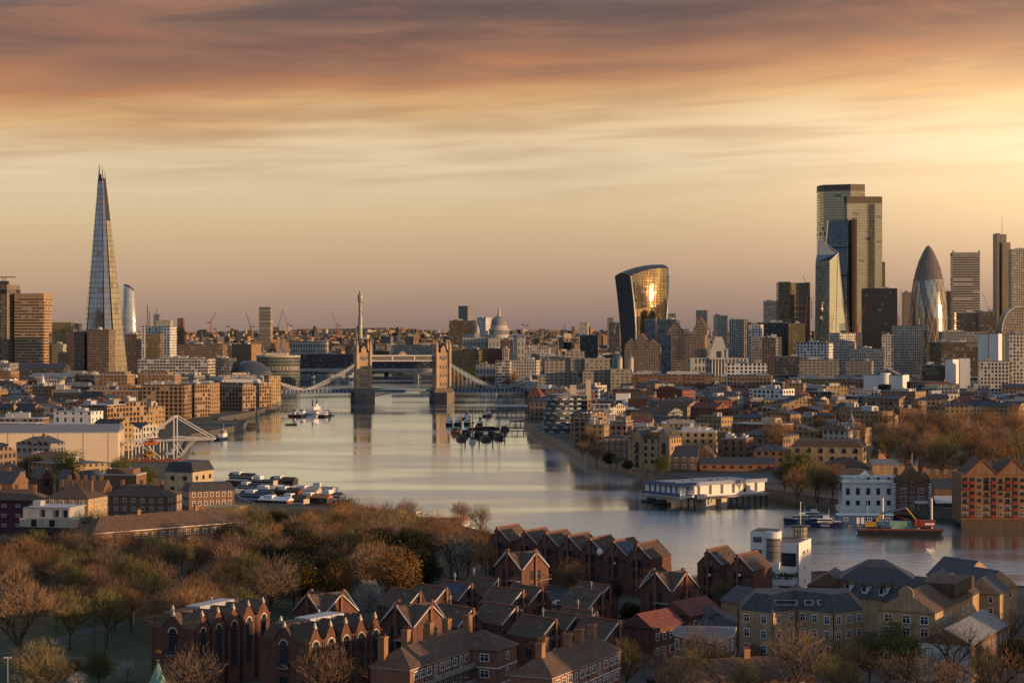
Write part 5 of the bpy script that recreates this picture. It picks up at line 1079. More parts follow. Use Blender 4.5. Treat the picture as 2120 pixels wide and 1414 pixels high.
# --- corner houses with four gables
def corner_house():
    r = thing('corner_house', 'x', 'house', (0, -500, 5)); a = 4.5; h0, h1 = 10.0, 13.6
    b = MB(); b.box(-a, a, -a, a, -1.2, h0)
    for s in (-1, 1):
        b.face([(-a, s*a, h0), (a, s*a, h0), (0, s*a, h1)] if s < 0 else [(a, s*a, h0), (-a, s*a, h0), (0, s*a, h1)])
        b.face([(s*a, a, h0), (s*a, -a, h0), (s*a, 0, h1)] if s < 0 else [(s*a, -a, h0), (s*a, a, h0), (s*a, 0, h1)])
    b.build('wall', RB, r)
    q_ = MB(); C_ = (0, 0, h1+.15)
    for sx in (-1, 1):
        for sy in (-1, 1):
            p, m1, m2 = (sx*a*1.03, sy*a*1.03, h0+.02), (0, sy*a*1.06, h1+.15), (sx*a*1.06, 0, h1+.15)
            q_.face([p, m1, C_] if sx*sy < 0 else [m1, p, C_]); q_.face([m2, p, C_] if sx*sy < 0 else [p, m2, C_])
    q_.build('roof', TL, r)
    for ax_, ay_, rt in ((0, -a, 0), (a, 0, pi/2), (-a, 0, -pi/2), (0, a, pi)):
        b = MB(); b.box(-.3, .3, -.45, .2, 0, h1+.5); b.tube((.2, -.35, h1+.2), (a, -.3, h0+.2), .13, 4, 1); b.tube((-.2, -.35, h1+.2), (-a, -.3, h0+.2), .13, 4, 1); b.build('brick_fin', [MATS['fin brick'], LG], r, (ax_, ay_, 0), rt)
        for z in (1.6, 4.6, 7.6):
            for dx in (-1.2, 1.2):
                ca, sa = cos(rt), sin(rt); link('window', winmesh(1.0, 2.1, 'dark'), r, (ax_+dx*ca+.05*sa, ay_+dx*sa-.05*ca, z), rt)
    for rt, (ax_, ay_) in ((0, (0, -a)), (pi/2, (a, 0))):
        for z in (4.4, 7.4):
            b = MB(); b.box(.4, 4.2, -1.3, -.02, z, z+.15, 0)
            for t in range(9): b.box(.42+.46*t, .46+.46*t, -1.3, -1.26, z, z+1.1, 1)
            b.box(.4, 4.2, -1.32, -1.24, z+1.05, z+1.12, 1); b.build('balcony', [GC, RUST], r, (ax_, ay_, 0), rt)
    return r
hc = corner_house()
for i, (px, py, lb) in enumerate([(1080, 1181, 'four gabled brick corner house by the white blossom tree'), (858, 1300, 'four gabled brick corner house with sunlit balconies near the arched flats'), (1386, 1226, 'four gabled brick corner house at the water below the gap in the houses'), (675, 1275, 'four gabled brick corner house behind the second arched block')]):
    Y = F*(H-15.0)/(py-HY)+6.3; x = (px-CX)*Y/F; FOOT.append((x, Y, 7))
    if i == 0: hc.location = (x, Y, 5); hc.rotation_euler = (0, 0, -R(45)); hc['label'] = lb; hc['group'] = 'four gabled corner houses'
    else: copy_thing(hc, (x, Y, 5), -R(45), lb, 'four gabled corner houses')
# --- red brick flats with arched windows
def arched_flats(label, px, Y, w, d, yaw, h, ng):
    r = blk('arched_brick_flats', label, px, Y, w, d, yaw, h, RB, roof=None, cat='apartment building')
    g_ = d/ng; rf = MB()
    b = MB()
    for i in range(ng):                                            # gables along the right flank
        y0, y1 = -d/2+g_*i+.55, -d/2+g_*(i+1)-.55; ym = (y0+y1)/2
        b.face([(w/2, y0, h), (w/2, y1, h), (w/2, ym, h+2.7)]); b.face([(w/2-.35, y1, h), (w/2-.35, y0, h), (w/2-.35, ym, h+2.7)])
        rf.face([(w/2+.1, y0-.55, h-.1), (w/2+.05, ym, h+2.62), (0, ym, h+2.62), (0, y0-.55, h+.1)][::-1]); rf.face([(w/2+.1, y1+.55, h-.1), (0, y1+.55, h+.1), (0, ym, h+2.62), (w/2+.05, ym, h+2.62)][::-1])
        b2 = MB(); b2.tube((w/2-.15, ym, h+2.1), (w/2-.15, ym, h+3.15), .45, 4, 0, .1); b2.build('gable_cap', CR, r)
        link('window', winmesh(1.7, h*.62, 'arch'), r, (w/2+.02, ym, h*.30), pi/2)
        for s in (-1, 1): b2 = MB(); b2.box(w/2, w/2+.12, ym+s*(g_/2-.25)-.06, ym+s*(g_/2-.25)+.06, 0, h-.3); b2.build('downpipe', BLK, r)
    for x0, x1 in ((-w/2+.6, -w/2+.6+(w-1.2)*.5), ):
        xm = 0; b.face([(xm-2, -d/2, h), (xm+2, -d/2, h), (xm, -d/2, h+2.7)])
        rf.face([(xm-2.4, -d/2-.1, h-.1), (xm, -d/2-.05, h+2.62), (xm, -d/2+4, h+2.62), (xm-2.4, -d/2+4, h+.1)][::-1]); rf.face([(xm+2.4, -d/2-.1, h-.1), (xm+2.4, -d/2+4, h+.1), (xm, -d/2+4, h+2.62), (xm, -d/2-.05, h+2.62)][::-1])
        b2 = MB(); b2.tube((xm, -d/2+.15, h+2.1), (xm, -d/2+.15, h+3.15), .45, 4, 0, .1); b2.build('gable_cap', CR, r)
        link('window', winmesh(1.7, h*.30, 'arch'), r, (xm, -d/2-.02, h*.62), 0); link('window', winmesh(1.7, 2.2, 'dark'), r, (xm, -d/2-.02, h*.28), 0)
        for z in (h*.6, h*.28):
            b2 = MB(); pr = [(1.5*cos(pi+pi*i/8), 1.1*sin(pi+pi*i/8)) for i in range(9)]; b2.prism([(xm+x, -d/2+y) for x, y in pr], z-.2, z-.05, 0); b2.prism([(xm+x, -d/2+y) for x, y in pr], z-.05, z+.9, 1, cap=False, bottom=False); b2.build('balcony', [GC, DG], r)
    for i in range(2):
        y0 = -d/2+d*(.25+.5*i); b2 = MB(); b2.tube((-w/2+.2, y0, h+2.1), (-w/2+.2, y0, h+3.1), .45, 4, 0, .1); b2.build('gable_cap', CR, r)
    b.build('gable', RB, r)
    rf.hip(-w/2+.2, 0.4, -d/2+.2, d/2-.2, h, 2.4, 0, .1, .55); rf.build('roof', TL, r)
    q_ = MB(); q_.box(-w*.35, -w*.02, -d*.15, d*.3, h+1.6, h+2.75); q_.build('flat_roof_deck', LG, r)
    for i in range(3): b2 = MB(); b2.box(-.5, .5, -.7, .7, 0, .12); q_ = b2.build('skylight', GLS, r, (w*.33, -d/2+g_*(i*1.5+.65), h+1.15)); q_.rotation_euler = (R(-40), 0, 0)
    b2 = MB(); b2.box(-w/2-.06, w/2+.06, -d/2-.06, d/2+.06, h*.86, h*.86+.25); b2.build('brick_course', mat('dark course', (.10, .05, .04)), r)
    return r
arched_flats('tall red brick flats with arched windows and five gables nearest the park', 403, 360, 9.5, 25.5, 25.5, 12.0, 5)
arched_flats('red brick flats with arched windows and five gables right of the taller similar block', 637, 345, 11, 20.8, 35, 12.0, 5)
# --- brick estate blocks with hipped roofs
def estate(label, px, Y, w, d, yaw, h, chs, wing=False):
    r = blk('estate_block', label, px, Y, w, d, yaw, h, mat('pink brown brick', (.26, .13, .085)), 'hip', TL, 3.0, cat='apartment building')
    for z in (.6, 3.5, 6.4):
        n = int(d/2.6)
        for i, y in enumerate(spread(n, d, .8)):
            if i % 4 == 3: link('window', winmesh(.8, 1.9, 'white'), r, (w/2+.03, y, z), pi/2)
            else: link('window', winmesh(1.7, 1.35, 'white'), r, (w/2+.03, y, z+.6), pi/2)
    for z in (2.9, 5.8, h-.25): box_part(r, 'white_band', WIN, (-w/2-.05, w/2+.05, -d/2-.05, d/2+.05, z, z+.22))
    for i in range(3): box_part(r, 'downpipe', BLK, (w/2, w/2+.12, -d/2+d*(i+.5)/3, -d/2+d*(i+.5)/3+.12, 0, h))
    for x, y in chs: chim(r, x*w, y*d, h+.6, h+5.0, 1.2, 1.5, 3)
    if wing:
        w2, d2 = 8.0, 8.0; x0, x1, y0, y1 = w/2, w/2+5.5, d/2-8.5, d/2+.05
        b = MB(); b.box(x0, x1, y0, y1, -1, h); b.build('wing', MATS['pink brown brick'], r)
        b = MB(); b.hip(x0-4, x1, y0, y1, h+.002, 2.95, 0); b.build('wing_roof', TL, r)
        for z in (1.2, 4.1, 7.0): link('window', winmesh(1.7, 1.35, 'white'), r, (x1-2.5, y0-.03, z)); link('window', winmesh(1.0, 1.35, 'white'), r, (x1+.03, (y0+y1)/2, z), pi/2)
        for z in (2.9, 5.8): box_part(r, 'walkway_balcony', GC, (x0+.01, x0+1.5, -d/2+6, y0-.1, z, z+.2), (x0+1.4, x0+1.5, -d/2+6, y0-.1, z, z+1.1)); box_part(r, 'white_band', WIN, (x0, x1+.05, y0-.05, y1+.05, z, z+.22))
    return r
estate('long brick estate block with hipped tile roof and a projecting wing', 849, 335, 7.5, 32, 24, 9.0, ((-.3, -.45), (-.3, -.18), (-.3, .1), (-.2, .28), (0, .46)), True)
estate('sunlit brick estate block with hipped roof and five chimneys at the bottom edge', 1143, 327, 7.5, 31, 24.5, 9.0, ((0, -.38), (-.25, -.2), (0, .0), (0, .17), (0, .36)))
# --- white modernist block
r = blk('white_modern_block', 'white modern apartment block with curved window bay and round rooftop lookout', 1652, 492, 11.7, 13.3, 21, 12.4, WH, None, cat='apartment building')
w, d = 11.7, 13.3
b = MB(); b.prism([(-w/2, -d/2), (-w/2+6.6, -d/2), (-w/2+6.6, -d/2+4), (-w/2+5.2, 0), (-w/2, 1)], 12.403, 14.8); b.build('upper_storey', WH, r)
box_part(r, 'roof', FR, (-w/2+.3, w/2-.3, -d/2+.3, d/2-.3, 12.41, 12.5)); b = MB(); b.prism([(-w/2+.3, -d/2+.3), (-w/2+6.3, -d/2+.3), (-w/2+6.3, -d/2+4), (-w/2+5, -.3), (-w/2+.3, .7)], 14.81, 14.95); b.build('roof', FR, r)
b = MB(); b.prism([(-.3+1.75*cos(a), -d/2+.3+1.6*sin(a)) for a in [pi+pi*i/10 for i in range(11)]], 8.1, 13.4); b.build('curved_bay', facade('bay glazing', (.05, .05, .05), (.42, .38, .32), .7, 1.3, .84, .06, .92, gm=.5, gr=.12, gvar=.3), r)
b = MB(); b.prism([(-.3+1.95*cos(a), -d/2+.3+1.8*sin(a)) for a in [pi+pi*i/10 for i in range(11)]], 13.4, 14.9); b.build('curved_parapet', WH, r)
windows(r, 'f', w, d, [-w/2+1.75], [1.2, 4.0, 6.8, 9.4, 12.3], 2.1, 1.3, 'grey'); windows(r, 'f', w, d, [w/2-2.4], [7.2], 3.4, 2.9, 'dark'); windows(r, 'f', w, d, [w/2-2.4], [1.2], 1.8, 1.1, 'dark')
windows(r, 'r', w, d, [-2.2, -.8, 2.5], [9.6], .4, .6, 'dark'); windows(r, 'r', w, d, [-.6], [3.0, 6.0], .4, .6, 'dark')
box_part(r, 'balcony', WH, (-.3, w/2, -d/2-1.8, -d/2+.01, 2.9, 3.1), (-.3, w/2, -d/2-1.9, -d/2-1.7, 2.9, 4.9), (-2.4, 1.5, -d/2-1.7, -d/2-.01, 0, 8.05))
b = MB()
for i in range(420):
    x, z = random.uniform(-.2, w/2), 4.5+abs(random.gauss(0, .55)); v_ = Vector((x, -d/2-1.55+random.gauss(0, .25), z)); e_ = Vector((random.gauss(0, .16), random.gauss(0, .1), random.gauss(0, .16))); g_ = e_.orthogonal()*.7; b.face([v_-e_, v_+g_, v_+e_, v_-g_])
b.build('balcony_plants', mat('balcony leaf', (.05, .075, .02)), r)
b = MB(); b.lathe([(1.7, 12.5), (1.7, 15.2)], 14, (3.8, 4.2)); b.build('lookout_glazing', MATS['bay glazing'], r); b = MB(); b.lathe([(2.3, 15.2), (2.4, 15.5), (.3, 15.75)], 18, (3.8, 4.2)); b.build('lookout_roof', DG, r)
b = MB(); b.tube((3.8, 4.2, 15.6), (3.8, 4.2, 21), .09, 5); b.build('flagpole', WH, r)
box_part(r, 'roof_railing', DG, (.8, w/2, -d/2+.2, -d/2+.26, 13.3, 13.36), (.8, w/2, -d/2+.2, -d/2+.26, 12.9, 12.94), (w/2-.26, w/2-.2, -d/2, d/2, 13.3, 13.36))
box_part(r, 'downpipe', BLK, (w/2-.25, w/2-.1, -d/2-.12, -d/2, 0, 12.3)); r.scale = (1.05, 1.05, 1.09)
# --- footprint buildings: corners left to right along the street, with depth behind
def polyb(name, label, front, depth, h, wall, rm, rh=3.0, style='white', rows_=3, fh=3.0, gap=2.9, size=(1.3, 1.6), cat='apartment building', inset=3.2, z0=5.0):
    pw = [Vector(((px-CX)*Y/F, Y)) for px, Y in front]
    back = [pw[-1]+Vector((depth*.15, depth)), pw[0]+Vector((depth*.15, depth))]
    al = pw+back; c = sum(al, Vector((0, 0)))/len(al); loc = [(p.x-c.x, p.y-c.y) for p in al]
    r = thing(name, label, cat, (c.x, c.y, z0)); FOOT.append((c.x, c.y, max((p-c).length for p in al)*.8))
    b = MB(); b.prism(loc, -1.2, h); b.build('wall', wall, r)
    n = len(loc); q_ = MB()
    if rh:
        ins = []
        for i in range(n):
            a, b_2, e = Vector(loc[i-1]), Vector(loc[i]), Vector(loc[(i+1) % n]); d1, d2 = (b_2-a).normalized(), (e-b_2).normalized(); n1_, n2_ = Vector((-d1.y, d1.x)), Vector((-d2.y, d2.x)); m_ = (n1_+n2_); m_ = m_/max(.4, m_.length_squared)*2; ins.append(b_2+m_*inset)
        for i in range(n):
            j = (i+1) % n; q_.face([(*loc[i], h+.01), (*loc[j], h+.01), (*ins[j], h+rh), (*ins[i], h+rh)])
        q_.face([(p.x, p.y, h+rh) for p in ins])
    else: q_.prism(loc, h+.003, h+.35)
    q_.build('roof', rm, r)
    if rh: b = MB(); b.prism([(x*1.0, y) for x, y in loc], h-.35, h+.05, cap=False, bottom=False); 
    for i in range(len(front)-1):
        a, e = Vector(loc[i]), Vector(loc[i+1]); L = (e-a).length; t = math.atan2(e.y-a.y, e.x-a.x); nn = Vector((sin(t), -cos(t)))*.03
        k_ = max(1, int(L/gap))
        for j in range(k_):
            p = a.lerp(e, (j+.5)/k_)+nn
            for q2 in range(rows_): link('window', winmesh(size[0], size[1], style), r, (p.x, p.y, h-(q2+1)*fh+.75), t)
        b = MB(); b.box(-.07, .07, -.12, .02, 0, h); b.build('downpipe', BLK, r, (a.x+nn.x, a.y+nn.y, 0), t)
    return r, loc, c
r, loc, c = polyb('yellow_brick_flats', 'yellow brick flats with dark slate mansard roof and white windows', [(1529, 404), (1599, 399), (1650, 405), (1725, 398), (1788, 404)], 12, 9.4, YB, SL, 3.3, rows_=3)
for px, n in ((1610, 3), (1632, 3), (1672, 2), (1699, 3)):
    for i in range(n):
        b = MB(); b.box(-.45, .45, -.5, .5, 0, .14); b.box(-.55, .55, -.6, .6, -.05, .1, 1); x = (px+i*6.5-CX)*402/F-c.x; o = b.build('skylight', [GLS, WIN], r, (x, -3.6, 11.05)); o.rotation_euler = (R(45), 0, 0)
r, loc, c = polyb('corner_pub', 'dark brick street corner pub with white window frames under bare trees', [(1394, 385), (1480, 374), (1520, 384)], 10, 7.2, BR, FR, 0, rows_=2, fh=3.3, gap=2.3, size=(1.2, 1.9), cat='pub')
b = MB(); b.prism([(x*1.02, y*1.02) for x, y in loc], 3.0, 3.35); b.prism([(x*1.02, y*1.02) for x, y in loc], 7.0, 7.5); b.build('cornice', CR, r)
a = Vector(loc[0]).lerp(Vector(loc[1]), .5); t = math.atan2(loc[1][1]-loc[0][1], loc[1][0]-loc[0][0]); b = MB(); b.box(-3.4, 3.4, -.35, -.02, 2.5, 3.0, 0); b.build('fascia_sign', GOLD if 0 else BLK, r, (a.x, a.y, 0), t)
# red roofed houses, low dark roofs
r = blk('red_roofed_house', 'brick house with plum red tiled roof beside the green budding tree', 1352, 398, 7.5, 11, 38, 6.6, RB, 'gable', RT, 2.6, cat='house'); windows(r, 'r', 7.5, 11, [-4, -1.5, 1, 3.5], [1, 3.9], 1.0, 1.4)
r = blk('red_roofed_house', 'brick house with plum red roof behind the first red roofed one', 1428, 410, 8, 12, 38, 7.4, RB, 'gable', RT, 2.6, cat='house'); windows(r, 'r', 8, 12, [-4, -1.5, 1, 3.5], [1.2, 4.6], 1.0, 1.4)
r = blk('slate_hipped_house', 'low dark slate hipped roof with four skylights by the yellow flats', 1524, 410, 13, 11, 8, 5.2, YB, 'hip', SL, 3.2, cat='building')
for x, y in ((-2, -3.2), (1.4, -3.2), (-1.2, -2.2), (2.2, -2.2)): b = MB(); b.box(-.55, .55, -.45, .45, 0, .12); o = b.build('skylight', GLS, r, (x, y, 5.2+(y+5.9)*.53+.12)); o.rotation_euler = (R(28), 0, 0)
r = blk('bungalow_terrace', 'long low brown roofed terrace along the bottom edge under bare trees', 1690, 362, 28, 8, -14, 3.2, BR, 'gable', TL, 3.4, axis='x', cat='house'); windows(r, 'f', 28, 8, [-11, -8, -5, -1, 2, 5, 8, 11], [.9], 1.2, 1.3)
for x in (-9, 2, 9): chim(r, x, 0, 5.5, 8)
# --- warehouses at the lower right
r = blk('gabled_warehouse', 'yellow brick gabled warehouse with round headed window near the bottom right', 1936, 388, 11.5, 35, 27, 11.2, YB, 'gable', TL, 3.6, cat='warehouse')
windows(r, 'f', 11.5, 35, [0], [11.2], 1.5, 1.4, 'arch', .05); windows(r, 'f', 11.5, 35, [-3.6, 0, 3.6], [1, 3.6, 6.2, 8.6], 1.6, 1.6)
b = MB(); b.lathe([(1.5, -.2), (1.5, .2)], 16); o = b.build('gable_roundel', YB, r, (0, -17.6, 14.4)); o.rotation_euler = (R(90), 0, 0)
box_part(r, 'roof_terrace', TL, (-1, 5.6, -2, 14, 12.4, 14.9)); windows(r, 'r', 11.5, 35, [-10, -6, 4, 8], [8], 1.3, 1.5)
r = blk('metal_roofed_warehouse', 'long warehouse with pale corrugated metal roof at the bottom right', 2010, 372, 10, 30, 27, 7.4, BR, 'gable', LEAD, 2.6, cat='warehouse', corner='fr')
windows(r, 'r', 10, 30, spread(8, 30), [1.2, 4.3], 1.2, 1.7, 'grey'); windows(r, 'f', 10, 30, [-3, 0, 3], [1.2, 4.3], 1.3, 1.8, 'dark'); box_part(r, 'white_gable_wall', WH, (-5.05, 5.05, -15.08, -15.01, 0, 7.3))
r = blk('shaped_gable_house', 'yellow brick waterside house with shaped gable at the lower right', 2070, 428, 8, 9, 27, 9.6, YB, 'gable', SL, 3.2, cat='house'); windows(r, 'f', 8, 9, [-2, 2], [2, 5, 7.4], 1, 1.3)
for nm, lb, px, Y, w, d, yaw, h, wl, rh in (('slate_warehouse', 'wide dark slate hipped roof at the water right of the white modern block', 1815, 478, 17, 13, 10, 7.0, BR, 4.2), ('slate_warehouse', 'dark slate gabled roof with white dormers above the yellow flats', 1822, 440, 9, 16, -38, 7.6, YB, 4.0), ('slate_warehouse', 'second dark slate gabled roof with dormers and a ladder of skylights', 1900, 432, 9, 20, -38, 8.0, YB, 4.2), ('brick_warehouse', 'yellow brick gabled waterside building with dark slit window', 1942, 446, 9, 12, 22, 9.0, YB, 3.4), ('slate_warehouse', 'dark pitched roof at the water behind the slit windowed gable', 1990, 462, 11, 11, -30, 9.2, YB, 4.0), ('slate_warehouse', 'dark pitched roof with long ridge at the right end of the waterside', 2032, 446, 10, 12, -25, 9.4, YB, 3.6), ('brown_roofed_house', 'small brown roofed house in front of the white modern block', 1640, 452, 9, 9, 20, 5.2, BR, 2.8), ('slate_warehouse', 'low slate roofed house at the water just right of the white modern block', 1722, 482, 10, 11, 18, 5.0, BR, 3.2), ('slate_warehouse', 'small slate roofs between the dark terraces and the white modern block', 1560, 445, 9, 12, -30, 5.6, YB, 3.0)):
    r = blk(nm, lb, px, Y, w, d, yaw, h, wl, 'hip' if 'hipped' in lb else 'gable', SL if 'slate' in nm or 'brick' in nm else TL, rh, cat='building', corner='c')
    windows(r, 'f', w, d, spread(max(2, int(w/3)), w, .5), [h-2.6], 1.0, 1.5)
    if 'dormers' in lb:
        for i, y in enumerate((-4, 1, 6)):
            b = MB(); b.box(-w/2+.4, -w/2+2.2, y-.7, y+.7, h+.6, h+2.3, 0); b.gable(-w/2+.2, -w/2+2.8, y-.8, y+.8, h+2.3, .8, 'x', 1, .1); b.box(-w/2+.36, -w/2+.42, y-.5, y+.5, h+1.0, h+2.1, 2); b.build('dormer', [WIN, TL, GLS], r)
        b = MB(); b.box(-.9, .9, -1, 1, 0, .12); o = b.build('skylight', GLS, r, (-w/4, -6, h+rh/2+.15)); o.rotation_euler = (0, -R(42), 0)
    else: b = MB(); b.box(-.4, .4, -.5, .5, 0, .12); o = b.build('skylight', GLS, r, (w/4, 0, h+rh/2+.12)); o.rotation_euler = (0, R(38), 0)
# --- left foreground beyond the park
r = blk('long_hipped_flats', 'long brick flats with a dark hipped roof behind the bare park trees', 335, 585, 52, 10, -43, 8.6, BR, 'hip', TL, 4.2, corner='c', axis='x', cat='apartment building'); windows(r, 'f', 52, 10, spread(17, 52), [.8, 3.6, 6.3], 1.3, 1.4); box_part(r, 'eaves_gutter', WIN, (-26.4, 26.4, -5.5, -5.38, 8.5, 8.7)); chim(r, -8, 0, 11, 14); chim(r, 12, 0, 11, 14)
r = blk('brown_gable_wall_house', 'big yellow brown brick gable end rising behind the long hipped roof', 470, 640, 11, 9, 10, 9.5, YB, 'flat', YB, corner='c', cat='house')
r = blk('modern_house', 'modern flats with pale stone top storeys and glazed corners by the park', 150, 590, 17, 12, 14, 7.6, mat('dark timber cladding', (.06, .045, .04)), None, cat='apartment building', corner='fr')
box_part(r, 'pale_storey', CR, (-8.7, 8.9, -6.2, 6.2, 7.603, 10.2)); box_part(r, 'pale_storey', PR, (-8.7, 6.4, -4, 6.2, 10.203, 13.2)); box_part(r, 'roof', LG, (-7, 6.9, -4.4, 6.5, 13.21, 13.5), (-7, -4.5, -1, 2, 13.5, 15)); windows(r, 'f', 17, 12, [-5, 0, 5], [1, 4.2], 2.4, 2, 'dark'); windows(r, 'f', 17, 12.4, [-4, 2], [7.9], 1.6, 1.9, 'dark'); windows(r, 'f', 17, 8, [-2, 2.5, 5.3], [10.6], 1.1, 2, 'dark'); windows(r, 'r', 17.8, 12, [-3, 2], [1, 4.2], 1.6, 2, 'dark')
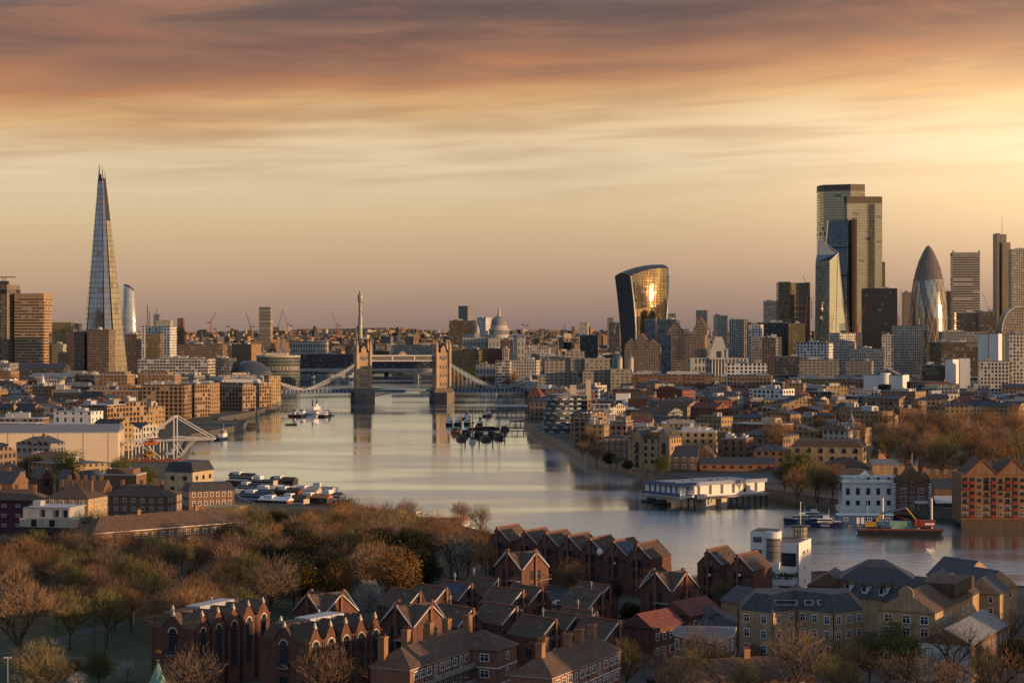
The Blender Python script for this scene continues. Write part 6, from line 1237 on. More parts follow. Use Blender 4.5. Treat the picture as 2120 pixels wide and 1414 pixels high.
NR = [('scaffolded_block', 'long block behind plum coloured scaffold netting at the left edge', -30, 100, 1012, 655, 4, 12, mat('plum netting', (.10, .035, .045)), dict(roof='hip', rm=TL, rh=3.2, plant=3, wins=dict(style='white', fh=3.2, size=(1.4, .8), gap=4, rows=3))),
      ('chimneyed_flats', 'yellow brick flats with white eaves band and tall chimneys', 100, 216, 1004, 640, 14, 14, YB, dict(roof='hip', rm=TL, rh=3.8, plant=4, wins=dict(fh=3.0, gap=3.2, rows=3))),
      ('white_banded_flats', 'dark brick flats with white banded top storey behind a bare tree', 216, 372, 1002, 690, 10, 16, BR, dict(roof='hip', rm=TL, rh=3.6, plant=3, wins=dict(fh=3.0, gap=3.0, rows=3))),
      ('old_mill', 'cream walled old mill with dark hipped roof at the riverside', 347, 438, 974, 735, 20, 16, mat('cream mill wall', (.46, .37, .24)), dict(roof='mansard', rm=SL, rh=3.6, plant=0, wins=dict(fh=4.0, gap=5, size=(1.5, 1.5), style='dark', rows=3))),
      ('dormered_terrace', 'brick terrace with a row of rounded lead dormers beside the old mill', 376, 486, 1014, 675, -24, 9, BR, dict(roof='mansard', rm=SL, rh=2.6, plant=0, wins=dict(fh=2.9, gap=1.9, size=(.9, 1.5), rows=2))),
      ('brick_gable_house', 'orange brick gabled house with tall dark window facing the shed', 60, 116, 965, 800, -28, 14, RB, dict(roof='gable', axis='y', rm=SL, rh=4.2, plant=0, wins=dict(gap=7, size=(1.6, 3.0), style='dark', rows=1, fh=4.4))),
      ('brick_gable_house', 'second orange brick gabled house with a dark stair window', 110, 170, 972, 785, -28, 14, RB, dict(roof='gable', axis='y', rm=SL, rh=4.2, plant=0, wins=dict(gap=7, size=(1.6, 3.0), style='dark', rows=1, fh=4.4))),
      ('slate_gable_house', 'dark slate gabled house right of the two orange gables', 160, 212, 972, 770, 20, 12, BR, dict(roof='gable', axis='y', rm=SL, rh=4, plant=0)),
      ('pale_flat_house', 'low house with pale flat storey in front of the brown jetty', 208, 298, 982, 760, 8, 12, BR, dict(roof='flat', rm=LG, plant=2, tiers=((-.3, .4, -.4, .3, 2.4),))),
      ('dark_hipped_house', 'dark hipped roofed house at the left edge below the shed', -14, 46, 956, 830, 8, 12, WH, dict(roof='hip', rm=TL, rh=4, plant=0)),
      ('brown_hipped_hall', 'wide brown hipped roof right in front of the great shed', 44, 168, 934, 900, 3, 18, BR, dict(roof='hip', rm=TL, rh=4.6, plant=0)),
      ('grey_gabled_house', 'dark grey roofed house at the left edge above the plum netting', -14, 50, 975, 745, 10, 14, BR, dict(roof='gable', rm=SL, rh=4, plant=1)),
      ('brown_roof_terrace', 'brown roofed terrace with chimneys between plum netting and mill', 128, 226, 992, 720, 6, 10, BR, dict(roof='gable', rm=TL, rh=3.4, plant=5)),
      ('brown_wharf_house', 'dark brick house with small white windows and slate roof by the quay', 1385, 1448, 922, 946, 6, 16, BR, dict(roof='gable', rm=SL, rh=4.6, plant=0, wins=dict(fh=3.3, gap=3.6, size=(1.3, 1.8), rows=3))),
      ('white_end_wharf', 'low brown building with white right end behind the pontoon station', 1446, 1602, 946, 942, 3, 12, BR, dict(roof='gable', rm=SL, rh=2.8, plant=0, wins=dict(fh=3.2, gap=4.2, size=(1.5, 1.4), style='red', rows=1))),
      ('long_attic_flats', 'long yellow brick flats with a sunlit attic behind the gabled yellow wharf', 1352, 1488, 893, 1035, 10, 16, YB, dict(roof='flat', rm=PR, plant=3, wins=dict(fh=3.2, gap=3.6, size=(1.2, 1.6), style='dark', rows=3))), ('dark_gabled_wharf', 'dark brick gabled wharf between the brown quay house and the tan roofs', 1430, 1490, 922, 985, 14, 16, BR, dict(roof='gable', axis='y', rm=TL, rh=4.4, plant=0, wins=dict(fh=3.2, gap=3.4, size=(1.2, 1.6), rows=3))), ('quay_flats', 'brown quayside flats with dark balconies right of the curved glass apartments', 1188, 1248, 866, 1125, 22, 16, FB['balcony'], dict(roof='flat', rm=PR, plant=2, tiers=((-.4, .3, -.3, .4, 3),))),
      ('quay_flats', 'yellow quayside flats behind the plane tree left of the georgian house', 1212, 1262, 880, 1085, 14, 14, FB['yellow'], dict(roof='flat', rm=FR, plant=2)),
      ('quay_flats', 'stepped brown flats behind the georgian house on the quay', 1262, 1312, 872, 1120, 18, 16, FB['brown'], dict(roof='flat', rm=PR, plant=2, tiers=((-.2, .4, -.3, .4, 3),))),
      ('brown_wharf', 'tall dark brown wharf block behind the white ended wharf', 1490, 1562, 908, 1000, 18, 18, BR, dict(roof='flat', rm=FR, plant=3, wins=dict(fh=3.2, gap=3.4, size=(1.2, 1.6), style='dark', rows=3))),
      ('brown_wharf', 'dark brown wharf block left of the long yellow warehouse', 1558, 1634, 918, 985, 10, 18, BR, dict(roof='hip', rm=SL, rh=3, plant=1, wins=dict(fh=3.2, gap=3.4, size=(1.2, 1.6), style='dark', rows=3))),
      ('tan_roof_house', 'house with sunlit tan roof left of the orange gabled house', 1440, 1510, 908, 1080, 12, 18, BR, dict(roof='gable', rm=TL, rh=5, plant=0)),
      ('orange_gable_house', 'orange brick gabled house with broad roof near the big bare tree', 1496, 1574, 898, 1120, 24, 18, OB, dict(roof='gable', axis='x', rm=TL, rh=6, plant=0)),
      ('georgian_house', 'square brown georgian house with white string courses by the quay', 1246, 1306, 897, 1030, 8, 14, BR, dict(roof='hip', rm=SL, rh=2.2, plant=2, wins=dict(fh=3.4, gap=3.0, size=(1.1, 1.9), rows=3))),
      ('long_yellow_warehouse', 'long yellow brick warehouse with arched windows and pale cornice', 1632, 1800, 922, 985, 14, 26, YB, dict(roof='mansard', rm=TL, rh=3, plant=2, wins=dict(fh=4.0, gap=5, size=(1.9, 1.7), style='arch', rows=2))),
      ('tan_roofed_wharf', 'dark brick house with tan roof in front of the long yellow warehouse', 1690, 1806, 946, 905, 10, 18, BR, dict(roof='hip', rm=TL, rh=4, plant=0, wins=dict(fh=3.2, gap=3, size=(1.2, 1.5), rows=2))),
      ('brown_eaves_wharf', 'low brown wing with broad eaves left of the white mansion', 1728, 1812, 968, 850, 10, 12, BR, dict(roof='hip', rm=TL, rh=2.4, plant=0)),
      ('glass_roofed_hall', 'long hall with a glazed roof behind the brick police house', 1800, 1912, 950, 920, 4, 16, YB, dict(roof='gable', rm=LEAD, rh=2.2, plant=0)),
      ('orange_pyramid_roof', 'brown pyramid roofed building right of the church tower', 1800, 1842, 918, 1020, 30, 14, OB, dict(roof='hip', rm=TL, rh=5, plant=0)),
      ('low_brown_house', 'low brown house with white dormers left of the big gabled warehouse', 1902, 1986, 948, 880, 5, 14, BR, dict(roof='gable', rm=TL, rh=4, plant=2, wins=dict(fh=3.2, gap=3.2, size=(1.2, 1.4), rows=2))),
      ('slate_pair_house', 'dark slate house between the brick police house and the boat shed', 1928, 1990, 990, 790, 6, 14, BR, dict(roof='gable', rm=SL, rh=3.4, plant=2)),
      ('boat_shed', 'low boat shed with grey sloping roof at the water', 1932, 1992, 1026, 752, 3, 12, WOOD, dict(roof='gable', rm=LG, rh=2.2, plant=0, z0=2.0))]
for nm, lb, x0, x1, pt, Y, yaw, d, wl, k_ in NR: B(nm, lb, 'house' if 'house' in nm else 'building', x0, x1, pt, Y, yaw, d, wall=wl, **k_)
# great pale shed with a canopy frame reaching over the jetty
Y = 1016; s = Y/F
r, w, d, hh = B('great_shed', 'great pale windowless metal shed on the left bank glowing in the sun', 'shed', -60, 258, 893, Y, -7, 44, wall=mat('pale sheet cladding', (.62, .50, .37), .6, var=.05, sc=.05), rm=PR, plant=0)
for i in range(6): box_part(r, 'cladding_joint', DG, (-w/2+w*(i+.6)/6-.12, -w/2+w*(i+.6)/6+.12, -d/2-.04, -d/2+.02, 0, hh))
q_ = MB(); q_.gable(-w/2, w/2, -d/2, d/2, hh+.5, 3.2, 'x', 0, .2); q_.build('ridge_roof', LEAD, r)
r = thing('jetty_gantry', 'tall white tubular A-frame gantry standing over the rusty jetty', 'gantry', ((365-CX)*s, Y, 5)); X = lambda px: (px-365)*s; zz = lambda py: H-(py-HY)*s-5
def frame(nm, segs, yo, rr=.26):
    b = MB()
    for a0, b0, c0, d0 in segs: b.tube((X(a0), yo, max(-2, zz(b0))), (X(c0), yo, max(-2, zz(d0))), rr, 5)
    b.build(nm, STEEL, r)
for yo in (-5, 5):
    frame('a_frame', [(363, 861, 363, 952), (363, 861, 292, 915), (363, 861, 444, 908), (292, 915, 292, 952)], yo, .34)
    frame('main_beam', [(255, 913, 444, 909), (360, 904, 444, 908), (270, 913, 270, 950), (277, 913, 277, 950), (292, 915, 330, 950), (314, 914, 314, 950), (335, 914, 335, 950), (342, 914, 342, 950)], yo)
    frame('strut', [(404, 910, 365, 952), (378, 910, 363, 934), (363, 915, 378, 940)], yo, .2)
b = MB()
for px, py in ((363, 861), (444, 909), (292, 915), (404, 910), (330, 914)): b.tube((X(px), -5, zz(py)), (X(px), 5, zz(py)), .22, 4)
b.build('cross_tie', STEEL, r)
b = MB(); x0, x1 = X(196), X(376); b.box(x0, x1, -12, 8, -7, 1.2, 0)
for i in range(34): b.box(x0+(x1-x0)*i/34, x0+(x1-x0)*(i+.45)/34, -12.5, -12.003, -7, .4, 0)
b.box(x0-.3, x1+.3, -12.8, 8.2, 1.203, 1.9, 1); o = b.build('rusty_jetty', [RUST, mat('jetty edge', (.26, .085, .04))], None, (r.location.x, r.location.y, 4)); tag(o, 'rusty sheet piled jetty wall below the white gantry', 'jetty'); o.rotation_euler = (0, 0, 0)
for px, py, dx, m_, nm, lb in ((312, 920, 16, ORG, 'orange_gangway', 'orange steel gangway stored above the jetty'), (310, 944, 14, YEL, 'yellow_machine', 'yellow machine parked under the gantry'), (352, 940, 10, LG, 'grey_skip', 'pale grey skip under the gantry mast'), (300, 950, 6, RED, 'red_winch', 'small red winch at the left legs of the gantry')):
    p = P(px, py, Y-6); p.z = max(7.2, p.z); b = MB(); w_ = dx*.5*s*3.2/2; b.box(-w_, w_, -1.5, 1.5, -.2, 1.1); b.tube((-w_, 0, .8), (w_*.4, 0, 2.6), .35, 5); b.tube((w_*.4, 0, 2.6), (w_, 0, 1.1), .3, 5); b.box(w_*.5, w_*.9, -1.3, 1.3, 1.1, 2.2); o = b.build(nm, m_, None, p); tag(o, lb, 'machine')
# gabled yellow wharf on the right quay
Y = 950; s = Y/F
r, w, d, hh = B('gabled_wharf', 'yellow brick riverside wharf flats with sharp gables and dark balconies', 'apartment building', 1300, 1412, 906, Y, 24, 16, wall=YB, roof='flat', rm=DG, plant=1, wins=dict(fh=3.2, gap=3.3, size=(1.2, 1.7), style='dark', rows=5))
for xx in (-w*.28, w*.36):
    b = MB(); b.box(xx-2.6, xx+2.6, -d/2-.5, d/2, 0, hh+1); b.gable(xx-2.6, xx+2.6, -d/2-.5, d/2, hh+1, 3.6, 'y', 1, .2, 0); b.build('gable_bay', [YB, SL], r)
    for z in (2, 5.2, 8.4, 11.2): link('window', winmesh(1.4, 2.0, 'dark'), r, (xx, -d/2-.53, z)); box_part(r, 'balcony', DG, (xx-1.1, xx+1.1, -d/2-1.5, -d/2-.53, z-.2, z-.05), (xx-1.1, xx+1.1, -d/2-1.5, -d/2-1.42, z-.2, z+.9))
box_part(r, 'glazed_attic', MATS['amber and sunlit glazing'], (-w*.1, w*.45, -d*.3, d*.4, hh+.5, hh+3))
# curved glass apartments at the bend
Y = 1300; s = Y/F; r = thing('curved_glass_flats', 'curved apartment block with wavy glass balconies at the river bend', 'apartment building', ((1186-CX)*s, Y, 5)); FOOT.append((r.location.x, Y, 18)); zz = lambda py: H-(py-HY)*s-5
for k in range(8):
    f = k/7; b = MB(); pr = [(-9+ (10.2-2.0*f)*cos(a), -2+(9-1.5*f)*sin(a)) for a in [pi*.5+pi*1.25*i/16 for i in range(17)]]+[(9, -6), (9, 12)]
    b.prism(pr, k*3.05, k*3.05+2.72, 0); b.prism([(x*1.02, y*1.02) for x, y in pr], k*3.05+2.72, k*3.05+3.04, 1); b.build('storey', [FB['dark'], GC], r)
    for t_ in range(4):
        a = pi*(.95+.2*t_+.06*(k % 3)); cx_, cy_ = -9+(10.6-2.0*f)*cos(a), -2+(9.4-1.5*f)*sin(a); b = MB(); b.box(-1.5, 1.5, -.9, .9, 0, .18, 0); b.box(-1.5, 1.5, -.95, -.88, .18, 1.1, 1); b.build('balcony', [GC, SKB], r, (cx_, cy_, k*3.05+.05), a+pi/2)
    for t_ in range(2): b = MB(); b.box(-1.4, 1.4, -.9, .6, 0, .18, 0); b.box(-1.4, 1.4, -.95, -.88, .18, 1.1, 1); b.build('balcony', [GC, SKB], r, (-1.5+5*t_, -9.2+2.2*t_, k*3.05+.05), .35)
b = MB(); b.lathe([(9.6, 24.4), (10.5, 24.9), (8, 25.2)], 22, (-6, 0)); b.build('ring_roof', PR, r)
box_part(r, 'stair_tower', CR, (-2, 2.2, -3, 1, 24.5, 31), (8.5, 12, 2, 6, 0, 34)); box_part(r, 'flank_wall', FB['yellow'], (9.01, 11.5, -9, 2, 0, 21))
# blue and white pontoon station on piles
r = thing('pontoon_station', 'low blue and white police boatyard on piles over the water', 'boat station', (80, 822, 0), R(35)); FOOT.append((80, 822, 24))
w, d = 45.6, 22.4
b = MB(); b.box(-w/2, w/2, -d/2, d/2, 3.9, 9.2); b.build('wall', WH, r)
box_part(r, 'roof', PR, (-w/2-.6, w/2+.6, -d/2-.6, d/2+.6, 9.203, 9.3)); b = MB(); b.box(-w/2-.8, w/2+.8, -d/2-.8, -d/2-.6, 8.5, 10.0); b.box(-w/2-.8, -w/2-.6, -d/2-.8, d/2+.8, 8.5, 10.0); b.box(w/2+.6, w/2+.8, -d/2-.8, d/2+.8, 8.5, 10.0); b.build('blue_fascia', mat('steel blue fascia', (.12, .17, .28), .4), r)
for i in range(6): box_part(r, 'door_strip', DG, (-w/2+9+6.2*i, -w/2+10.5+6.2*i, -d/2-.06, -d/2+.02, 4.7, 8.4))
for i in range(6): box_part(r, 'door_strip', NAVY, (-w/2-.06, -w/2+.02, -d/2+1.8+3.4*i, -d/2+2.8+3.4*i, 4.7, 8.4))
box_part(r, 'blue_door', BLU, (-w/2+3, -w/2+7.5, -d/2-.08, -d/2+.02, 4.7, 8.3))
box_part(r, 'deck', GC, (-w/2-2, w/2+2, -d/2-2, d/2, 3.1, 3.89)); b = MB()
for i in range(15): b.tube((-w/2+i*w/14, -d/2-1.2, -2), (-w/2+i*w/14, -d/2-1.2, 3.1), .35, 6)
b.build('pile', WOOD, r)
box_part(r, 'landing_stage', CR, (-w/2+6, -w/2+11, -d/2-9, -d/2-3, -1.5, 3.6), (-w/2+15, -w/2+18, -d/2-8, -d/2-4, -1.5, 3.6)); box_part(r, 'landing_deck', WOOD, (-w/2+2, -w/2+19, -d/2-8, -d/2-2.01, 3.62, 4.0)); box_part(r, 'blue_railing', BLU, (-w/2+2, -w/2+19, -d/2-8, -d/2-7.9, 4.9, 5.0), (-w/2+2, -w/2+19, -d/2-8, -d/2-7.9, 4.4, 4.5), (-w/2-2, -w/2-1.9, -d/2-2, d/2, 4.6, 5.8), (-w/2+4, -w/2+9, -d/2-6, -d/2-4, 4, 5.4))
for i in range(7): box_part(r, 'roof_hatch', FR, (-w/2+5+6.3*i, -w/2+6.2+6.3*i, -2+i % 3*2, -1+i % 3*2, 9.3, 9.8))
b = MB(); b.tube((-w/2+9, -d/2-8.5, 0), (-w/2+9, -d/2-8.5, 10), .09, 5); b.build('signal_mast', STEEL, r)
# white mansion
Y = 752; s = Y/F; w, d, h = 19.6, 14, 12.2
r = blk('white_mansion', 'white riverside mansion with tall arched windows and curved pediment', 1853, Y, w, d, 2, h, mat('mansion stucco', (.80, .79, .75), .7, var=.05), 'flat', PR, z0=3.0, cat='building')
st_ = MATS['mansion stucco']
for z in (2.2, 6.2): windows(r, 'f', w, d, [-8, -4.2, -.3, 3.5, 7.4], [z], 1.3, 1.7 if z < 3 else 2.4, 'dark')
for x in (-6.1, -2.25, 1.6, 5.45, -9.5, 9.5): box_part(r, 'pilaster', st_, (x-.45, x+.45, -d/2-.3, -d/2-.003, 0, h-1.6))
box_part(r, 'cornice', st_, (-w/2-.5, w/2+.3, -d/2-.6, d/2, h-1.6, h-1.1)); box_part(r, 'parapet', st_, (-w/2, w/2, -d/2-.1, -d/2+.4, h+.36, h+1.4), (-w/2-1.0, -w/2, -d/2-.4, d/2, -1, 1.2))
b = MB(); b.face([(-4.2+2.6*cos(pi*i/10), -d/2-.5, h-1.1+1.5*sin(pi*i/10)) for i in range(10, -1, -1)][::-1][::-1]); 
for i in range(10): a0, a1 = pi*i/10, pi*(i+1)/10; b.tube((-4.2+2.7*cos(a0), -d/2-.5, h-1.1+1.55*sin(a0)), (-4.2+2.7*cos(a1), -d/2-.5, h-1.1+1.55*sin(a1)), .25, 4)
b.build('curved_pediment', st_, r)
for x in (-4.2, -.3, 3.5, 7.4): link('window', winmesh(1.0, .2, 'arch'), r, (x, -d/2-.12, h-.2))
b = MB(); b.gable(-2, 2, -1, 5, h+.4, 1.8, 'y', 0, .1); b.build('roof_pediment', st_, r)
# brick police house
w, d, h = 13.4, 12, 11.5
r = blk('brick_police_house', 'dark brick riverside house with white corner stones and a tall central gable', 1926, 748, w, d, 6, h, BR, 'flat', SL, z0=3.0, cat='building')
b = MB(); b.prism([(-4.8, -d/2-.3), (4.8, -d/2-.3), (4.8, d/2), (-4.8, d/2)], h-3, h); b.gable(-4.9, 4.9, -d/2-.3, d/2, h, 5.6, 'y', 1, .2, 0); b.build('central_gable', [BR, TL], r)
for x in (-5.6, 5.6): b = MB(); b.gable(x-1.3, x+1.3, -d/2-.1, d/2, h+.35, 2.4, 'y', 0, 0); b.build('side_gable', BR, r)
for z in (1, 4, 7): windows(r, 'f', w, d, [-3.2, 3.2], [z], 2.0, 2.0, 'white', .25)
windows(r, 'f', w, d, [0], [1, 4, 7.2], 1, 1.7, 'white'); windows(r, 'f', w, d, [0], [11.2], 1.1, 1.5, 'white', .35); windows(r, 'r', w, d, [-3, 2], [2, 6], 1, 1.6)
b = MB()
for sx in (-w/2, w/2):
    for i in range(11): b.box(sx-.5-(i % 2)*.2, sx+.5+(i % 2)*.05, -d/2-.12, -d/2+.5, i*1.0+.1, i*1.0+.65)
b.build('quoin', WIN, r)
chim(r, -5.5, 2, h, h+4.6, 1.4, 1); chim(r, 5.5, 3, h, h+4.6, 1.4, 1)
b = MB(); b.tube((0, -5, h+5.4), (0, -5, h+10.5), .08, 5, 0); b.build('flagpole', WH, r)
b = MB(); b.face([(0, -5, h+8.6), (-.9, -5.2, h+7.2), (-.9, -5.15, h+6.2), (0, -5, h+7.3)]); b.face([(0, -4.98, h+8.6), (0, -4.98, h+7.3), (-.9, -5.13, h+6.2), (-.9, -5.18, h+7.2)]); b.build('flag', RED, r)
box_part(r, 'balcony', WIN, (.8, 5.6, -d/2-1.4, -d/2-.3, 3.2, 3.4), (.8, 5.6, -d/2-1.4, -d/2-1.3, 3.4, 4.3))
# big gabled riverside warehouse
w, d, h = 34, 20, 16.5
r = blk('twin_gabled_warehouse', 'big orange brick riverside warehouse with twin gables and red balconies', 1990, 716, w, d, 3, h, mat('warehouse brick', (.235, .135, .075)), None, z0=3.0, corner='fl', cat='warehouse')
for x in (-9.6, 1.6, 12.8):
    b = MB(); b.gable(x-5.5, x+5.5, -d/2, d/2, h, 5.2, 'y', 1, .12, 0); b.build('gabled_roof', [MATS['warehouse brick'], TL], r)
    b = MB(); b.tube((x-5.7, -d/2-.2, h-.1), (x, -d/2-.2, h+5.4), .22, 4); b.tube((x+5.7, -d/2-.2, h-.1), (x, -d/2-.2, h+5.4), .22, 4); b.build('gable_coping', mat('red coping', (.33, .07, .045)), r)
xs_ = [-15.6+2.55*i for i in range(13)]
for i, x in enumerate(xs_):
    tall = i % 3 == 1
    for j in range(6):
        z = 1.4+2.45*j
        if tall or i % 3 == 0 and j > 3: 
            link('window', winmesh(1.5, 1.9, 'dark'), r, (x, -d/2-.03, z-.2))
            if i % 6 in (0, 1, 4): box_part(r, 'balcony', RED, (x-.9, x+.9, -d/2-1.0, -d/2-.02, z-.35, z-.22), (x-.9, x+.9, -d/2-1.0, -d/2-.93, z-.22, z+.55))
        else: link('window', winmesh(1.0, 1.1, 'grey' if j < 2 else 'dark'), r, (x, -d/2-.03, z+.2))
box_part(r, 'quay_railing', RED, (-w/2, w/2, -d/2-1.6, -d/2-1.5, .9, 1.0), (-w/2, w/2, -d/2-1.6, -d/2-1.5, .4, .46)); box_part(r, 'brick_course', RED, (-w/2, w/2, -d/2-.08, -d/2+.02, h-.3, h)); box_part(r, 'quay', WOOD, (-w/2-.2, w/2, -d/2-1.7, -d/2-.003, -4, .05))
# ================================================================ trees
BARK = mat('bark', (.075, .055, .04), .9)
def leafmat(name, c, var=.35, c2=None):
    m, q, b = newmat(name); ob = q.n('ShaderNodeTexCoord').outputs['Object']; f = q.mr(q.noise(ob, .6, 3, .6), .3, .7, 1-var, 1+var)
    f = q.m('MULTIPLY', f, q.mr(q.n('ShaderNodeObjectInfo').outputs['Random'], 0, 1, .72, 1.3)); rn = q.n('ShaderNodeObjectInfo').outputs['Random']; cm = q.mix(q.m('FRACT', q.m('MULTIPLY', rn, 7.3)), c, c2) if c2 else c
    q.put(b.inputs['Base Color'], q.mix(1, cm, q.comb(f, f, f), 'MULTIPLY'))
    b.inputs['Roughness'].default_value = .8; b.inputs['Specular IOR Level'].default_value = .1; return m
LM = {'bare': leafmat('brown twigs', (.285, .15, .07), c2=(.19, .135, .09)), 'olive': leafmat('olive twigs', (.17, .15, .055), c2=(.20, .145, .07)), 'green': leafmat('spring leaves', (.10, .11, .03)), 'dark': leafmat('evergreen leaves', (.030, .036, .018), c2=(.045, .038, .02)), 'yellow': leafmat('yellow leaves', (.34, .21, .025)), 'white': leafmat('white blossom', (.34, .31, .28)), 'rust': leafmat('rust leaves', (.16, .085, .03))}
def tree_proto(name, kind, seed, Ht=14.0, Rd=5.5, shape='round', dens=1.0):
    rnd = random.Random(seed); root = thing(name, 'x', 'tree', (0, -600, 5)); tb_ = MB(); ends = []
    th = Ht*(.24 if shape != 'poplar' else .08)
    def env(p):                                                   # crown envelope
        zc, zr = th+(Ht-th)*.52, (Ht-th)*.55
        return (math.hypot(p.x, p.y)/Rd)**2+((p.z-zc)/zr)**2
    def grow(p, d, L, r, lv):
        q_ = p+d*L
        tb_.tube(p, q_, r, 4 if lv < 2 else 3, 0, r*.65)
        if lv >= 3 or env(q_) > 1.25: ends.append((q_, d)); return
        n = 4 if lv == 0 else 3
        if lv: ends.append((q_, d))
        for i in range(n+(lv == 0)*2):
            a = 2*pi*(i+rnd.random()*.7)/(n+(lv == 0)*2); sp_ = (.55 if shape != 'poplar' else .22)+rnd.uniform(-.12, .25)
            ax = Vector((cos(a), sin(a), 0)); nd = (d*cos(sp_)+ax*sin(sp_)+Vector((0, 0, .12))).normalized()
            grow(q_ if rnd.random() < .6 else p.lerp(q_, .75), nd, L*rnd.uniform(.62, .88)*(1.0 if lv else .95), r*.58, lv+1)
    grow(Vector((0, 0, -.3)), Vector((rnd.uniform(-.06, .06), rnd.uniform(-.06, .06), 1)).normalized(), th+Ht*.10, .032*Ht*.6+.05, 0)
    tb_.build('trunk', BARK, root)
    c = MB(); V, Fc = c.v, c.f
    def tri(p, d, L, w_):
        s = d.cross(Vector((rnd.uniform(-1, 1), rnd.uniform(-1, 1), rnd.uniform(-1, 1)))); 
        if s.length < 1e-4: return
        s.normalize(); i = len(V); V.extend([tuple(p-s*w_), tuple(p+s*w_), tuple(p+d*L)]); Fc.append((i, i+1, i+2)); c.m.append(0); c.uv.append([(0, 0)]*3)
    def leafq(p, w_):
        a = Vector((rnd.gauss(0, 1), rnd.gauss(0, 1), rnd.gauss(0, 1))).normalized(); s = a.orthogonal().normalized()*w_; t = a.cross(s).normalized()*w_*.7; i = len(V)
        V.extend([tuple(p-s), tuple(p+t), tuple(p+s), tuple(p-t)]); Fc.append((i, i+1, i+2, i+3)); c.m.append(0); c.uv.append([(0, 0)]*4)
    zc, zr = th+(Ht-th)*.52, (Ht-th)*.55
    bumps = [(Vector((rnd.gauss(0, 1), rnd.gauss(0, 1), rnd.gauss(0, .8))).normalized(), rnd.uniform(.72, 1.12)) for _ in range(9)]
    def inside():
        while 1:
            u = Vector((rnd.gauss(0, 1), rnd.gauss(0, 1), rnd.gauss(0, 1))).normalized()
            k_ = sum(w_*max(0, u.dot(v_))**3 for v_, w_ in bumps)/max(.05, sum(max(0, u.dot(v_))**3 for v_, w_ in bumps)) if shape != 'poplar' else 1
            r_ = rnd.random()**.42*k_; p = Vector((u.x*Rd*r_, u.y*Rd*r_, zc+u.z*zr*r_))
            if p.z > th*.8: return p, u, r_
    twiggy = kind in ('bare', 'olive')
    if twiggy:
        for q_, d in ends:
            for i in range(int(17*dens)):
                nd = (d+Vector((rnd.gauss(0, .55), rnd.gauss(0, .55), rnd.gauss(.18, .5)))).normalized(); st_ = q_+Vector((rnd.gauss(0, .35), rnd.gauss(0, .35), rnd.gauss(0, .35))); tri(st_, nd, rnd.uniform(.7, 1.9), rnd.uniform(.022, .05))
        for i in range(int(2300*dens)):
            p, u, r_ = inside(); nd = (u*.7+Vector((rnd.gauss(0, .4), rnd.gauss(0, .4), .55))).normalized(); tri(p-nd*.5, nd, rnd.uniform(.6, 1.6), rnd.uniform(.018, .042))
    else:
        cl = [inside() for _ in range(70)]
        n_ = int({'dark': 12500, 'green': 4200, 'yellow': 4600, 'white': 3800, 'rust': 5200}[kind]*dens)
        for i in range(n_):
            if rnd.random() < .7:
                p0, u, r_ = rnd.choice(cl); p = p0+Vector((rnd.gauss(0, .7), rnd.gauss(0, .7), rnd.gauss(0, .5)))
            else: p, u, r_ = inside()
            leafq(p, rnd.uniform(.10, .24) if kind != 'dark' else rnd.uniform(.09, .22))
        for i in range(900): p, u, r_ = inside(); nd = (u+Vector((rnd.gauss(0, .4), rnd.gauss(0, .4), .4))).normalized(); tri(p, nd, rnd.uniform(.6, 1.4), .03)
    me = bpy.data.meshes.new('crown'); me.from_pydata(V, [], Fc); me.materials.append(LM[kind]); me.update(); link('crown', me, root)
    return root
TP = {'bare': [tree_proto('bare_tree', 'bare', s, 14, r_, 'round', d_) for s, r_, d_ in ((1, 5.6, 1), (2, 6.4, 1.1), (3, 5.0, .9), (4, 6.0, 1.0))], 'sparse': [tree_proto('bare_tree', 'bare', s, 14, 5.2, 'round', .38) for s in (11, 12)],
      'olive': [tree_proto('budding_tree', 'olive', s, 13, 5.4) for s in (5, 6)], 'poplar': [tree_proto('poplar_tree', 'olive', 7, 19, 1.9, 'poplar', 1.0)], 'green': [tree_proto('green_tree', 'green', s, 12, 5) for s in (8, 9)],
      'dark': [tree_proto('evergreen_tree', 'dark', s, 11, 4.8) for s in (10, 13)], 'yellow': [tree_proto('yellow_tree', 'yellow', 14, 11, 3.4)], 'white': [tree_proto('blossom_tree', 'white', s, 9, 4) for s in (15, 16)], 'rust': [tree_proto('rust_tree', 'rust', 17, 11, 4.6)]}
HT = {'bare': 14, 'sparse': 14, 'olive': 13, 'poplar': 19, 'green': 12, 'dark': 11, 'yellow': 11, 'white': 9, 'rust': 11}
USED = set()
def tree(kind, px, py, wpx, label, group, squash=None):
    # px, py: middle of the crown; wpx: crown width in the photograph
    ps = TP[kind]; pr = random.choice(ps); rd = {'bare': 5.8, 'sparse': 5.2, 'olive': 5.4, 'poplar': 1.9, 'green': 5, 'dark': 4.8, 'yellow': 3.4, 'white': 4, 'rust': 4.6}[kind]
    Y = 450
    for _ in range(6):
        s = wpx*Y/F/2/rd; Y = F*(H-5-HT[kind]*.6*s*(squash or 1))/(py-HY)
    loc = ((px-CX)*Y/F, Y, 5.0); rot = random.uniform(0, 6.28); sc3 = (s, s, s*(squash or random.uniform(.9, 1.08)))
    if pr.name not in USED:
        USED.add(pr.name); pr.location = loc; pr.rotation_euler = (0, 0, rot); pr.scale = sc3; pr['label'] = label
        if group: pr['group'] = group
        return pr
    o = copy_thing(pr, loc, rot, label, group, sc3)
    if not group and 'group' in o: del o['group']
    return o
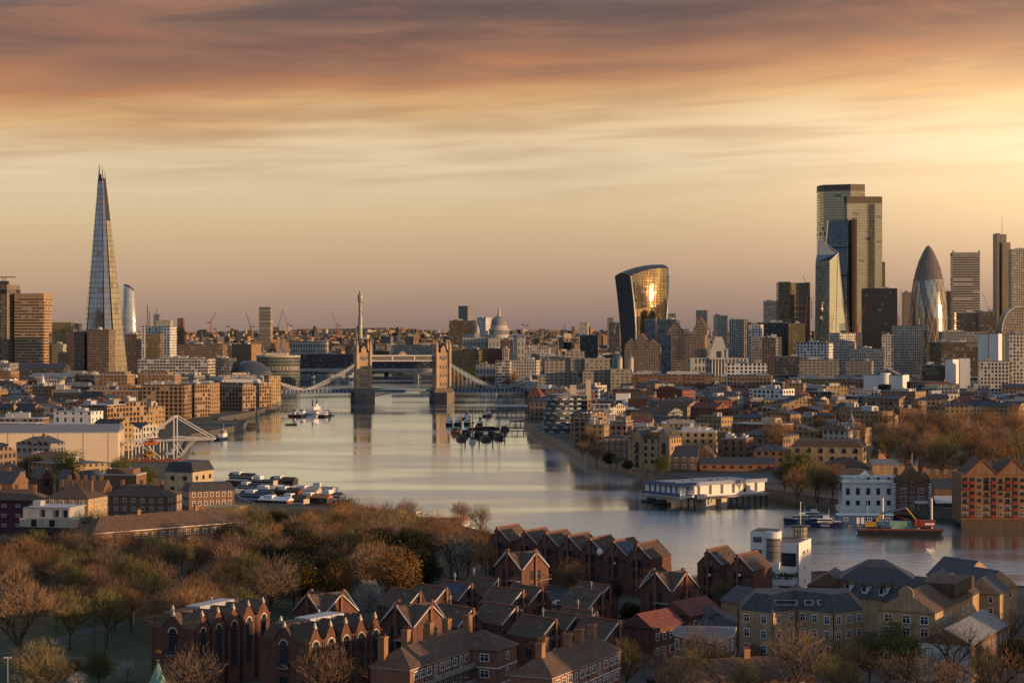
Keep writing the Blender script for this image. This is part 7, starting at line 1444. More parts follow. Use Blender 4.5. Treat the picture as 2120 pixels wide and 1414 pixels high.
def wood(kind_w, x0, x1, y0, y1, n, w0, w1, label, group, skip=()):
    got = []; tries = 0
    while len(got) < n and tries < n*60:
        tries += 1; x, y = random.uniform(x0, x1), random.uniform(y0, y1)
        w_ = w0+(w1-w0)*(y-y0)/(y1-y0)
        if any(abs(x-a)/w_ < .40 and abs(y-b)/w_ < .22 for a, b in got): continue
        if any(a <= x <= c and b <= y <= d for a, b, c, d in skip): continue
        if any(abs(x-a) < 58 and -8 < y-b < 66 for a, b in ((637, 1198), (395, 1168), (766, 1242), (948, 1152), (700, 1205), (560, 1208))): continue
        got.append((x, y)); kd = random.choices(list(kind_w), list(kind_w.values()))[0]
        nm = {'bare': 'bare brown tree', 'sparse': 'thin bare tree', 'olive': 'olive budding tree', 'green': 'green leafing tree', 'dark': 'dark evergreen tree', 'rust': 'rust brown tree', 'white': 'white blossom tree'}[kd]
        tree(kd, x, y, w_*random.uniform(.85, 1.2), nm+' '+label, group+', '+nm)
# big named ones first
NT = [('bare', 40, 1268, 170, 'tall bare tree filling the left edge of the park'), ('bare', 560, 1208, 128, 'broad sunlit bare tree behind the second arched block'), ('bare', 408, 1232, 100, 'rounded sunlit bare tree directly below the poplar'), ('poplar', 395, 1168, 22, 'slim upright poplar glowing tan in the middle of the park'), ('yellow', 634, 1214, 54, 'bright yellow leafed tree in the park behind the corner house'),
      ('rust', 700, 1205, 84, 'dark rust evergreen right of the bright yellow tree'), ('white', 766, 1242, 62, 'pale blossom tree left of the court houses'), ('white', 948, 1152, 70, 'white blossom tree between park and waterside row'), ('green', 205, 1376, 66, 'yellow green leafing tree on the lawn by the bottom left'), ('rust', 155, 1390, 50, 'low rust green bush left of the leafing lawn tree'), ('white', 262, 1386, 40, 'small pink white blossom tree on the lawn'), ('white', 160, 1408, 46, 'pale whitish bush at the bottom edge of the lawn'),
      ('olive', 85, 1392, 130, 'grey brown budding tree left on the lawn at the bottom edge'), ('sparse', 395, 1400, 130, 'bare pinkish tree in front of the first arched block'), ('sparse', 672, 1392, 130, 'dense dark bare tree before the second arched block'), ('sparse', 770, 1406, 90, 'low bare tree at the bottom between arched block and estate block'), ('olive', 1296, 1372, 90, 'green budding tree right of the sunlit estate block'), ('olive', 1095, 1315, 80, 'golden green budding tree above the sunlit estate block'), ('olive', 1040, 1305, 60, 'small golden budding tree at the left of the other one above the estate block'),
      ('green', 1130, 1152, 62, 'yellow green tree before the waterside row'), ('sparse', 1180, 1195, 70, 'thin bare tree before the middle of the waterside row'), ('dark', 1305, 1265, 50, 'rounded dark green bush left of the lowest corner house'), ('sparse', 1075, 1262, 60, 'thin bare tree inside the court'), ('bare', 960, 1288, 70, 'dense bare tree before the front row of the court'), ('sparse', 1380, 1380, 100, 'thin bare street tree left of the corner pub'), ('sparse', 1450, 1338, 110, 'bare budding street tree before the corner pub'), ('sparse', 1345, 1215, 70, 'dark bare shrub tree by the end of the waterside row'),
      ('sparse', 1650, 1360, 120, 'bare tree before the yellow flats'), ('olive', 1710, 1395, 80, 'tall pale budding tree between the yellow flats and the warehouse'), ('green', 1800, 1352, 96, 'bright green tree in front of the gabled warehouse'), ('olive', 1855, 1322, 80, 'olive tree touching the gabled warehouse front'), ('sparse', 1975, 1330, 130, 'leafless tree before the metal roofed warehouse'), ('sparse', 1900, 1400, 110, 'bare birch at the bottom edge below the gabled warehouse'), ('sparse', 2090, 1290, 90, 'leafless tree at the right edge by the water'), ('sparse', 2060, 1400, 140, 'bare tree in the bottom right corner'), ('dark', 2105, 1355, 80, 'dark ivy clad tree at the right edge'), ('sparse', 1960, 1405, 80, 'low bare tree left of the bottom right corner'),
      ('bare', 1605, 893, 78, 'big round bare tree glowing brown near the orange gabled house'), ('bare', 1222, 905, 50, 'bare riverside plane tree left of the georgian house'), ('green', 1650, 972, 84, 'grey green budding tree right of the pontoon station'), ('bare', 1712, 992, 60, 'russet bare tree left of the white mansion'), ('olive', 1690, 985, 80, 'olive grey tree behind the russet one by the mansion'), ('bare', 1205, 925, 36, 'bare tree at the foot of the curved apartments on the promenade'), ('olive', 1276, 952, 26, 'olive bush on the quay before the georgian house'), ('dark', 1262, 948, 30, 'dark garden bush on the quay before the georgian house'), ('bare', 1236, 935, 44, 'bare tree on the promenade right of the plane tree'), ('dark', 1300, 962, 24, 'small dark bush on the low terrace left of the gabled wharf'), ('green', 1368, 962, 36, 'green tree at the foot of the gabled yellow wharf'), ('dark', 1548, 858, 30, 'dark evergreen before the white fronted flats'), ('olive', 1510, 870, 28, 'small yellow tree left of the dark evergreen'), ('dark', 1362, 842, 34, 'dark cedar left of the long red terrace'),
      ('green', 140, 962, 74, 'yellow green tree in front of the great pale shed'), ('green', 70, 958, 50, 'green bush left of the yellow green tree by the shed'), ('olive', 195, 1090, 70, 'russet bare tree at the left end of the long hipped roof'), ('bare', 318, 1020, 64, 'bare brown tree before the white banded flats'), ('green', 250, 978, 60, 'low green hedge tree below the rusty jetty'), ('green', 305, 988, 50, 'low leafy tree left of the old mill'), ('green', 1995, 960, 46, 'light green tree behind the twin gabled warehouse'), ('dark', 1420, 1290, 60, 'dark bushy tree in the lane between red roofs and slate hips'), ('dark', 1270, 1222, 44, 'dark shrub behind the houses with three skylights'), ('olive', 1490, 1225, 50, 'olive shrub at the foot of the paired waterside houses'), ('sparse', 1225, 1240, 50, 'thin bare tree beside the house with three skylights'), ('dark', 1010, 1330, 44, 'dark shrub behind the long estate block'), ('sparse', 1120, 1345, 60, 'thin bare tree between the two estate blocks'), ('dark', 1170, 1330, 40, 'dark shrub below the white sheeted shed'), ('olive', 800, 1345, 50, 'small olive tree between second arched block and estate block'), ('dark', 1745, 1215, 44, 'dark tree at the water right of the white modern block'), ('olive', 1712, 1228, 36, 'olive bush at the right foot of the white modern block'), ('dark', 1560, 1352, 50, 'dark hedge tree at the left end of the yellow flats'), ('sparse', 1320, 1180, 60, 'bare tree at the right end of the waterside row'), ('dark', 815, 1165, 110, 'wide black green evergreen clump in the middle of the park'), ('dark', 625, 1140, 90, 'dark evergreen clump behind the broad sunlit bare tree')]
for kd, x, y, w_, lb in NT: tree(kd, x, y, w_, lb, None)
PK = 'trees of the wooded park'
wood({'bare': 8, 'olive': 4, 'sparse': 1}, 0, 480, 1128, 1200, 48, 64, 88, 'in the dense wood of the park left of the poplar', PK+' left')
wood({'bare': 6, 'olive': 4}, 110, 500, 1195, 1268, 26, 70, 96, 'in the nearer park wood bordering the lawn', PK+' near')
wood({'bare': 5, 'olive': 3, 'dark': 1}, 470, 700, 1070, 1135, 22, 60, 84, 'on the park bank below the moored houseboats', PK+' bank')
wood({'bare': 6, 'sparse': 2, 'olive': 2}, 690, 900, 1052, 1130, 24, 56, 84, 'on the river edge of the park left of the cruise boat', PK+' river edge', ((840, 1050, 905, 1088),))
wood({'dark': 2, 'bare': 4, 'sparse': 1, 'olive': 1}, 470, 760, 1135, 1200, 15, 84, 100, 'in the shaded middle of the park', PK+' middle')
wood({'bare': 4, 'sparse': 3}, 880, 1010, 1112, 1175, 8, 64, 76, 'between the park and the waterside row', PK+' right')
wood({'dark': 3, 'rust': 1, 'bare': 2}, 740, 900, 1130, 1200, 7, 84, 96, 'in the dark evergreen clump of the park', PK+' evergreen')
wood({'bare': 9, 'olive': 2}, 1830, 2130, 868, 940, 30, 56, 76, 'in the brown wood behind the twin gabled warehouse', 'trees of the brown wood on the right bank')
wood({'bare': 5, 'olive': 2, 'dark': 1}, 1640, 1840, 855, 905, 14, 30, 44, 'among small houses round the church tower', 'trees round the church tower')
wood({'bare': 3, 'green': 1}, 1610, 1742, 968, 1004, 8, 48, 60, 'on the walled bank left of the white mansion', 'trees on the walled bank')
wood({'bare': 5, 'olive': 1}, 1660, 1900, 830, 852, 12, 24, 34, 'below the white corner office', 'trees below the white corner office')
wood({'bare': 4}, 4, 110, 776, 800, 9, 26, 32, 'below the train shed roof', 'trees below the train shed')
wood({'bare': 4}, 935, 1100, 775, 792, 9, 24, 30, 'on the far quay right of the twin towered bridge', 'trees on the far quay')
wood({'bare': 4, 'olive': 1, 'dark': 1}, 1200, 1500, 852, 880, 10, 22, 30, 'among flats inland of the curved glass apartments', 'trees inland of the curved apartments')
wood({'bare': 4, 'olive': 2}, 0, 230, 1010, 1070, 9, 46, 60, 'among the brick flats at the left edge', 'trees among the left brick flats')
wood({'sparse': 3, 'olive': 2, 'green': 1}, 1380, 1570, 1362, 1414, 5, 76, 96, 'along the street by the corner pub', 'street trees by the pub')
wood({'sparse': 3, 'olive': 4, 'green': 3}, 1690, 2110, 1360, 1414, 9, 80, 104, 'along the bottom edge below the yellow warehouses', 'trees below the yellow warehouses')
wood({'bare': 3, 'sparse': 2}, 880, 1000, 1060, 1112, 5, 56, 66, 'at the water between cruise boat and waterside row', 'trees by the cruise boat', ((850, 1050, 935, 1090),))
for ps in TP.values():
    for p in ps:
        if p.name not in USED:
            for c in list(p.children): bpy.data.objects.remove(c)
            bpy.data.objects.remove(p)
# ================================================================ park lawn, path, streets
lw_, q, b_ = newmat('park lawn'); ob = q.n('ShaderNodeTexCoord').outputs['Object']; q.put(b_.inputs['Base Color'], q.mix(q.mr(q.noise(ob, .25, 4, .6), .35, .65, 0, 1), (.022, .034, .010), (.05, .055, .018))); b_.inputs['Roughness'].default_value = .95
def sheet(name, pix, m_, z):
    p = [gp(x, y, z) for x, y in pix]; b = MB()
    for t in tessellate_polygon([[Vector((v.x, v.y, 0)) for v in p]]):
        q3 = [p[i] for i in t]
        if (q3[1]-q3[0]).cross(q3[2]-q3[0]).z < 0: q3.reverse()
        b.face(q3)
    return b.build(name, m_)
tag(sheet('lawn', [(-60, 1262), (300, 1256), (480, 1215), (760, 1190), (860, 1225), (600, 1300), (330, 1440), (-60, 1440)], lw_, 5.008), None, None, kind='structure')
ASP = mat('asphalt', (.052, .052, .055), .9)
tag(sheet('path', [(100, 1330), (140, 1310), (330, 1268), (334, 1273), (150, 1318), (112, 1336)], mat('path gravel', (.075, .07, .068)), 5.016), None, None, kind='structure')
tag(sheet('street', [(1338, 1440), (1352, 1340), (1440, 1290), (1450, 1300), (1380, 1345), (1400, 1440)], ASP, 5.012), None, None, kind='structure')
tag(sheet('court_paving', [(860, 1330), (1000, 1215), (1260, 1215), (1340, 1290), (1300, 1360), (1100, 1330)], ASP, 5.010), None, None, kind='structure')
tag(sheet('yard', [(1500, 1440), (1520, 1345), (1800, 1345), (2130, 1330), (2130, 1440)], mat('yard paving', (.085, .08, .075)), 5.009), None, None, kind='structure')
# street lamps and cars
def lamp(px, py, h, lb):
    p = gp(px, py, 5); r = thing('street_lamp', lb, 'street lamp', p); b = MB(); b.tube((0, 0, 0), (0, 0, h), .09, 6, 0, .06); b.build('post', BLK, r); b = MB(); b.box(-.1, .9, -.12, .12, h-.05, h+.1); b.build('lamp_head', DG, r)
for a in ((216, 1406, 9, 'tall dark lamp post on the lawn below the leafing tree'), (150, 1312, 6, 'dark lamp post beside the park path'), (1588, 1362, 6, 'dark lamp post before the yellow flats'), (1333, 1398, 7, 'dark lamp post on the street left of the pub'), (552, 1420, 8, 'dark lamp post between the two arched blocks'), (195, 1345, 6, 'dark lamp post on the lawn left of the first arched block')): lamp(*a)
def car(px, py, rot, m_, lb, z=5.012):
    p = gp(px, py, z); r = thing('parked_car', lb, 'car', p, R(rot)); b = MB()
    pf_ = [(-2.1, .35), (-2.1, .85), (-1.7, .95), (-1.2, 1.42), (.5, 1.42), (1.1, .95), (2.0, .8), (2.1, .35)]
    b.loft([[(x, y, z_) for x, z_ in pf_] for y in (-.85, .85)]); b.build('body', m_, r)
    b = MB(); b.loft([[(x, y, z_) for x, z_ in ((-1.62, .97), (-1.15, 1.38), (.45, 1.38), (1.0, .97))] for y in (-.87, .87)]); b.build('side_window', GLS, r)
    for x in (-1.3, 1.3):
        for y in (-.78, .78): b = MB(); b.lathe([(.33, -.1), (.33, .1)], 12); o = b.build('wheel', BLK, r, (x, y, .33)); o.rotation_euler = (R(90), 0, 0)
car(1372, 1402, 60, NAVY, 'dark blue car parked on the street before the pub'); car(1386, 1392, 60, LG, 'silver car behind the dark blue one on the street'); car(1160, 1254, 30, LG, 'silver car parked between the court houses', 5.01); car(1445, 1290, 45, BLK, 'black car parked in the lane behind the hipped slate roof')
for a in ((1356, 1412, 60, BLK, 'black car at the lower end of the street by the pub'), (1402, 1378, 60, WH, 'white car at the upper end of the street by the pub'), (1240, 1300, 30, NAVY, 'navy car in the paved court below the skylit house'), (1215, 1312, 30, RED, 'red car in the paved court below the skylit house'), (1560, 1385, 10, LG, 'silver car before the left end of the yellow flats'), (1596, 1388, 10, BLK, 'black car before the middle of the yellow flats'), (1636, 1388, 10, WH, 'white car before the right half of the yellow flats'), (1860, 1402, 20, NAVY, 'navy car below the gabled warehouse front')): car(*a)
# spire top rising from below the frame
p = gp(327, 1462, 5); r = thing('green_spire', 'pale green copper spire with a gilded ship vane at the bottom edge', 'church', (p.x, p.y, 5)); zt = H-(1342-HY)*p.y/F-5
b = MB(); b.box(-1.6, 1.6, -1.6, 1.6, 0, zt*.42); b.build('tower', BR, r); b = MB(); b.lathe([(1.5, zt*.42), (.14, zt*.76)], 8); b.build('spire', GRN, r)
b = MB(); b.tube((0, 0, zt*.75), (0, 0, zt), .05, 5, 1); b.lathe([(.25, zt*.78), (.32, zt*.79), (.05, zt*.81)], 8); b.tube((-.7, 0, zt*.86), (.7, 0, zt*.86), .04, 4, 1); b.prism([(-.45, -.08), (.3, -.1), (.5, 0), (.3, .1), (-.45, .08)], zt*.93, zt*.96); b.box(-.3, .3, -.04, .04, zt*.96, zt*.995); b.build('ship_vane', [GOLD, BLK], r)
p = gp(16, 1440, 5); r = thing('floodlight_mast', 'pale steel floodlight mast at the bottom left edge', 'mast', p); zt = H-(1362-HY)*p.y/F-5; b = MB(); b.tube((0, 0, 0), (0, 0, zt), .12, 6); b.build('post', STEEL, r); b = MB(); b.box(-.7, .7, -.2, .2, zt, zt+.25); b.build('lamp_head', STEEL, r)
p = gp(1884, 1210, 0); r = thing('crane_jib', 'thin pale jib with a white triangular head rising over the roofs by the water', 'crane', (p.x, p.y-40, 5)); Yc = p.y-40; s = Yc/F
b = MB(); tip = Vector(((1878-1884)*s-2, 0, H-(1142-HY)*s-5)); b.tube((4, 0, 0), tip, .13, 4); b.build('jib', STEEL, r); b = MB(); b.prism([(tip.x-1.2, -.1), (tip.x+1.2, -.1), (tip.x+.9, .1), (tip.x-1, .1)], tip.z, tip.z+.2); b.loft([[(tip.x-1.2, -.08, tip.z+1.0), (tip.x+1.0, -.08, tip.z+.6), (tip.x, -.08, tip.z-.6)], [(tip.x-1.2, .08, tip.z+1.0), (tip.x+1.0, .08, tip.z+.6), (tip.x, .08, tip.z-.6)]]); b.build('head_plate', WH, r)
p = gp(1879, 992, 5); r = thing('lattice_radio_mast', 'rusty steel lattice radio mast rising behind the brick police house', 'mast', (p.x, p.y, 5)); zt = H-(912-HY)*p.y/F-5; b = MB()
for sx, sy in ((-1, -1), (1, -1), (1, 1), (-1, 1)): b.tube((sx*1.2, sy*1.2, 0), (sx*.4, sy*.4, zt), .14, 4)
for i in range(12):
    k0, k1 = 1.2-.8*i/12, 1.2-.8*(i+1)/12; z0, z1 = zt*i/12, zt*(i+1)/12
    for a0, b0, a1, b1 in ((-1, -1, 1, -1), (1, -1, -1, -1), (1, -1, 1, 1), (-1, 1, -1, -1)): b.tube((a0*k0, b0*k0, z0), (a1*k1, b1*k1, z1), .09, 3)
b.build('lattice_frame', RUST, r); b = MB()
for i in range(4): b.tube((.6*(-1)**i, 0, zt-2-1.5*i), (.6*(-1)**i, 0, zt+.5-1.2*i), .12, 4)
b.build('aerial', LG, r)
# ================================================================ boats
def boat(name, label, px, py, L, W_, rot, hull, parts, cat='boat', fb=1.6, bluff=.5, group=None):
    p = gp(px, py, 0); r = thing(name, label, cat, (p.x, p.y+W_/2, 0), R(rot), group); b = MB(); n = 10; up, lo_ = [], []
    def half(t): return W_/2*min(1, (1-max(0, (t-.55)/.45)**2))*(1 if t > .12 else (.75+.25*t/.12))
    pl_ = [(-L/2+L*i/n, half(i/n)) for i in range(n+1)]
    ring = lambda z, k_, fl: [(x*k_, -y*fl, z+ (max(0, x/L)*.9 if z > .5 else 0)) for x, y in pl_]+[(x*k_, y*fl, z+(max(0, x/L)*.9 if z > .5 else 0)) for x, y in reversed(pl_[:-1])]
    b.loft([ring(-.6, .93, .8), ring(fb*.55, 1, .97), ring(fb, 1.01, 1)]); b.build('hull', hull, r)
    for nm, m_, sh in parts:
        q_ = MB()
        if sh[0] == 'box': q_.box(sh[1]*L, sh[2]*L, -sh[3]*W_, sh[3]*W_, fb+sh[4], fb+sh[5])
        elif sh[0] == 'tube': q_.lathe([(sh[2], fb+sh[3]), (sh[2]*.9, fb+sh[4])], 8, (sh[1]*L, 0))
        elif sh[0] == 'roof': q_.gable(sh[1]*L, sh[2]*L, -sh[3]*W_, sh[3]*W_, fb+sh[4], sh[5], 'x', 0, .15)
        elif sh[0] == 'spar': q_.tube((sh[1]*L, 0, fb+sh[2]), (sh[3]*L, 0, fb+sh[4]), sh[5], 4)
        q_.build(nm, m_, r)
    return r
WW = [('deckhouse', WH, ('box', -.35, .2, .38, 0, 2.4)), ('window_strip', GLS, ('box', -.34, .205, .385, 1.0, 1.8)), ('wheelhouse', WH, ('box', -.05, .15, .25, 2.41, 4.4)), ('wheelhouse_window', GLS, ('box', -.045, .155, .255, 3.2, 4.0)), ('mast', STEEL, ('tube', .02, .1, 4.4, 8))]
TUG = [('deckhouse', WH, ('box', -.15, .18, .3, 0, 2.2)), ('wheelhouse', WH, ('box', 0, .15, .24, 2.21, 4.2)), ('wheelhouse_window', GLS, ('box', .0, .155, .245, 3.1, 3.8)), ('funnel', BLK, ('tube', -.1, .6, 2.2, 4.6)), ('mast', STEEL, ('tube', .06, .09, 4.2, 8.5))]
SAIL = [('deckhouse', WOOD, ('box', -.38, -.15, .28, 0, 1.6)), ('hatch', WOOD, ('box', -.1, .2, .28, 0, .7)), ('mast', WOOD, ('tube', .12, .2, 0, 21)), ('sprit', WOOD, ('spar', .12, 2, -.25, 15, .12)), ('mizzen_mast', WOOD, ('tube', -.38, .12, 0, 11)), ('bowsprit', WOOD, ('spar', .45, .8, .68, 2.4, .12))]
boat('paddle_boat', 'white paddle boat with red stripe and twin black funnels left of the bridge', 648, 858, 30, 9, 78, WH, [('saloon', WH, ('box', -.42, .36, .48, 0, 2.6)), ('window_strip', GLS, ('box', -.41, .37, .485, 1, 1.9)), ('upper_saloon', WH, ('box', -.36, .26, .42, 2.61, 5)), ('red_rail', RED, ('box', -.42, .36, .49, 2.5, 2.75)), ('wheelhouse', WH, ('box', .05, .2, .25, 5.01, 7)), ('funnel', BLK, ('tube', -.1, .6, 5, 11)), ('funnel', BLK, ('tube', .3, .55, 2.6, 11))])
boat('white_vessel', 'white and black vessel with radar mast right of the paddle boat', 673, 862, 28, 8, 80, BLK, WW+[('radar_mast', STEEL, ('tube', .0, .4, 4.4, 11))])
boat('dark_tug', 'dark tug left of the white paddle boat', 624, 862, 22, 7, 78, BLK, TUG); boat('red_hulled_tug', 'small white tug with red hull at the left end of the moored group', 609, 862, 16, 6, 70, RED, TUG)
boat('yellow_punt', 'tiny yellow work punt right of the black vessel', 682, 861, 8, 3, 0, YEL, [('locker', DG, ('box', -.3, .1, .3, 0, .5))], fb=.6); boat('mooring_barge', 'small weedy mooring barge alone on the open river', 602, 880, 9, 4, 0, WOOD, [('bollard', GRN, ('box', -.4, .4, .4, 0, .5))], fb=.8)
for i, (px, py, lb) in enumerate(((955, 910, 'black sailing barge at the left of the moored lighters'), (978, 916, 'white bowed small sailing boat second from the left of the moored lighters'), (1006, 911, 'black sailing barge third from the left of the moored lighters'), (1033, 908, 'largest black sailing barge at the right of the moored lighters'))): boat('sailing_barge', lb, px, py, 26 if i != 1 else 15, 6.4 if i != 1 else 4.2, -84, BLK if i != 1 else WH, SAIL, 'sailing boat', group='sailing barges moored together')
for px, py, L, m_, pt_, lb in ((931, 880, 13, NAVY, WW, 'blue white launch at the left of the moored group right of the bridge'), (949, 879, 12, NAVY, WW, 'second blue white launch close to the first'), (966, 868, 20, BLK, TUG, 'black tug with tall funnel behind the sailing barges'), (1010, 862, 22, BLK, TUG, 'grey black ship by the timber pier'), (994, 880, 12, NAVY, TUG, 'small blue tug just behind the moored barges'), (968, 878, 16, DG, WW, 'grey barge behind the leftmost sailing barge'), (980, 890, 18, BLK, TUG, 'dark lighter tug between the sailing barges'),
                             (460, 910, 22, NAVY, TUG, 'dark hulled tug with white wheelhouse by the left quay'), (868, 787, 30, DG, WW, 'grey white river boat seen between the stone towers'), (728, 786, 70, DG, WW+[('gun_turret', LG, ('box', .22, .32, .3, 0, 2)), ('funnel', LG, ('tube', -.12, 2, 4, 9)), ('funnel', LG, ('tube', .12, 2, 4, 9)), ('lattice_mast', LG, ('tube', .05, .5, 4, 24))], 'grey warship moored behind the left stone tower'), (648, 786, 26, DG, TUG, 'dark barge pile beyond the left chain of the bridge'), (880, 1096, 0, WH, (), '')):
    if L: boat('moored_boat', lb, px, py, L, max(4, L*.24), random.choice((-80, 76, 80)) if L < 60 else 100, m_, pt_, group=None)
for px, py, L, lb in ((495, 888, 26, 'black barge moored off the left quay'), (470, 893, 22, 'second black barge nearer the tug on the left quay'), (508, 882, 20, 'low covered barge at the outer end of the left moorings')): boat('barge', lb, px, py, L, 6, 15, BLK, [('hold_cover', DG, ('box', -.4, .35, .4, 0, 1.0))], fb=1.4)
HB = [(505, 1003, RUST, TL, 'sunlit cream ship hull houseboat at the top of the moorings'), (548, 1012, WH, SL, 'white houseboat with a grey pitched roof in the mooring row'), (590, 1012, WH, TL, 'long white houseboat with many windows at the top right of the moorings'), (520, 1026, WH, SL, 'houseboat with slate roof nearest the gangway'), (560, 1034, WH, SL, 'white cabined houseboat in the middle of the moorings'), (600, 1036, RED, TL, 'red hulled houseboat in the lower moorings'), (640, 1034, CR, CR, 'white double deck houseboat right of the red hulled one'), (672, 1028, BLU, CR, 'blue houseboat with white upper deck near the right end of the moorings'), (612, 1052, BLK, TL, 'black narrow houseboat with red hatch at the bottom of the moorings'), (655, 1050, RUST, ORG, 'rusty orange barge home at the bottom right of the moorings'), (690, 1044, DG, TL, 'grey houseboat at the right end of the moorings'), (536, 1044, NAVY, DG, 'dark hulled houseboat with flat roof beside the gangway'), (574, 1056, BLU, WH, 'small blue boat at the bottom left of the moorings')]
for i, (px, py, hm2, rm2, lb) in enumerate(HB):
    L = random.uniform(15, 22); rt = i % 3 != 1
    boat('houseboat', lb, px, py, L, 5, -28, hm2, [('cabin', [WH, CR, DG, WH, SKB, RUST, WH][i % 7], ('box', -.4, .3, .42, 0, 2.3)), ('window_strip', GLS, ('box', -.38, .28, .425, 1.0, 1.7)), ('roof', rm2, ('roof', -.42, .32, .44, 2.31, 1.4) if rt else ('box', -.42, .32, .45, 2.31, 2.5)), ('wheelhouse', WH, ('box', -.3, -.1, .3, 2.5, 4.1))], group='houseboats moored by the park')
p = gp(462, 1022, 3); r = thing('mooring_gangway', 'white lattice gangway leading to the moored houseboats', 'gangway', (p.x, p.y, 3.5)); b = MB()
for y in (-.8, .8):
    for i in range(8): b.tube((i*2-7, y, 0), (i*2-5, y, 1.3), .06, 4); b.tube((i*2-7, y, 1.3), (i*2-5, y, 0), .06, 4)
    b.tube((-7, y, 1.3), (9, y, 1.3), .09, 4); b.tube((-7, y, 0), (9, y, 0), .1, 4)
b.build('lattice_side', STEEL, r); b = MB(); b.box(-7, 9, -.8, .8, -.1, .02); b.build('walkway', GC, r)
boat('cruise_boat', 'white cruise boat with orange seats behind the park trees', 897, 1100, 30, 7, 155, WH, [('saloon', WH, ('box', -.42, .34, .44, 0, 2.5)), ('window_strip', GLS, ('box', -.4, .32, .445, .9, 1.8)), ('wheelhouse', WH, ('box', .2, .32, .3, 2.51, 5)), ('wheelhouse_window', GLS, ('box', .2, .325, .31, 3.6, 4.5)), ('seat_row', ORG, ('box', -.4, -.1, .4, 2.51, 3.2)), ('life_raft', ORG, ('box', -.02, .08, .3, 2.51, 3.2))])
for px, py, lb in ((1660, 1085, 'left police launch with navy hull and yellow checks'), (1684, 1078, 'police launch behind and between the other two'), (1710, 1092, 'right police launch touching the blue pontoon')):
    r = boat('police_launch', lb, px, py, 13, 3.6, 172, NAVY, [('cabin', WH, ('box', -.2, .22, .38, 0, 1.6)), ('cabin_window', GLS, ('box', -.18, .24, .385, .8, 1.35)), ('check_band', YEL, ('box', -.2, .1, .39, .15, .5)), ('blue_band', BLU, ('box', -.05, .05, .395, .15, .5)), ('flybridge', WH, ('box', -.12, .06, .3, 1.61, 2.5)), ('mast', STEEL, ('tube', -.1, .07, 2.5, 5)), ('white_rail', WH, ('box', -.45, -.25, .4, .5, .6))], group='police launches')
    cu = bpy.data.curves.new('lettering', 'FONT'); cu.body = 'POLICE'; cu.size = .95; cu.extrude = .02; o = bpy.data.objects.new('lettering', cu); COL.objects.link(o); dg_ = bpy.context.evaluated_depsgraph_get(); me = bpy.data.meshes.new_from_object(o.evaluated_get(dg_)); bpy.data.objects.remove(o); me.materials.clear(); me.materials.append(WH)
    t_ = link('lettering', me, r, (1.6, 1.82, .45)); t_.rotation_euler = (R(90), 0, pi)
p = gp(1792, 1090, 0); r = thing('police_pontoon', 'long blue floating pontoon office with white doors', 'pontoon', (p.x, p.y+2, 0), R(-4)); s = p.y/F
b = MB(); b.box(-13, 12, -3.5, 3.5, -.6, 1.0); b.build('float', BLU, r); b = MB(); b.box(-10, 10, -2.4, 2.6, 1.003, 4.2); b.build('cabin', BLU, r); b = MB(); b.box(-10.4, 10.4, -2.9, 3, 4.203, 4.5); b.build('roof', SKB, r)
for x in (-2.6, -1.0): b = MB(); b.box(x-.55, x+.55, -2.47, -2.38, 1.1, 3.4); b.build('door', WH, r)
for x in (-7, 1.5, 5.5, 8): link('window', winmesh(1.5, 1.1, 'white'), r, (x, -2.43, 2.2))
b = MB()
for i in range(8): b.box(-12.5+3.1*i, -11.4+3.1*i, -3.6, -3.5, .2, .7)
b.build('yellow_fender', YEL, r); b = MB(); b.tube((1, 0, 4.4), (1, 0, 9), .07, 5); b.build('mast', STEEL, r)
p = gp(1866, 1108, 0); r = thing('dredger_barge', 'long black work barge with spud poles moored before the mansion', 'barge', (p.x, p.y+3, 0), R(-4)); BX, BY = p.x, p.y+3
b = MB(); b.loft([[(-14, -4, -.5), (13, -4, -.5), (14.4, 0, -.5), (13, 4, -.5), (-14, 4, -.5)], [(-15, -4.4, 1.7), (14, -4.4, 1.9), (15.4, 0, 2.0), (14, 4.4, 1.9), (-15, 4.4, 1.7)]]); b.build('hull', BLK, r)
b = MB(); b.box(-14.6, 14, -4.3, -4.1, 1.9, 2.4); b.build('deck_rail', RUST, r)
for i in range(14): b = MB(); cx_, cy_ = random.uniform(-13, 12), random.uniform(-3.6, -2.2 if i % 2 else 3.4); b.box(cx_-.5, cx_+.5, cy_-.4, cy_+.4, 1.95, 1.95+random.uniform(.5, 1.3)); b.build('deck_crate', random.choice([BLU, DG, RUST, LG, WOOD]), r)
for x in (-5.5, 11.5): b = MB(); b.lathe([(.42, -2), (.42, 12.5)], 10, (x, 3.5)); b.build('spud_pole', STEEL, r)
b = MB(); b.box(-3.5, 4, -.6, 2.6, 1.9, 4.6); b.build('green_container', GRN, r); b = MB(); b.box(-7, -3.6, -2.6, 0, 1.9, 3.6); b.build('blue_winch', BLU, r)
def at_barge(x, y): t = R(-4); return (BX+x*cos(t)-y*sin(t), BY+x*sin(t)+y*cos(t), 1.92)
r = thing('yellow_excavator', 'yellow and blue long arm excavator standing on the black barge', 'excavator', at_barge(-10, -1), R(-4))
b = MB(); b.box(-1.6, 1.6, -1.4, -.7, 0, .9); b.box(-1.6, 1.6, .7, 1.4, 0, .9); b.build('track', BLK, r); b = MB(); b.box(-2.2, 1.3, -1.3, 1.3, .95, 2.6); b.build('body', YEL, r); b = MB(); b.box(.4, 1.6, -1.3, -.2, 2.61, 3.6); b.build('cab', GLS, r)
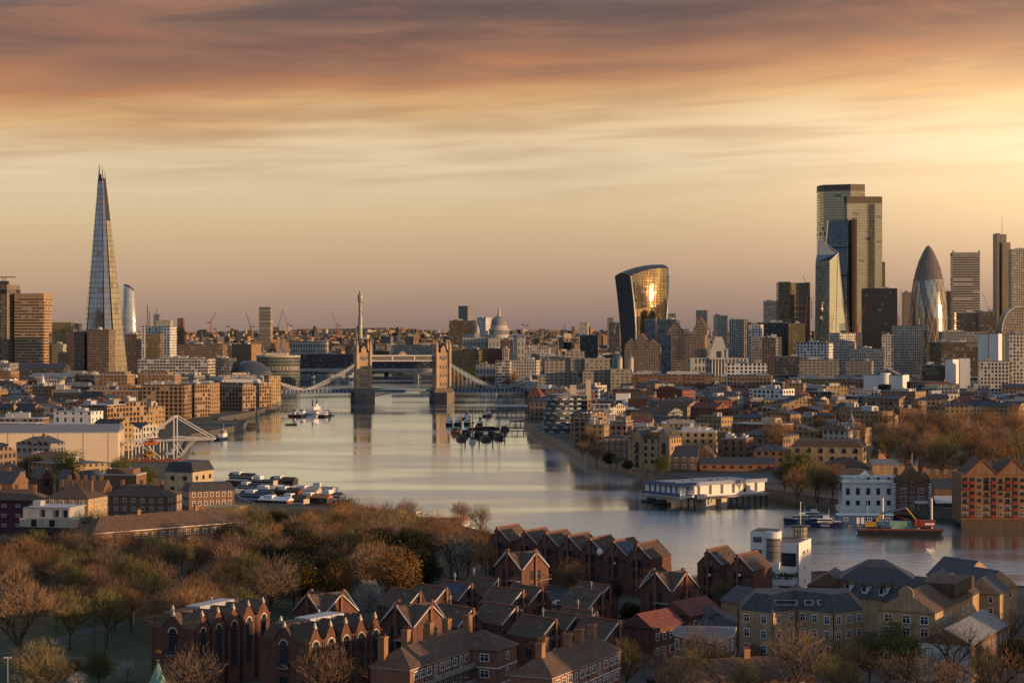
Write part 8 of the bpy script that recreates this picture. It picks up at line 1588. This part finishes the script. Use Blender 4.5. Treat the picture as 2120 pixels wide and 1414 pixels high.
b = MB(); b.tube((1, 0, 2.2), (3.6, 0, 5.4), .5, 6, 0, .42); b.build('boom', YEL, r); b = MB(); b.tube((3.6, 0, 5.4), (12.0, 0, 7.6), .42, 6, 0, .3); b.build('blue_arm', BLU, r); b = MB(); b.tube((12.0, 0, 7.6), (17.5, 0, .9), .32, 6, 0, .25); b.build('dipper', YEL, r); b = MB(); b.prism([(17, -.6), (18.4, -.6), (18.4, .6), (17, .6)], .1, 1.1); b.build('bucket', DG, r)
r = thing('red_crawler_crane', 'red crawler machine with white stripe on the right of the black barge', 'crane', at_barge(8, 0), R(-4)); b = MB(); b.box(-2.6, 2.6, -1.6, -.8, 0, .9); b.box(-2.6, 2.6, .8, 1.6, 0, .9); b.build('track', BLK, r); b = MB(); b.box(-1.5, 4.2, -1.5, 1.5, .95, 3.2); b.box(-3.0, -1.5, -1.4, 0, .95, 3.5); b.build('body', RED, r); b = MB(); b.box(.5, 3.8, -1.54, -1.49, 1.6, 2.3); b.build('white_stripe', WH, r); b = MB(); b.tube((-2, .8, 2.5), (-9, .8, 4.2), .25, 4); b.build('lattice_boom', RED, r)
for px, py, L, lb in ((1350, 1040, 9, 'dark launch moored at the left end of the pontoon station'), (1372, 1046, 8, 'second dark launch beside the pontoon station steps')): boat('small_launch', lb, px, py, L, 3, -30, BLK, [('cabin', DG, ('box', -.2, .15, .35, 0, 1.2))], fb=.9)
for i, (px, py, lb) in enumerate(((944, 896, 'rusty open lighter left of the sailing barges'), (966, 900, 'dark lighter behind the leftmost sailing barge'), (992, 902, 'dark lighter between the two middle sailing barges'), (1019, 903, 'dark lighter between the two right sailing barges'), (1006, 890, 'crossways pontoon behind the sailing barges'), (1046, 892, 'low dark lighter right of the sailing barges'))): boat('lighter', lb, px, py, 20, 6, 84 if i != 4 else 2, BLK if i else RUST, [('hold_cover', WOOD, ('box', -.38, .32, .38, 0, .9)), ('cabin', DG, ('box', -.45, -.3, .3, 0, 2.2))], 'barge', fb=1.5, group='lighters among the sailing barges')
# piers near the right quay
def pier(name, label, px0, px1, py, dep, h, roofed):
    p0, p1 = gp(px0, py, 0), gp(px1, py, 0); r = thing(name, label, 'pier', ((p0.x+p1.x)/2, p0.y+dep/2, 0)); L = p1.x-p0.x
    b = MB(); b.box(-L/2, L/2, -dep/2, dep/2, h-.6, h); b.build('deck', WOOD, r); b = MB()
    for i in range(int(L/4)+1):
        for y in (-dep/2+.3, dep/2-.3): b.tube((-L/2+4*i, y, -2), (-L/2+4*i, y, h-.6), .3, 5)
    b.build('pile', WOOD, r)
    if roofed: b = MB(); b.box(-L/2+3, L/2, -dep/2+1, dep/2-1, h, h+2.6); b.build('cabin', GC, r); b = MB(); b.gable(-L/2+2, L/2, -dep/2, dep/2, h+2.6, 1.6, 'x', 0, .3); b.build('roof', PR, r)
pier('timber_pier', 'dark timber river pier with pale roofed cabins right of the moored barges', 1020, 1092, 858, 8, 4, True); pier('low_jetty', 'low dark jetty platform in front of the brick wharf', 1056, 1100, 880, 16, 3, False)
pier('mooring_walkway', 'thin lattice walkway from the quay to the sailing barges', 1036, 1088, 898, 2, 2.4, False); pier('boat_pier', 'thin white pier from the left quay to the paddle boat', 576, 612, 846, 3, 3, False)
b = MB()
for i, x in enumerate((0, 1.4, 2.8, 8, 9.4, 10.8)): b.tube((x, 0, -2), (x, 0, 6.5), .45, 6)
# mooring posts, each its own thing
for i, (px, py) in enumerate(((963, 915), (992, 912), (1020, 915), (1045, 905), (940, 893))):
    p = gp(px, py, 0); b = MB(); b.tube((0, 0, -2), (0, 0, 6), .5, 6); o = b.build('mooring_post', WOOD, None, (p.x, p.y, 0)); tag(o, 'dark timber mooring post among the sailing barges', 'mooring post', 'mooring posts among the sailing barges')
# ================================================================ rest of the town
def inpoly(x, y):
    c = False; n = len(poly); j = n-1
    for i in range(n):
        (xi, yi), (xj, yj) = poly[i], poly[j]
        if (yi > y) != (yj > y) and x < (xj-xi)*(y-yi)/(yj-yi)+xi: c = not c
        j = i
    return c
def near_water(x, y, d): return not all(inpoly(x+d*cos(a), y+d*sin(a)) for a in (0, pi/3, 2*pi/3, pi, 4*pi/3, 5*pi/3))
LABELS = {}
def where(px, py):
    d = sorted(((px-x)**2+((py-y)*1.8)**2, x, y, w_) for x, y, w_ in LAND)
    _, x, y, w_ = d[0]
    if abs(px-x) < 22: rel = 'just below' if py > y else 'just above'
    else: rel = 'left of' if px < x else 'right of'
    if abs(px-x) >= 22 and py > y+14: rel = 'below and '+rel
    elif abs(px-x) >= 22 and py < y-14: rel = 'above and '+rel
    return rel+' '+w_
FM = [('brown', 'brown'), ('orange', 'orange brick'), ('yellow', 'yellow brick'), ('red', 'red brick'), ('pale', 'pale stone'), ('grey', 'grey'), ('dark', 'dark'), ('grid', 'cream gridded'), ('white', 'white'), ('glass', 'glazed')]
rng = random.Random(21); taken = [(x, y, r_) for x, y, r_ in FOOT]; cnt = 0
Y = 700.0
while Y < 3900 and cnt < 330:
    x = -.275*Y
    while x < .275*Y:
        w = rng.uniform(12, 30) if Y < 1500 else rng.uniform(16, 34) if Y < 2200 else rng.uniform(24, 52)
        gx = x+w/2; gy = Y+rng.uniform(-14, 14); x += w*(1.12 if Y > 1500 else 1.35)+rng.uniform(0, 8)
        d = w*rng.uniform(.5, .8); rad = max(w, d)*.5
        pq = CX+F*gx/gy
        if gy < 1090 and not (gy > 720 and pq < 330 or gy > 990 and pq > 1480): continue
        if gy < 1100 and 160 < pq < 460 or 300 < pq < 620 and gy < 1620: continue
        if near_water(gx, gy, rad*.7+4) or any((gx-a)**2+(gy-b)**2 < (rad+c)**2*.8 for a, b, c in taken): continue
        px = CX+F*gx/gy
        if px > 1800 and 880 < gy < 1330: continue
        lowrise = gy < 1550
        h = rng.uniform(7, 16) if lowrise else rng.uniform(9, 19) if gy < 2500 else rng.uniform(14, 27)
        pitched = rng.random() < (.6 if lowrise else .25)
        pool = [FM[0], FM[0], FM[1], FM[2], FM[2], FM[2], FM[4], FM[5], FM[3]] if lowrise else FM
        key, word = rng.choice(pool); py = HY+F*(H-5-h)/gy
        form = rng.choice(['pitched roof', 'dark pitched roof']) if pitched else rng.choice(['flat roof', 'pale flat roof', 'grey flat roof'])
        size = 'small ' if w < (15 if lowrise else 24) else 'long ' if w > (18 if lowrise else 36) else ''
        noun = 'house' if pitched and lowrise else 'block'
        base_ = f'{size}{word} {form.replace(" roof", " roofed")} {noun} {where(px, py)}'
        rm_ = (SL if 'dark' in form else rng.choice([TL, SL, TL, SL, RT])) if pitched else (PR if 'pale' in form else FR)
        r = blk('town_house' if noun == 'house' else 'town_block', base_, px, gy, w, d, rng.choice([10, 18, 26, 32, 40, -10, 34]), h, FB[key], 'hip' if pitched and rng.random() < .4 else 'gable' if pitched else 'flat', rm_, rng.uniform(2.2, 4), 'c', rng.choice('xy'), 'building', 'town buildings')
        taken.append((gx, gy, rad)); cnt += 1; LABELS.setdefault(base_, []).append((px, r))
        if not pitched:
            q_ = MB(); pw, pd = rng.uniform(.15, .5)*w, rng.uniform(.25, .6)*d; ox, oy = rng.uniform(-.2, .2)*w, rng.uniform(-.15, .15)*d; q_.box(ox-pw/2, ox+pw/2, oy-pd/2, oy+pd/2, h+.35, h+rng.uniform(1.5, 3.6)); q_.box(ox+pw*.6, ox+pw*.7, oy, oy+1.5, h+.35, h+2.6); q_.build('plant_room', rng.choice([GC, LG, PR, CR]), r)
        else: chim(r, rng.uniform(-.3, .3)*w, 0, h, h+4.4, 1.3, 1.0, 0)
    Y += 44 if Y < 1500 else 62 if Y < 2200 else 105
for base_, lst in LABELS.items():
    if len(lst) > 1:
        lst.sort(key=lambda t: t[0])
        for i, (px, r) in enumerate(lst): r['label'] = (base_ if len(base_.split()) < 15 else base_.replace('small ', '').replace('long ', '').replace(' roofed', ''))+', '+ORD[min(i, 11)]+' such'
# far rooftops to the horizon: nobody could count them
rng = random.Random(5); b = MB(); FARM = [mat('far brown', (.20, .13, .09)), mat('far grey', (.15, .15, .15)), mat('far pale', (.40, .36, .30)), mat('far slate', (.07, .07, .08)), mat('far orange', (.32, .19, .11)), mat('far wood', (.05, .055, .03))]
for i in range(7500):
    yy = 3650+(rng.random()**1.4)*7000; xx = rng.uniform(-.29, .29)*yy; w = rng.uniform(9, 34); d = rng.uniform(8, 22); h = rng.uniform(6, 17)*(1.0 if rng.random() < .93 else 2.3); mi = rng.choices(range(6), (4, 4, 2, 4, 3, 4))[0]
    t = rng.uniform(-.6, .6); c_, s_ = cos(t), sin(t)
    if near_water(xx, yy, 30): continue
    if mi == 5: h *= .8
    b.prism([(xx+u*c_-v*s_, yy+u*s_+v*c_) for u, v in ((-w/2, -d/2), (w/2, -d/2), (w/2, d/2), (-w/2, d/2))], terrain(xx, yy)-3, terrain(xx, yy)+h, mi, rng.choice((1, 3, mi)), False)
tag(b.build('distant_rooftops', FARM), None, None, kind='stuff')
# unseen blocks added out of frame to the right, to shade the foreground
rng = random.Random(3)
for i in range(9):
    k_ = i-4; px_, py_ = 330+.37*k_*42, 262+.93*k_*42
    if px_ < .285*py_+24 and py_ > 0: continue
    o = blk('shade_tower', 'unseen block added past the right edge for shade, '+ORD[i]+' from the near end', CX+F*px_/max(py_, 1), max(py_, 1), rng.uniform(22, 30), 18, 34, rng.uniform(34, 41), FB['brown'], 'flat', FR, corner='c', cat='building', group='added shade blocks to the right')
for i in range(4):
    yy = 300+i*48; xx = .262*yy+34
    blk('shade_terrace', 'unseen terrace added past the right edge for shade, '+ORD[i]+' from the near end', CX+F*xx/yy, yy, 26, 11, 30, rng.uniform(6.5, 9.5), FB['red'], 'gable', TL, 3.2, corner='c', cat='building', axis='x', group='added shade terraces to the right')
